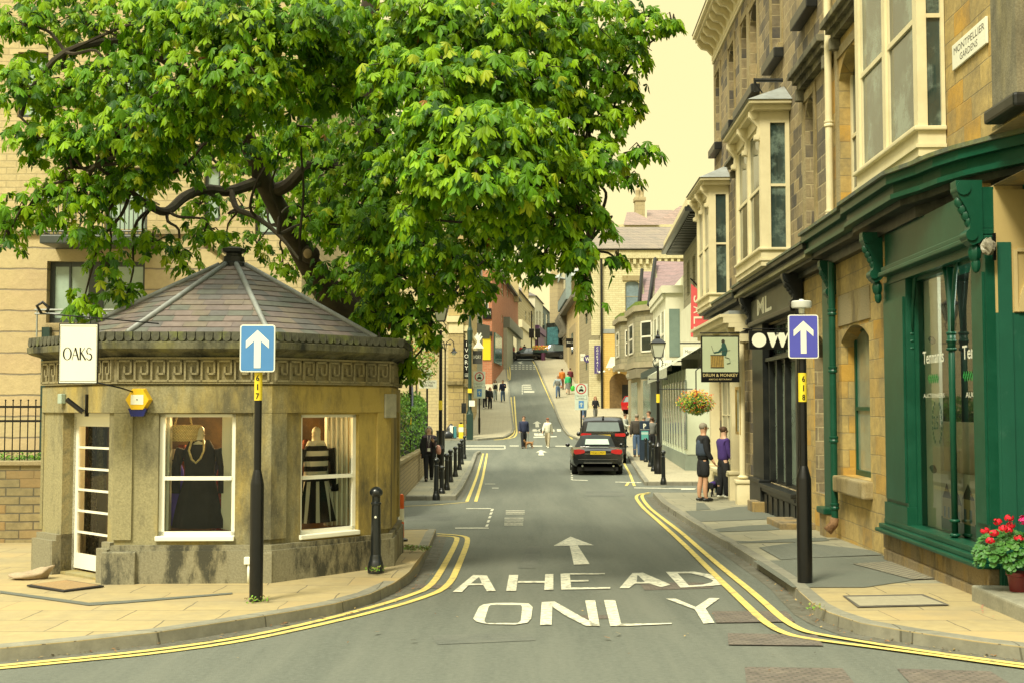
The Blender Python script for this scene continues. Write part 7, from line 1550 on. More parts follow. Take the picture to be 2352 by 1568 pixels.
leafmass('flowers', FL, lambda q: (Vector((q.uniform(-1.0, .9), q.uniform(-.3, .3), zq + q.uniform(-.35, .2))), (0, -1, .5)), 700, .07, 3, o); MB().bev(-.9, .8, -.3, .3, zq - .65, zq - .3, .05).build('trough', DGRN, o); MB().lathe([(.22, 0), (.3, zq - .66)], 10, (.3, 0, 0)).build('pedestal', mat('trough_maroon', (.10, .03, .07), .7), o)
# ---- hanging basket by the cream restaurant
bx = at(1599, 925, 30); o = empty('hanging_basket', bx, 0, 'large hanging basket of red, orange and yellow flowers beside the cream restaurant front', 'hanging basket')
def hb(q):
    a, b = q.uniform(0, 6.28), q.uniform(0, math.pi); k = q.random() ** .4; return Vector((.47 * math.sin(b) * math.cos(a), .4 * math.sin(b) * math.sin(a), .02 + .27 * math.cos(b) - .06 * q.random())) * k, (math.sin(b) * math.cos(a), -.5, math.cos(b))
leafmass('foliage', [LG[0], LG[0], LG[1], LG[2]], hb, 2600, .026, 5, o); leafmass('flowers', [FL[0], FL[1], FL[3], FL[1]], lambda q: (hb(q)[0] * 1.08 + Vector((0, 0, .05)), (0, -1, .3)), 1100, .022, 6, o)
MB().tube([(0, 0, .1), (0, 0, .8), (.12, 0, .9), (.95, 0, .9)], .015, 6).build('bracket', BLACKM, o); MB().lathe([(.08, -.2), (.2, -.1), (.26, .02)], 12).build('bowl', DGRN, o)
# ---- geranium pot on the step
st_ = at(2338, 1334, 12.15); st_.z = .19; o = empty('geranium_pot', st_, 0, 'red geraniums in a dark red pot on the shop doorstep', 'potted plant')
MB().lathe([(.0, 0), (.078, .0), (.098, .15), (.112, .155), (.112, .19), (.1, .19), (.095, .17), (0, .165)], 18).build('pot', mat('pot_red', (.16, .012, .012), .35, spec=.6), o, smooth='auto')
rng = random.Random(12); mb = MB()
for _ in range(330):
    a, b = rng.uniform(0, 6.28), rng.uniform(.0, 1.9); c = Vector((-.1 + .31 * math.sin(b) * math.cos(a), .27 * math.sin(b) * math.sin(a), .34 + .26 * math.cos(b))) * (1 if rng.random() < .75 else .85)
    nr = (c - Vector((-.1, 0, .25)) + Vector((rng.uniform(-.1, .1), -.12, .1))).normalized(); t = nr.cross(Vector((rng.random(), rng.random(), .1))).normalized(); q = nr.cross(t); r = rng.uniform(.03, .052)
    V = [c - nr * .008]; n = 14
    for k in range(n):
        rr = r * (1 + .13 * math.sin(k * 2.2)) * (1 if k not in (0,) else .4); V.append(c + (t * math.cos(6.283 * k / n) + q * math.sin(6.283 * k / n)) * rr + nr * (.006 * math.sin(k * 2.1)))
    mb.add(V, [(0, 1 + k, 1 + (k + 1) % n) for k in range(n)], 0 if rng.random() < .8 else 1)
mb.build('leaves', [mat('geranium_leaf', (.04, .14, .02), .5, var=.25, scale=20), mat('geranium_leaf_pale', (.07, .19, .03), .5, var=.2)], o)
mb = MB()
for (px, py) in ((2291, 1197), (2318, 1188), (2322, 1205), (2316, 1217), (2262, 1217), (2283, 1223), (2340, 1234), (2350, 1196), (2350, 1190), (2275, 1240), (2305, 1212)):
    c = at(px, py, 11.95 + rng.uniform(-.05, .1)) - st_
    for _ in range(26):
        d = Vector((rng.gauss(0, 1), rng.gauss(0, 1), rng.gauss(0, 1))).normalized(); e_ = d.cross(Vector((.3, .5, .8))).normalized(); f_ = d.cross(e_); r = rng.uniform(.012, .02); pc_ = c + Vector((d.x * .045, d.y * .03, d.z * .03))
        mb.add([pc_ + (e_ * math.cos(k * 1.2566) + f_ * math.sin(k * 1.2566)) * r for k in range(5)], [(0, 1, 2, 3, 4)], 0 if px < 2345 else 1)
mb.build('flowers', [mat('geranium_red', (.62, .012, .03), .6, var=.15), mat('geranium_pink', (.60, .01, .14), .6, var=.15)], o)
mb = MB()
for _ in range(60):
    px = rng.uniform(2255, 2350); q = gp(px, rng.uniform(1378, 1395) if rng.random() < .8 else rng.uniform(1385, 1420), KH + .004); a = rng.random() * 6; r = rng.uniform(.006, .014); mb.add([q + Vector((r * math.cos(a + k * 1.57), r * math.sin(a + k * 1.57), .003)) for k in range(4)], [(0, 1, 2, 3)])
tag(mb.build('fallen_petals', mat('petal_pink', (.55, .03, .08), .7)), 'fallen pink petals at the foot of the doorstep', 'petals', kind='stuff')
# ================================================================ PEOPLE
def skin_mesh(V, E, Rr, root=0, lev=1):
    me = bpy.data.meshes.new('s'); me.from_pydata([tuple(v) for v in V], E, []); o = bpy.data.objects.new('s', me); COL.objects.link(o)
    m = o.modifiers.new('k', 'SKIN'); m.use_smooth_shade = True; sv = me.skin_vertices[0].data
    for i, r in enumerate(Rr): r = r if hasattr(r, '__len__') else (r, r); sv[i].radius = r; sv[i].use_root = (i == root)
    s_ = o.modifiers.new('u', 'SUBSURF'); s_.levels = lev; s_.render_levels = lev
    bpy.context.view_layer.update(); dg = bpy.context.evaluated_depsgraph_get(); ev = o.evaluated_get(dg); m2 = bpy.data.meshes.new_from_object(ev)
    bpy.data.objects.remove(o); bpy.data.meshes.remove(me); return m2
def obj_from(me, name, mtl, parent): me.name = name; me.materials.clear(); me.materials.append(mtl); o = bpy.data.objects.new(name, me); COL.objects.link(o); o.parent = parent; return o
SKN = mat('skin', (.48, .27, .16), .55, var=.08, bump_=.02); SKN2 = mat('skin_pale', (.58, .36, .24), .55, var=.06, bump_=.02)
def cm_(n, c, **k): return mat('cloth_' + n, c, .85, var=.2, scale=14, **k)
def person(px, py, lb, hpx=None, H=1.74, face=0, legs=(18, -14), knees=(8, 22), arms=((8, 20, 8), (-12, 15, 8)), top=None, trou=None, shoe=None, hair=None, hairlen=0, skirt=None, shorts=False, short_sleeve=False, gilet=None, fem=False, Y=None, dz=KH, hands=False, lean=0, nohair=False, bulk=1.0, headturn=0, dressm=None):
    """standing figure; faces -Y (towards the camera) at face=0; angles in degrees, positive = forward"""
    if Y is None: p = gp(px, py, dz)
    else: p = at(px, 935, Y); p.z = g(Y) + dz
    if hpx: H = hpx * p.y / FPX * (1 - .0)
    o = empty('person', p, R(face), lb, 'person'); k = H / 1.75
    def P(x, y, z): return Vector((x * k, y * k, z * k))
    sw = (.155 if fem else .185); hw = .085
    pel = P(0, 0, .95); ln = math.sin(R(lean)); chest = P(0, -.18 * ln - 0, 1.25); waist = P(0, -.05 * ln, 1.08); sho = P(0, -.3 * ln, 1.43); neck = P(0, -.34 * ln - .01, 1.49)
    hd = P(0, -.38 * ln - .02, 1.63)
    V = [pel, waist, chest, sho, neck, P(0, hd.y / k + .01, 1.565), P(0, hd.y / k - .005, 1.64), P(0, hd.y / k + .01, 1.71)]
    Rr = [(.13 * k, .10 * k), (.125 * k, .095 * k), (.14 * k, .10 * k), (.09 * k, .07 * k), .06 * k, (.072 * k, .085 * k), (.085 * k, .10 * k), (.06 * k, .07 * k)]
    E = [(0, 1), (1, 2), (2, 3), (3, 4), (4, 5), (5, 6), (6, 7)]
    limbs = {}
    zmin = 9
    for s_, a, kb in ((-1, legs[0], knees[0]), (1, legs[1], knees[1])):
        hip = P(s_ * hw, 0, .90); kn = hip + P(0, -.43 * math.sin(R(a)), -.43 * math.cos(R(a))); an = kn + P(0, -.41 * math.sin(R(a - kb)), -.41 * math.cos(R(a - kb))); zmin = min(zmin, an.z)
        limbs[s_] = [hip, kn, an, a - kb]
    drop = zmin - .075 * k          # settle the lower foot on the ground
    for s_ in (-1, 1):
        for q in limbs[s_][:3]: q.z -= drop
    for q in V: q.z -= drop
    sho = V[3]; hd = V[6]
    arm = {}
    for s_, (a, eb, outw) in ((-1, arms[0]), (1, arms[1])):
        sh = V[3] + P(s_ * sw, 0, -.03); el = sh + P(s_ * .28 * math.sin(R(outw)), -.28 * math.sin(R(a)) * math.cos(R(outw)), -.28 * math.cos(R(a)) * math.cos(R(outw)))
        wr = el + P(s_ * .02 - s_ * .1 * math.sin(R(max(0, eb - 60))), -.25 * math.sin(R(a + eb)), -.25 * math.cos(R(a + eb))); arm[s_] = (sh, el, wr, a + eb)
    bV, bE, bR = list(V), list(E), list(Rr)
    bR[0] = (.10 * k, .08 * k); bR[1] = (.10 * k, .075 * k); bR[2] = (.115 * k, .08 * k)
    for s_ in (-1, 1):
        h, kn, an, _ = limbs[s_]; n = len(bV); bV += [h, (h + kn) / 2, kn, (kn + an) / 2 + P(0, .015, .02), an]; bE += [(0, n), (n, n + 1), (n + 1, n + 2), (n + 2, n + 3), (n + 3, n + 4)]; bR += [.085 * k, .08 * k, .062 * k, .066 * k, .042 * k]
        toe = an + P(0, -.14 * math.cos(R(15)), -.045); bV.append(toe); bE.append((n + 4, n + 5)); bR.append(.03 * k)
        sh, el, wr, aa = arm[s_]; n = len(bV); hv = (wr - el).normalized(); hnd = wr + hv * .09 * k
        bV += [sh, el, wr, hnd]; bE += [(3, n), (n, n + 1), (n + 1, n + 2), (n + 2, n + 3)]; bR += [.056 * k, .046 * k, .034 * k, (.046 * k, .026 * k)]
        if hands:
            sd = hv.cross(Vector((0, 1, 0.2))).normalized()
            for f_ in range(4):
                b_ = hnd + sd * (f_ - 1.5) * .019 * k; m_ = b_ + hv * (.04 + .004 * (1.5 - abs(f_ - 1.5))) * k + P(0, -.012, 0); e_ = m_ + hv * .026 * k + P(0, -.022, 0); q = len(bV); bV += [b_ + hv * .01 * k, m_, e_]; bE += [(n + 3, q), (q, q + 1), (q + 1, q + 2)]; bR += [.010 * k, .009 * k, .007 * k]
            b_ = wr + hv * .03 * k; q = len(bV); bV += [b_ - sd * .04 * k, b_ - sd * .055 * k + hv * .035 * k]; bE += [(n + 2, q), (q, q + 1)]; bR += [.012 * k, .009 * k]
    me = skin_mesh(bV, bE, bR); sk = SKN2 if fem else SKN
    body = obj_from(me, 'body', sk, o)
    # face: nose, ears, eyes, brows, mouth
    Mh = Matrix.Translation(hd) @ Matrix.Rotation(R(headturn), 4, 'Z')
    f_ = MB(); f_.ball((0, -.098 * k, -.012 * k), (.012 * k, .018 * k, .022 * k), 6, 5)
    for s_ in (-1, 1): f_.ball((s_ * .077 * k, .01 * k, 0), (.010 * k, .02 * k, .03 * k), 6, 5)
    f_.v = [tuple(Mh @ Vector(v)) for v in f_.v]; f_.build('nose_and_ears', sk, o, smooth=True)
    f_ = MB()
    for s_ in (-1, 1): f_.ball((s_ * .03 * k, -.080 * k, .018 * k), (.012 * k, .008 * k, .007 * k), 6, 4); f_.ball((s_ * .031 * k, -.083 * k, .038 * k), (.018 * k, .006 * k, .004 * k), 6, 4)
    f_.ball((0, -.083 * k, -.045 * k), (.022 * k, .006 * k, .005 * k), 6, 4)
    f_.v = [tuple(Mh @ Vector(v)) for v in f_.v]; f_.build('eyes_and_mouth', mat('face_dark', (.07, .035, .03), .6), o, smooth=True)
    if not nohair:
        h_ = MB(); h_.ball((0, .022 * k, .028 * k), (.088 * k, .098 * k, .088 * k), 14, 9)
        h_.v = [(x, y, z if not (y < -.03 * k and z < .05 * k) else max(z, .05 * k)) for x, y, z in h_.v]
        h_.v = [(x * (1 + .05 * math.sin(z * 90)), y, z) for x, y, z in h_.v]
        if hairlen > 0:
            for s_ in (-1, 0, 1): h_.tube([(s_ * .06 * k, .045 * k, .03 * k), (s_ * .082 * k, (.05 if s_ == 0 else .01) * k + .0, -.06 * k), (s_ * .088 * k, (.07 if s_ == 0 else .0) * k, -.06 * k - hairlen * k)], [.045 * k, .048 * k, .03 * k], 8)
        elif hairlen < 0: h_.ball((0, .10 * k, .05 * k), .045 * k, 9, 7)
        h_.v = [tuple(Mh @ Vector(v)) for v in h_.v]; h_.build('hair', hair or mat('hair_dark', (.03, .02, .012), .6, var=.4, scale=40), o, smooth=True)
    # top: torso and sleeves
    tV = [pel - P(0, 0, .12) - Vector((0, 0, drop)), V[1], V[2], V[3], V[3] + P(0, -.0, .05)]; b = bulk * k
    tR = [(.20 * b, .16 * b), (.165 * b if fem else .185 * b, .14 * b), (.195 * b, .15 * b), (.14 * b, .11 * b), .075 * k]; tE = [(0, 1), (1, 2), (2, 3), (3, 4)]
    for s_ in (-1, 1):
        sh, el, wr, _ = arm[s_]; n = len(tV)
        if short_sleeve: tV += [sh, (sh + el * 2) / 3]; tE += [(3, n), (n, n + 1)]; tR += [.085 * b, .08 * b]
        else: tV += [sh, el, wr]; tE += [(3, n), (n, n + 1), (n + 1, n + 2)]; tR += [.084 * b, .070 * b, .056 * b]
    obj_from(skin_mesh(tV, tE, tR), 'top', top, o)
    if gilet:
        gV = [pel - Vector((0, 0, drop)), V[1], V[2], V[3] + P(0, 0, .0)]; obj_from(skin_mesh(gV, [(0, 1), (1, 2), (2, 3)], [(.225 * b, .185 * b), (.22 * b, .18 * b), (.225 * b, .18 * b), (.17 * b, .14 * b)]), 'gilet', gilet, o)
    # trousers, shorts or skirt
    if skirt:
        z0 = pel.z - drop; mb = MB(); n = 20; rows = 7; Vv = []; zb = z0 - skirt * k
        for j in range(rows):
            t = j / (rows - 1)
            for q in range(n): a = 6.283 * q / n; r = (.15 + .09 * t) * k * (1 + .08 * t * math.sin(a * 6)); Vv.append((r * math.cos(a), r * .8 * math.sin(a), z0 + .1 * k - (z0 + .1 * k - zb) * t))
        mb.add(Vv, [(j * n + q, (j + 1) * n + q, (j + 1) * n + (q + 1) % n, j * n + (q + 1) % n) for j in range(rows - 1) for q in range(n)]); mb.build('skirt', trou, o, smooth=True)
    else:
        lV = [pel - Vector((0, 0, drop)) + P(0, 0, .08), pel - Vector((0, 0, drop)) - P(0, 0, .04)]; lR = [(.165 * k, .13 * k), (.18 * k, .145 * k)]; lE = [(0, 1)]
        for s_ in (-1, 1):
            h, kn, an, _ = limbs[s_]; n = len(lV)
            if shorts: lV += [h, (h + kn) / 2, kn + (h - kn) * .06]; lR += [.125 * k, .125 * k, .115 * k]; lE += [(1, n), (n, n + 1), (n + 1, n + 2)]
            else: lV += [h, (h + kn) / 2, kn, (kn + an) / 2, an - P(0, 0, .04)]; lR += [.115 * k, .105 * k, .085 * k, .078 * k, .07 * k]; lE += [(1, n), (n, n + 1), (n + 1, n + 2), (n + 2, n + 3), (n + 3, n + 4)]
        obj_from(skin_mesh(lV, lE, lR), 'shorts' if shorts else 'trousers', trou, o)
    for s_ in (-1, 1):
        an = limbs[s_][2]; mb = MB(); c = an + P(0, 0, -.03); mb.ball((c.x, c.y - .05 * k, c.z - .005 * k), (.052 * k, .135 * k, .05 * k), 12, 7)
        mb.v = [(x, y, max(z, c.z - .04 * k)) for x, y, z in mb.v]; mb.build('shoe', shoe or BLACKP, o, smooth=True)
    o['_k'] = k; o['_wr'] = [tuple(arm[-1][2]), tuple(arm[1][2])]; o['_sh'] = [tuple(arm[-1][0]), tuple(arm[1][0])]; o['_hd'] = tuple(hd); return o
def world_of(o, key, i=None):
    v = Vector(o[key] if i is None else o[key][i]); return o.location + Matrix.Rotation(o.rotation_euler.z, 3, 'Z') @ v
GREYH = mat('hair_grey', (.22, .195, .14), .7, var=.3, scale=50); BLONDE = mat('hair_blonde', (.45, .36, .18), .7, var=.3, scale=50); REDH = mat('hair_red', (.24, .07, .02), .7, var=.3, scale=50); BRN = mat('hair_brown', (.07, .035, .015), .7, var=.3, scale=50)
JEAN = cm_('denim', (.08, .13, .22)); NAVY = cm_('navy', (.02, .026, .06)); BLK = cm_('black', (.012, .013, .015)); WHT = cm_('white', (.62, .60, .46)); PURP = cm_('purple', (.05, .025, .15)); GRY = cm_('grey', (.16, .165, .15)); BEI = cm_('beige', (.36, .31, .2)); DBR = cm_('dark_brown', (.05, .042, .032))
FILL = cm_('padded_navy', (.035, .05, .075))
a = person(1616, 1150, 'man in padded navy gilet and dark shorts reading the menu by the cream restaurant', 177, face=100, legs=(3, -4), knees=(3, 2), arms=((2, 30, 4), (-2, 28, 4)), top=BLK, gilet=FILL, trou=BLK, shorts=True, shoe=BLACKP, hair=GREYH, hands=True, bulk=1.05)
b = person(1662, 1143, 'woman in purple jacket and white trainers pointing at the menu case', 162, face=112, fem=True, legs=(4, -3), knees=(3, 2), arms=((5, 25, 6), (30, 85, 6)), top=PURP, trou=BLK, shoe=SIGNW, hair=BRN, hairlen=-1, hands=True, lean=2)
w_ = world_of(b, '_wr', 0); o = lump((0, 0, .12), (.14, .07, .14), 5).build('handbag', mat('bag_olive', (.045, .05, .025), .6), smooth=True); o.location = b.location + Vector((.22, -.05, .62)); tag(o, 'dark olive shoulder bag at the hip of the woman in purple', 'bag')
c = person(985, 1104, 'grey blonde woman in open black cardigan walking past the garden wall with lanyard', 126, face=4, fem=True, legs=(14, -10), knees=(4, 14), arms=((-5, 12, 8), (15, 110, 6)), top=cm_('plum_grey', (.06, .04, .055)), trou=BLK, shoe=BLACKP, hair=GREYH, hairlen=.10, hands=True)
kk = c['_k']; mb = MB()
for sg in (-1, 1): mb.poly([(sg * .19 * kk, -.09 * kk, 1.36 * kk), (sg * .07 * kk, -.13 * kk, 1.38 * kk), (sg * .12 * kk, -.17 * kk, .75 * kk), (sg * .24 * kk, -.10 * kk, .72 * kk)], (0, .03, 0))
mb.poly([(-.2 * kk, .13 * kk, 1.38 * kk), (.2 * kk, .13 * kk, 1.38 * kk), (.24 * kk, .16 * kk, .72 * kk), (-.24 * kk, .16 * kk, .72 * kk)], (0, .03, 0))
for sg, i in ((-1, 0), (1, 1)):
    sh, wr = Vector(c['_sh'][i]), Vector(c['_wr'][i]); el = sh.lerp(wr, .5) + Vector((sg * .05, .06 if i else 0, -.05 if i else 0)); mb.tube([sh, el, wr], [.082 * kk, .07 * kk, .06 * kk], 10)
mb.build('cardigan', BLK, c, smooth='auto')
mb = MB(); mb.tube([(-.05 * kk, -.12 * kk, 1.45 * kk), (-.01 * kk, -.165 * kk, 1.05 * kk), (.05 * kk, -.12 * kk, 1.45 * kk)], .007, 5); mb.box(-.05 * kk, .04 * kk, -.18 * kk, -.17 * kk, .95 * kk, 1.05 * kk); mb.build('lanyard', SIGNW, c)
o = lump((0, 0, .15), (.09, .12, .17), 8).build('shoulder_bag', mat('bag_pink', (.50, .24, .18), .6), smooth=True); o.location = c.location + Vector((.30 * kk, -.0, .85 * kk)); tag(o, 'pink shoulder bag under the arm of the woman in the black cardigan', 'bag')
d = person(1203, 1029, 'man in navy jacket crossing the road with a small dog', 75, face=5, legs=(18, -14), knees=(6, 20), top=NAVY, trou=BLK, hair=BRN, dz=0, bulk=1.12)
e = person(1258, 1028, 'woman in white padded jacket and sunglasses crossing the road', 70, face=-12, fem=True, legs=(-14, 20), knees=(20, 6), arms=((22, 15, 14), (-20, 12, 12)), top=WHT, trou=BEI, shoe=SIGNW, hair=REDH, dz=0, bulk=1.15)
o = lump((0, 0, .1), (.12, .06, .1), 3).build('handbag', BLACKP, smooth=True); o.location = e.location + Vector((-.3, -.1, .85)); tag(o, 'small black handbag of the woman in the white jacket', 'bag')
kk = e['_k']; MB().box(-.06 * kk, .06 * kk, e['_hd'][1] - .105 * kk, e['_hd'][1] - .085 * kk, e['_hd'][2] + .005 * kk, e['_hd'][2] + .035 * kk).build('sunglasses', BLACKM, e)
PP = [
 (1113.7, 938, 'person in dark jacket and black leggings, leftmost of four walking down the hill', 53, dict(face=0, top=BLK, trou=BLK, shoe=SIGNW, hair=BRN, fem=True)),
 (1125.5, 938, 'woman in black leather jacket walking down the hill', 50, dict(face=5, top=BLK, trou=BLK, hair=REDH, hairlen=.15, fem=True, legs=(-14, 16))),
 (1137.5, 920, 'person in black waistcoat and white shirt with pale jeans walking down the hill', 49, dict(face=0, top=WHT, gilet=BLK, trou=cm_('pale_denim', (.36, .42, .42)), hair=BRN, arms=((10, 90, 6), (5, 15, 6)), hairlen=.1, fem=True)),
 (1155, 922.5, 'man in navy jacket and jeans, rightmost of four walking down the hill', 51, dict(face=-5, top=NAVY, trou=JEAN, hair=BRN, arms=((8, 20, 8), (15, 110, 8)))),
 (1281.5, 913, 'man in grey gilet and jeans walking down the hill on the right pavement', 52, dict(face=-8, top=cm_('pale_blue', (.30, .36, .38)), gilet=GRY, trou=JEAN, hair=GREYH, arms=((-5, 10, 25), (10, 20, 18)))),
 (1291, 893.5, 'person in orange top further up the right pavement', 48, dict(face=180, top=cm_('orange', (.50, .16, .02)), trou=cm_('rust', (.25, .08, .03)), hair=BRN)),
 (1304.5, 905, 'woman in bright green top and grey skirt carrying a green bag', 49, dict(face=175, top=cm_('bright_green', (.04, .42, .16)), trou=GRY, skirt=.5, shoe=BLACKP, hair=BRN, fem=True)),
 (1310, 889, 'person in dark red jacket half hidden behind the woman in green', 45, dict(face=180, top=cm_('maroon', (.12, .02, .03)), trou=BLK, hair=BRN)),
 (1342, 966, 'person in black jacket and jeans behind the right hand no vehicles sign', 57, dict(face=180, top=BLK, trou=JEAN, hair=BRN)),
 (1367.5, 966, 'red haired woman in black top and grey trousers beside the no vehicles sign', 57, dict(face=5, fem=True, top=BLK, trou=GRY, hair=REDH, hairlen=.12, arms=((15, 70, 8), (10, 40, 14)))),
 (1156, 824, 'person in white shirt striding at the top of the hill', 28, dict(face=-80, top=WHT, trou=cm_('pale_denim', (.3, .35, .35)), hair=BRN, legs=(28, -26))),
 (1172, 822, 'person in grey coat walking up at the top of the hill', 30, dict(face=180, top=GRY, trou=BLK, hair=BRN)),
 (1196.5, 822, 'woman in long red dress at the top of the hill', 29, dict(face=180, fem=True, top=cm_('red', (.60, .02, .025)), trou=cm_('red', (.60, .02, .025)), skirt=.75, hair=BLONDE)),
 (1204.5, 820, 'person in dark clothes walking beside the woman in red', 30, dict(face=170, top=BLK, trou=BLK, hair=BRN, legs=(22, -20))),
 (1436, 1026, 'man in pale grey sweatshirt standing behind the parked cars', 76, dict(face=60, top=cm_('pale_grey', (.40, .42, .36)), trou=BLK, hair=BRN, arms=((20, 60, 5), (15, 50, 5)), legs=(4, -4), knees=(3, 3))),
 (1463, 1048, 'grey haired man in brown jacket and jeans standing with his back turned', 97, dict(face=172, top=DBR, trou=JEAN, shoe=mat('tan_shoe', (.3, .18, .1), .6), hair=GREYH, legs=(4, -3), knees=(3, 2), bulk=1.15)),
 (1479, 1040, 'person in violet blue top mostly hidden by the parking meter', 84, dict(face=150, top=cm_('violet_blue', (.06, .07, .16)), trou=BLK, hair=GREYH, legs=(4, -4), knees=(2, 2))),
 (1491, 1036, 'balding man in grey green top beyond the parking meter', 92, dict(face=-60, top=GRY, trou=BLK, hair=BRN, legs=(4, -4), knees=(2, 2))),
 (1498, 1040, 'dark haired woman in grey cardigan with crossbody strap beside the meter', 82, dict(face=175, fem=True, top=GRY, trou=BLK, hair=BRN, hairlen=.05, legs=(4, -4), knees=(2, 2))),
 (1520, 1032, 'bald man in navy T-shirt and grey shorts behind the right lamp post', 86, dict(face=178, top=NAVY, short_sleeve=True, trou=GRY, shorts=True, nohair=True, shoe=SIGNW, legs=(8, -6), knees=(4, 6))),
]
for px, py, lb, hp, kw in PP:
    q = person(px, py, lb, hp, **kw)
    if 'green bag' in lb: o = lump((0, 0, .25), (.2, .1, .26), 4).build('carrier_bag', mat('bag_green', (.06, .5, .05), .5), smooth=True); o.location = q.location + Vector((.42, -.05, .28)); tag(o, 'bright green carrier bag held low by the woman in green', 'bag')
# ---- dogs
def dog(px, py, hgt, mtl, lb, rz, dz, coat=None):
    p = gp(px, py, dz); o = empty('dog', p, rz, lb, 'dog'); k = hgt / .5
    V = [(0, .26, .36), (0, .1, .37), (0, -.1, .36), (0, -.22, .38), (0, -.30, .47), (0, -.36, .52), (0, -.46, .49)]; Rr = [.085, .085, .105, .1, .06, .062, .03]; E = [(i, i + 1) for i in range(6)]
    for sx in (-1, 1):
        n = len(V); V += [(sx * .07, -.2, .26), (sx * .07, -.19, .14), (sx * .07, -.2, .03), (sx * .07, -.24, .015)]; Rr += [.045, .025, .022, .022]; E += [(2, n), (n, n + 1), (n + 1, n + 2), (n + 2, n + 3)]
        n = len(V); V += [(sx * .07, .26, .26), (sx * .07, .20, .19), (sx * .07, .31, .12), (sx * .07, .29, .02), (sx * .07, .25, .015)]; Rr += [.055, .036, .024, .022, .022]; E += [(0, n), (n, n + 1), (n + 1, n + 2), (n + 2, n + 3), (n + 3, n + 4)]
        n = len(V); V += [(sx * .045, -.33, .57), (sx * .06, -.31, .61)]; Rr += [.02, .009]; E += [(5, n), (n, n + 1)]
    n = len(V); V += [(0, .34, .42), (0, .42, .52)]; Rr += [.02, .012]; E += [(0, n), (n, n + 1)]
    obj_from(skin_mesh([Vector(v) * k for v in V], E, [r * k for r in Rr], root=2), 'body', mtl, o)
    if coat: obj_from(skin_mesh([Vector(v) * k for v in ((0, .2, .375), (0, 0, .375), (0, -.18, .385))], [(0, 1), (1, 2)], [.1 * k, .108 * k, .118 * k], root=0), 'coat', coat, o)
    return o
d1_ = dog(1637, 1139, .40, BLK, 'small black dog in a purple coat between the couple at the menu', R(150), KH, PURP)
d2_ = dog(1214, 1029, .42, mat('tan_fur', (.32, .17, .07), .9, var=.2), 'small tan dog walking beside the man in the navy jacket', R(-60), 0)
for dg_, pr_, i, lb in ((d1_, b, 0, 'thin dark dog lead by the woman in purple'), (d2_, d, 1, 'thin dog lead held by the man in navy')):
    A2 = dg_.location + Vector((0, 0, .38)); B2 = world_of(pr_, '_wr', i); o = MB().tube([A2, A2.lerp(B2, .5) - Vector((0, 0, .08)), B2], .006, 4).build('dog_lead', BLACKP); tag(o, lb, 'lead')
# ================================================================ CARS
PAINT = mat('black_car_paint', (.004, .005, .007), .18, var=.15, bump_=0, spec=.8); TYRE = mat('tyre', (.015, .015, .014), .9); RIM = mat('alloy', (.35, .36, .34), .3, metal=.9)
PLY = mat('number_plate_yellow', (.70, .50, .02), .5, var=.03, bump_=0); REDL = mat('tail_lamp_red', (.45, .01, .012), .2, spec=.8, bump_=0); CHR = mat('chrome', (.55, .56, .52), .15, metal=1, bump_=0)
def loft(sections, n):
    """sections: list of lists of points (half profile mirrored), returns verts, faces"""
    V = [p for s_ in sections for p in s_]; F = []
    for i in range(len(sections) - 1):
        for k in range(n - 1): F.append((i * n + k, i * n + k + 1, (i + 1) * n + k + 1, (i + 1) * n + k))
    F.append(tuple(range(n))[::-1]); F.append(tuple((len(sections) - 1) * n + k for k in range(n)))
    return V, F
def sec(y, w_, z0, zs, zt, wt, r=.08):
    """body cross-section: sill z0, shoulder zs at half width w_, deck height zt at half width wt"""
    R_ = [(w_ * .86, z0), (w_ * .97, z0 + .12), (w_, z0 + (zs - z0) * .45), (w_ * .995, zs - .08), (w_ * .95, zs), (wt, zt - .02), (wt * .6, zt + .01), (0, zt + .02)]
    return [(x, y, z) for x, z in R_] + [(-x, y, z) for x, z in R_[::-1][1:]]
def cabsec(y, wb, zb, wt, zt):
    R_ = [(wb, zb), (wb * .97 + wt * .03, zb + .02), (wt * 1.03, zt - .07), (wt * .93, zt - .015), (wt * .5, zt + .012), (0, zt + .02)]
    return [(x, y, z) for x, z in R_] + [(-x, y, z) for x, z in R_[::-1][1:]]
def wheels(o, wb0, wb1, tw, r):
    for y in (wb0, wb1):
        for sx in (-1, 1):
            Mw = Matrix.Translation((sx * tw, y, r)) @ Matrix.Rotation(R(90), 4, 'Y'); w_ = MB(); w_.lathe([(r * .62, -.11), (r * .95, -.11), (r, -.08), (r, .08), (r * .95, .11), (r * .62, .11)], 24, M=Mw); wo = w_.build('wheel', TYRE, o, smooth='auto')
            q = MB(); q.lathe([(.0, .08 * 1), (r * .2, .1), (r * .25, .075), (r * .62, .09), (r * .62, -.09), (0, -.09)], 20, M=Mw)
            for k in range(5): a = 6.283 * k / 5; q.tube([Mw @ Vector((.05 * math.cos(a), .05 * math.sin(a), .09 * sx)), Mw @ Vector((r * .58 * math.cos(a), r * .58 * math.sin(a), .1 * sx))], .025, 5)
            q.build('rim', RIM, wo)
def lights(o, name, pts, y, m_, th=.03): mb = MB(); mb.poly([(x, y, z) for x, z in pts], (0, th, 0)); return mb.build(name, m_, o)
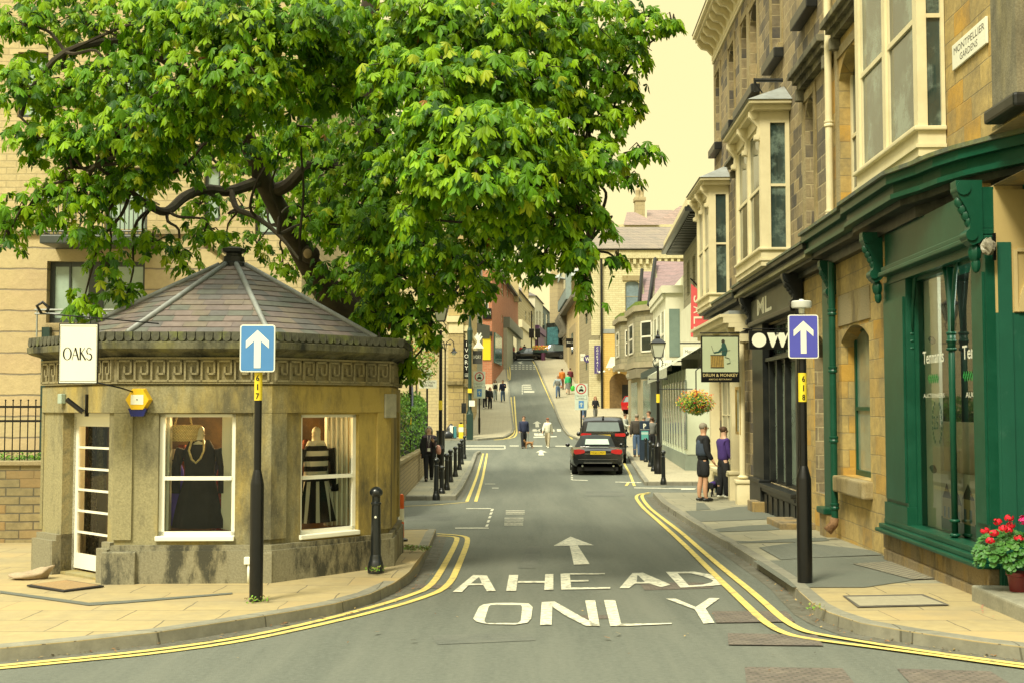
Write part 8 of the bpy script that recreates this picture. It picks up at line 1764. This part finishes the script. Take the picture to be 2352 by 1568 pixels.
# --- black convertible
p = at(1373, 935, 43.4); cv = empty('parked_car', (p.x, 43.4, g(43.5)), R(-1.5), 'black convertible with closed soft top, nearest of the two parked cars', 'car')
Sx = [sec(0.0, .80, .42, .78, .86, .6), sec(.08, .88, .32, .86, .96, .62), sec(.35, .92, .26, .93, 1.0, .66), sec(.9, .93, .22, .95, .99, .70), sec(1.8, .93, .2, .93, .95, .74), sec(3.0, .92, .2, .91, .93, .74), sec(3.6, .92, .22, .86, .90, .7), sec(4.3, .88, .28, .74, .80, .62), sec(4.6, .72, .4, .6, .66, .5)]
V, F = loft(Sx, len(Sx[0])); mb = MB(); mb.add(V, F); mb.build('body', PAINT, cv, smooth='auto')
cs = [cabsec(.72, .60, .98, .50, 1.02), cabsec(.98, .66, .96, .50, 1.24), cabsec(1.3, .70, .95, .53, 1.345), cabsec(2.0, .74, .94, .56, 1.375), cabsec(2.7, .75, .93, .56, 1.32), cabsec(3.1, .74, .93, .55, 1.05)]
V, F = loft(cs, len(cs[0])); mb = MB(); mb.add(V, F); mb.build('soft_top', mat('soft_top', (.02, .026, .027), .9, var=.1), cv, smooth='auto')
mb = MB(); mb.add([(-.44, .70, 1.075), (.44, .70, 1.075), (.40, .93, 1.262), (-.40, .93, 1.262)], [(0, 1, 2, 3)]); mb.build('rear_window', mat('rear_glass_pale', (.30, .38, .30), .08, spec=1, bump_=0), cv)
for sx in (-1, 1):
    lights(cv, 'tail_light', [(sx * .46, .80), (sx * .48, .90), (sx * .70, .925), (sx * .855, .90), (sx * .86, .80), (sx * .80, .745), (sx * .62, .755)], -.005, REDL, .12)
    mb = MB(); mb.box(min(sx * .28, sx * .47), max(sx * .28, sx * .47), -.02, .06, .752, .768); mb.build('chrome_strip', CHR, cv)
    mb = MB(); mb.ball((sx * 1.02, 2.85, .99), (.09, .06, .07), 10, 7); mb.build('door_mirror', PAINT, cv, smooth=True)
    mb = MB(); mb.tube([(sx * .55, -.0, .33), (sx * .55, .12, .33)], .035, 10); mb.build('exhaust', CHR, cv)
mb = MB(); mb.bev(-.27, .27, -.03, .0, .735, .855, .006, 0); text(mb, 'YC65 LMW', 0, .76, .07, .48, depth=-.034, mi=1, center=True); mb.build('number_plate', [PLY, BLACKM], cv)
mb = MB(); mb.tube([(-.62, .1, 1.0), (-.3, .06, 1.015), (.3, .06, 1.015), (.62, .1, 1.0)], .018, 6); mb.build('boot_lip', PAINT, cv); mb = MB(); mb.box(-.7, .7, -.012, .05, .56, .575); mb.box(-.5, .5, -.016, .05, .42, .46); mb.build('bumper_trim', mat('trim_grey', (.10, .10, .09), .4), cv)
for k in range(4): mb = MB(); mb.lathe([(.022, -.001), (.022, .001)], 12, M=Matrix.Translation((-.06 + .04 * k, -.002 + .07, .935)) @ Matrix.Rotation(R(90), 4, 'X')); mb.build('ring_badge', CHR, cv)
wheels(cv, .85, 3.6, .80, .33); mb = MB(); mb.box(-.72, .72, .1, 4.3, .16, .3); mb.build('underside', TYRE, cv)
# --- black off-road car in front of it
p = at(1385, 935, 51.5); lr = empty('parked_car', (p.x, 51.5, g(52)), R(-4), 'tall black off-road estate car parked in front of the convertible', 'car')
Sx = [sec(0, .90, .42, 1.1, 1.2, .84), sec(.1, .97, .34, 1.14, 1.22, .88), sec(.6, 1.0, .30, 1.16, 1.22, .9), sec(2.4, 1.0, .3, 1.14, 1.2, .9), sec(3.7, .99, .32, 1.04, 1.12, .85), sec(4.6, .94, .4, .95, 1.05, .8), sec(4.95, .8, .5, .8, .9, .6)]
V, F = loft(Sx, len(Sx[0])); mb = MB(); mb.add(V, F); mb.build('body', PAINT, lr, smooth='auto')
cs = [cabsec(.04, .95, 1.16, .90, 1.2), cabsec(.22, .98, 1.16, .82, 1.80), cabsec(.4, .98, 1.16, .80, 1.93), cabsec(1.8, .98, 1.12, .82, 1.96), cabsec(2.8, .97, 1.1, .80, 1.92), cabsec(3.7, .9, 1.1, .72, 1.2)]
V, F = loft(cs, len(cs[0])); mb = MB(); mb.add(V, F); mb.build('cabin', PAINT, lr, smooth='auto')
mb = MB(); mb.add([(-.72, .03, 1.36), (.72, .03, 1.36), (.64, .185, 1.74), (-.64, .185, 1.74)], [(0, 1, 2, 3)]); mb.build('rear_window', mat('rear_glass', (.10, .13, .12), .06, spec=1, bump_=0), lr)
for sx in (-1, 1):
    mb = MB(); mb.add([(sx * .985, .5, 1.13), (sx * .99, 3.2, 1.15), (sx * .87, 2.8, 1.72), (sx * .86, .55, 1.72)], [(0, 1, 2, 3) if sx > 0 else (3, 2, 1, 0)]); mb.build('side_window', MATS['rear_glass'], lr)
    lights(lr, 'tail_light', [(sx * .50, 1.16), (sx * .50, 1.27), (sx * .90, 1.29), (sx * .95, 1.22), (sx * .91, 1.14)], -.03, REDL, .1)
    mb = MB(); mb.ball((sx * 1.08, 3.3, 1.18), (.1, .08, .1), 10, 7); mb.build('door_mirror', PAINT, lr, smooth=True)
    mb = MB(); mb.tube([(sx * .68, .4, 1.88), (sx * .70, 2.6, 1.89)], .02, 6); mb.build('roof_rail', BLACKM, lr)
mb = MB(); mb.bev(-.21, .31, -.05, .1, 1.10, 1.22, .006, 0); text(mb, 'YK18 ETT', .05, 1.125, .07, .46, depth=-.054, mi=1, center=True); mb.build('number_plate', [PLY, BLACKM], lr)
mb = MB(); text(mb, 'DISCOVERY', .05, 1.30, .05, .8, depth=-.002, mi=0, center=True); mb.build('tailgate_lettering', CHR, lr); mb = MB(); mb.bev(-.95, .95, -.08, .2, .45, .68, .04); mb.build('bumper', mat('bumper_black', (.02, .02, .02), .6), lr); wheels(lr, 1.0, 3.95, .87, .39); mb = MB(); mb.ball((0, .3, 1.9), (.05, .1, .05), 8, 5); mb.v = [(x, y, z + .06) for x, y, z in mb.v]; mb.build('roof_aerial', PAINT, lr)
mb = MB(); mb.box(-.8, .8, .2, 4.6, .26, .45); mb.build('underside', TYRE, lr)
# --- hatchback shape used for the red car and the two black ones at the top
def hatch(lb, paint, L_=4.2, hh=1.48):
    o = empty('parked_car', (0, 0, 0), 0, lb, 'car')
    Sx = [sec(0, .74, .4, .8, .9, .7), sec(.08, .84, .3, .86, .95, .74), sec(.6, .87, .24, .9, .96, .76), sec(2.4, .88, .22, .88, .94, .76), sec(3.3, .86, .24, .82, .92, .7), sec(3.95, .8, .3, .66, .78, .6), sec(L_, .66, .4, .55, .62, .45)]
    V, F = loft(Sx, len(Sx[0])); mb = MB(); mb.add(V, F); mb.build('body', paint, o, smooth='auto')
    cs = [cabsec(.06, .74, .92, .64, .97), cabsec(.45, .78, .92, .60, hh - .06), cabsec(1.5, .80, .92, .62, hh), cabsec(2.3, .80, .92, .6, hh - .06), cabsec(3.15, .76, .92, .56, .98)]
    V, F = loft(cs, len(cs[0])); mb = MB(); mb.add(V, F); mb.build('cabin', MATS['rear_glass'], o, smooth='auto')
    cs = [cabsec(.4, .62, hh - .12, .59, hh - .05), cabsec(1.5, .66, hh - .06, .62, hh + .01), cabsec(2.3, .64, hh - .12, .6, hh - .05)]
    V, F = loft(cs, len(cs[0])); mb = MB(); mb.add(V, F)
    for sx in (-1, 1):
        for (y0, y1) in ((.08, .4), (1.62, 1.62), (3.1, 2.3)): mb.tube([(sx * .80, y0, .93), (sx * .625, y1, hh - .08)], .03, 5)
    mb.build('roof', paint, o)
    for sx in (-1, 1): lights(o, 'tail_light', [(sx * .62, .68), (sx * .62, .95), (sx * .80, .93), (sx * .82, .72)], -.01, REDL, .08); lights(o, 'headlight', [(sx * .45, .56), (sx * .45, .68), (sx * .7, .72), (sx * .72, .6)], L_ - .12, CHR, .08); mb = MB(); mb.ball((sx * .94, 2.75, .98), (.08, .06, .07), 8, 6); mb.build('door_mirror', paint, o, smooth=True)
    mb = MB(); mb.bev(-.26, .26, -.02, .01, .55, .66, .005); mb.build('number_plate', PLY, o); wheels(o, .75, 3.3, .76, .31); return o
rc = hatch('red hatchback half hidden beside the stone bay shop, in front of the archway', mat('red_car_paint', (.42, .012, .015), .2, spec=.8, bump_=0)); p = at(1449, 935, 92); rc.location = (p.x, 92, g(92) + KH); rc.rotation_euler.z = R(-30)
k1 = hatch('black car crossing at the top of the hill behind the planter', PAINT, 4.4, 1.75); p = at(1303, 935, 147); k1.location = (p.x, 147.3, g(147.3) + .1); k1.rotation_euler.z = R(90)
k2 = hatch('lower black car left of the planter at the top of the hill', PAINT); p = at(1258, 935, 145); k2.location = (p.x - .6, 146.0, g(146)); k2.rotation_euler.z = R(88)
# ================================================================ HORSE CHESTNUT TREE
TB = at(818, 935, 20.6); TB.z = g(20.6)
tree = empty('horse_chestnut_tree', TB, 0, 'huge horse chestnut tree with drooping leaves and green conkers leaning over the kiosk', 'tree')
BARK = mat('chestnut_bark', (.032, .025, .014), .95, var=.45, scale=7, bump_=.8, dirt=(.06, .055, .025), dscale=3, damt=.6)
def tp(px, py, Y): return at(px, py, Y) - TB
trunk = MB()
def cr(P, Rr, m=4):
    Q = []; S = []; n = len(P)
    for i in range(n - 1):
        a, b, c, d = P[max(i - 1, 0)], P[i], P[i + 1], P[min(i + 2, n - 1)]
        for k in range(m):
            t = k / m; Q.append(.5 * ((2 * b) + (c - a) * t + (2 * a - 5 * b + 4 * c - d) * t * t + (3 * b - a - 3 * c + d) * t ** 3)); S.append(Rr[i] + (Rr[i + 1] - Rr[i]) * t)
    return Q + [P[-1]], S + [Rr[-1]]
main = [tp(825, 1150, 20.6), tp(818, 860, 20.6), tp(800, 740, 20.3), tp(760, 680, 20.0), tp(705, 600, 19.6), tp(662, 520, 19.2), tp(612, 430, 18.8), tp(582, 360, 18.4), tp(552, 280, 18.0), tp(515, 200, 17.6), tp(470, 90, 17.2), tp(430, -60, 17), tp(420, -220, 17)]
trunk.tube(*cr(main, [.55, .44, .33, .25, .185, .165, .15, .135, .15, .13, .11, .09, .05]), 14)
m2_ = [tp(815, 800, 20.8), tp(850, 640, 21), tp(868, 500, 21), tp(862, 340, 20.6), tp(830, 180, 20.2), tp(850, 20, 20), tp(870, -180, 20)]
trunk.tube(*cr(m2_, [.42, .36, .3, .26, .22, .16, .08]), 12)
m3_ = [tp(850, 640, 21), tp(940, 500, 20), tp(1040, 380, 19), tp(1130, 240, 18), tp(1200, 100, 17.5), tp(1240, -60, 17)]
trunk.tube(*cr(m3_, [.26, .2, .17, .14, .11, .06]), 10)
m4_ = [tp(625, 440, 18.9), tp(662, 425, 18.7), tp(700, 388, 18.6), tp(745, 378, 18.8), tp(790, 400, 19.4), tp(860, 480, 20.8)]
trunk.tube(*cr(m4_, [.12, .1, .095, .1, .11, .12]), 9)
m5_ = [tp(600, 415, 18.7), tp(560, 430, 18.4), tp(520, 440, 18), tp(470, 436, 17.4), tp(425, 452, 16.9), tp(385, 485, 16.4), tp(350, 478, 16), tp(300, 440, 15.5), tp(220, 380, 15)]
trunk.tube(*cr(m5_, [.10, .09, .08, .075, .07, .06, .05, .035, .02]), 8)
m6_ = [tp(530, 440, 18), tp(545, 480, 17.8), tp(590, 500, 17.5), tp(640, 540, 17.3), tp(690, 600, 17)]
trunk.tube(*cr(m6_, [.05, .045, .04, .03, .015]), 7)
m7_ = [tp(1040, 380, 19), tp(1150, 360, 17.5), tp(1270, 380, 16), tp(1340, 440, 15), tp(1350, 560, 14.5)]
trunk.tube(*cr(m7_, [.12, .09, .06, .04, .015]), 7)
m8_ = [tp(552, 280, 18), tp(440, 180, 17), tp(300, 100, 16), tp(150, 120, 15.2), tp(60, 220, 15)]
trunk.tube(*cr(m8_, [.12, .09, .06, .04, .02]), 7)
m9_ = [tp(850, 640, 21), tp(900, 620, 19), tp(960, 640, 17.5), tp(1010, 700, 16.5)]
trunk.tube(*cr(m9_, [.12, .08, .05, .02]), 7)
# knot where a limb was cut
c_ = tp(712, 585, 19.35); trunk.ball(tuple(c_), (.16, .12, .15), 10, 8); trunk.ball(tuple(c_ + Vector((-.02, -.11, .0))), (.07, .03, .08), 8, 6, mi=1)
trunk.build('trunk', [BARK, mat('cut_wood', (.30, .22, .11), .9, var=.3)], tree, smooth='auto')
nodes = [p for l_ in (main[5:], m2_[1:], m3_, m4_, m5_, m6_, m7_, m8_, m9_) for p in l_]
# (px, py, rx, ry, Y, leaves)  clumps: each hangs from its own twig
BLB = [
 (60, 60, 120, 80, 15.5, 60), (190, 60, 120, 90, 16, 75), (330, 50, 110, 80, 15, 80), (60, 200, 80, 70, 15, 42), (170, 210, 100, 80, 15.5, 66), (290, 190, 110, 90, 15, 90),
 (100, 330, 90, 60, 15, 48), (210, 320, 100, 70, 15, 72), (320, 300, 100, 80, 14.5, 84), (60, 480, 70, 55, 15, 24), (160, 440, 95, 60, 15, 48), (270, 430, 90, 60, 15.5, 42), (20, 540, 45, 60, 15, 18),
 (210, 520, 90, 45, 15.2, 24), (250, 610, 60, 60, 15.5, 20), (190, 700, 45, 45, 15.5, 16), (290, 680, 50, 40, 15.8, 12), (350, 560, 70, 50, 16, 20), (420, 600, 45, 40, 16.2, 12), (400, 380, 80, 60, 15.5, 40), (470, 530, 60, 40, 16.5, 18), (340, 390, 60, 60, 15, 26),
 (430, 60, 110, 90, 14.2, 100), (540, 50, 110, 90, 13.8, 105), (450, 190, 100, 80, 14, 95), (560, 170, 100, 80, 13.6, 95), (660, 60, 110, 90, 13.8, 105), (480, 290, 80, 60, 14.5, 52), (400, 290, 80, 60, 14.5, 60), (640, 200, 90, 70, 14, 70), (560, 330, 60, 40, 15.5, 18),
 (760, 60, 110, 90, 14, 110), (740, 190, 100, 80, 14.6, 90), (850, 120, 110, 90, 14.4, 110), (640, 320, 50, 40, 16.5, 14), (560, 250, 60, 50, 14.6, 26), (690, 290, 80, 60, 15.5, 40),
 (950, 50, 110, 90, 14, 105), (920, 180, 110, 80, 13.6, 105), (1040, 60, 120, 90, 13.8, 110), (1010, 180, 110, 80, 13.2, 110), (1130, 70, 110, 90, 14, 100), (1110, 190, 110, 80, 13.4, 105), (1230, 60, 110, 90, 14.2, 100), (1210, 190, 110, 80, 13.8, 95), (1330, 60, 100, 80, 14.5, 85), (1310, 180, 100, 80, 14.3, 80), (1420, 60, 80, 80, 15, 55), (1400, 170, 80, 80, 15, 55),
 (1500, 50, 45, 40, 15, 20), (1545, 60, 25, 40, 15, 8), (1460, 130, 40, 50, 15, 18), (1430, 250, 50, 60, 15, 30), (1350, 290, 90, 70, 14.5, 70), (1470, 240, 20, 15, 15, 4),
 (1010, 290, 100, 80, 12.9, 100), (1110, 310, 110, 80, 12.6, 105), (1210, 310, 110, 80, 13, 100), (1010, 400, 90, 80, 12.7, 90), (1100, 420, 90, 70, 12.4, 80), (1190, 420, 90, 80, 12.6, 85), (1280, 400, 90, 80, 13.4, 80), (1380, 380, 70, 60, 14, 46), (1480, 350, 45, 25, 14.2, 12), (1440, 410, 40, 20, 14.5, 7),
 (1330, 480, 60, 60, 13.8, 44), (1390, 520, 25, 35, 14, 10), (960, 500, 60, 40, 13.2, 30), (1130, 500, 60, 40, 12.8, 22), (1200, 500, 50, 40, 13.2, 24), (1270, 520, 55, 50, 13.5, 34), (1250, 590, 55, 30, 13.6, 16), (1330, 580, 40, 55, 13.5, 26), (1345, 660, 28, 50, 13.5, 14), (1420, 600, 28, 20, 14, 6), (1215, 590, 35, 35, 14, 10),
 (860, 300, 110, 90, 17, 100), (800, 400, 100, 80, 18, 90), (900, 420, 90, 90, 16.5, 100), (960, 350, 80, 90, 16, 80), (880, 530, 100, 80, 16, 110), (800, 520, 80, 70, 18, 70), (970, 560, 80, 60, 15, 70), (1060, 520, 80, 60, 15.5, 56), (900, 640, 80, 70, 16, 80), (840, 620, 70, 60, 17.5, 60), (1040, 600, 70, 50, 15, 44), (860, 720, 55, 50, 16.5, 44), (930, 730, 55, 50, 16, 36), (1000, 670, 45, 40, 15.5, 20), (900, 790, 40, 30, 16.5, 12), (940, 840, 28, 50, 16.3, 12), (1080, 650, 40, 45, 15.2, 16), (1120, 590, 60, 40, 17, 26), (1165, 620, 40, 30, 18, 12), (1155, 540, 70, 40, 16, 36),
 (1085, 700, 35, 40, 15.6, 10), (985, 760, 40, 45, 16, 14), (1120, 660, 35, 30, 16.5, 9), (1230, 640, 22, 22, 15, 5), (750, 480, 70, 60, 19, 36), (740, 330, 90, 70, 18.5, 60), (700, 430, 50, 40, 19.5, 16), (620, 480, 50, 40, 19.8, 14), (720, 520, 50, 50, 20.5, 22), (590, 560, 40, 40, 19.6, 12), (650, 610, 40, 45, 20, 16), (460, 470, 60, 40, 17.5, 14), (500, 380, 60, 50, 17, 18), (520, 560, 40, 40, 18, 10),
 (760, 640, 60, 50, 18.5, 26), (700, 500, 50, 45, 17.6, 16), (640, 350, 60, 40, 16.5, 16), (560, 400, 70, 60, 20.5, 26), (640, 390, 80, 80, 21.5, 50), (720, 420, 90, 90, 21.5, 60), (470, 330, 90, 70, 19.5, 40), (600, 230, 120, 110, 20.5, 80), (330, 240, 150, 110, 18.5, 70), (120, 250, 130, 120, 18.5, 50), (820, 480, 120, 120, 20, 110), (900, 560, 110, 90, 18.5, 80), (560, 480, 60, 40, 20, 14), (450, -80, 200, 90, 16, 130), (750, -80, 220, 100, 16, 150), (1050, -90, 220, 100, 15.5, 150), (1330, -70, 180, 90, 15.8, 110), (150, -80, 200, 90, 16, 110), (700, 130, 140, 110, 18.5, 80), (1000, 150, 140, 110, 17.5, 90), (1250, 150, 120, 110, 17, 80), (1100, 330, 120, 100, 16.5, 80), (1240, 380, 100, 90, 16, 60), (420, 200, 140, 110, 18, 50), (950, 250, 120, 100, 19, 80)]
LMS = []
def leafm(name, c, tr):
    m = bpy.data.materials.new(name); m.use_nodes = True; n = m.node_tree; N = n.nodes; p = N['Principled BSDF']; K = n.links.new
    t = N.new('ShaderNodeTexCoord'); a = N.new('ShaderNodeTexNoise'); a.inputs['Scale'].default_value = 5; a.inputs['Detail'].default_value = 3; K(t.outputs['Object'], a.inputs['Vector'])
    r = N.new('ShaderNodeMapRange'); r.inputs[1].default_value = .3; r.inputs[2].default_value = .7; r.inputs[3].default_value = .7; r.inputs[4].default_value = 1.3; K(a.outputs[0], r.inputs[0])
    v = N.new('ShaderNodeVectorMath'); v.operation = 'SCALE'; v.inputs[0].default_value = c; K(r.outputs[0], v.inputs['Scale']); K(v.outputs[0], p.inputs['Base Color']); p.inputs['Roughness'].default_value = .5; p.inputs['Specular IOR Level'].default_value = .2
    tl = N.new('ShaderNodeBsdfTranslucent'); tl.inputs[0].default_value = (*tr, 1); mx_ = N.new('ShaderNodeMixShader'); mx_.inputs[0].default_value = .2; K(p.outputs[0], mx_.inputs[1]); K(tl.outputs[0], mx_.inputs[2]); K(mx_.outputs[0], N['Material Output'].inputs[0]); return m
LMS = [leafm('chestnut_leaf', (.072, .185, .002), (.14, .34, .003)), leafm('chestnut_leaf_light', (.175, .315, .002), (.28, .46, .004)), leafm('chestnut_leaf_dark', (.022, .075, .003), (.04, .13, .004)), leafm('chestnut_leaf_yellow', (.27, .34, .01), (.38, .45, .015)), leafm('chestnut_leaf_rust', (.26, .12, .02), (.3, .14, .02))]
rng = random.Random(21); crown = MB(); twig = MB(); conk = MB()
CV = crown.v; CF = crown.f; CM = crown.m
def add_leaf(c, out, s_, mi):
    """palmate leaf: five to seven drooping leaflets round the petiole end"""
    n = rng.choice((5, 5, 6, 7)); up = Vector((0, 0, 1)); fw = Vector((out.x, out.y, 0))
    fw = fw.normalized() if fw.length > .01 else Vector((0, -1, 0)); N_ = (fw * rng.uniform(.35, 1.0) + up * rng.uniform(.35, 1.1) + fw.cross(up) * rng.uniform(-.5, .5)).normalized()
    D = (-up - N_ * (-up).dot(N_)).normalized(); S_ = N_.cross(D); tw_ = rng.uniform(-.45, .45)
    for i in range(n):
        a = (i / (n - 1) - .5) * R(205) + rng.uniform(-.08, .08) ; d = (D * math.cos(a + tw_) + S_ * math.sin(a + tw_) - N_ * rng.uniform(.15, .45) - up * .15).normalized()
        L_ = s_ * (1.15 - .3 * abs(a)) * rng.uniform(.9, 1.08); side = d.cross(N_).normalized(); nr = side.cross(d).normalized(); w_ = L_ * rng.uniform(.17, .21); b = len(CV); fold = -w_ * .4; cv_ = rng.uniform(.08, .22) * L_
        p1 = c + d * L_ * .34; p2 = c + d * L_ * .68 - N_ * cv_ * .35; p3 = c + d * L_ - N_ * cv_
        for q in (c, p1 - side * w_ * .6 + nr * fold * .6, p1, p1 + side * w_ * .6 + nr * fold * .6, p2 - side * w_ + nr * fold, p2, p2 + side * w_ + nr * fold, p3): CV.append((q.x, q.y, q.z))
        CF.extend([[b, b + 1, b + 2], [b, b + 2, b + 3], [b + 1, b + 4, b + 5, b + 2], [b + 2, b + 5, b + 6, b + 3], [b + 4, b + 7, b + 5], [b + 5, b + 7, b + 6]]); CM.extend([mi] * 6)
for (px, py, rx, ry, Y, n) in BLB:
    c = tp(px, py, Y); k = Y / FPX; ax, az = rx * k, ry * k; ay = min(1.6, (ax + az) * .62)
    nd = min(nodes, key=lambda q: (q - c).length + (0 if q.z < c.z + 1 else .8)); mid = nd.lerp(c, .5) + Vector((rng.uniform(-.15, .15), rng.uniform(-.15, .15), rng.uniform(.0, .25)))
    tw = cr([nd, nd.lerp(mid, .5) + Vector((rng.uniform(-.12, .12), rng.uniform(-.1, .1), rng.uniform(-.12, .12))), mid, mid.lerp(c, .5) + Vector((rng.uniform(-.1, .1), 0, rng.uniform(-.1, .1))), c], [.026, .022, .018, .014, .010], 3); twig.tube(tw[0], tw[1], 5, cap=False)
    tips = []
    for _ in range(max(3, n // 9)):
        a, b = rng.uniform(0, 6.283), math.acos(rng.uniform(-1, 1)); e_ = c + Vector((ax * math.sin(b) * math.cos(a), ay * math.sin(b) * math.sin(a), az * math.cos(b))) * rng.uniform(.6, 1.0)
        m_ = c.lerp(e_, .5) + Vector((0, 0, .1)); twig.tube([c, m_, e_], [.013, .009, .005], 4, cap=False); tips.append((c, m_, e_))
    nn = int(n * (2.6 if px < 400 else 2.35))
    for j in range(nn):
        if rng.random() < .62:
            a, b = rng.uniform(0, 6.283), math.acos(rng.uniform(-.75, 1)); d = Vector((math.sin(b) * math.cos(a), math.sin(b) * math.sin(a), math.cos(b))); q = c + Vector((ax * d.x, ay * d.y, az * d.z)) * rng.uniform(.72, 1.02)
        else:
            t_ = rng.choice(tips); u = rng.uniform(.3, 1.05); q = t_[0].lerp(t_[2], u) + Vector((rng.gauss(0, .08), rng.gauss(0, .08), rng.gauss(0, .06))); d = (q - c)
            d = d.normalized() if d.length > .01 else Vector((0, -1, 0))
        mi = rng.choices((0, 1, 2, 3, 4), (42, 42, 14, 3, .1))[0]
        add_leaf(q, d + Vector((rng.uniform(-.5, .5), rng.uniform(-.7, .3), 0)), rng.uniform(.10, .155), mi)
        if rng.random() < .03 and 100 < px < 1400: conk.ball((q.x + rng.uniform(-.1, .1), q.y - .05, q.z - .1), .026, 7, 5)
print('leaf faces', len(CF))
crown.build('crown', LMS, tree); twig.build('branches', BARK, tree); tag(conk.build('conkers', mat('conker_green', (.20, .30, .02), .6, var=.15, scale=30), tree, smooth=True), kind='stuff')
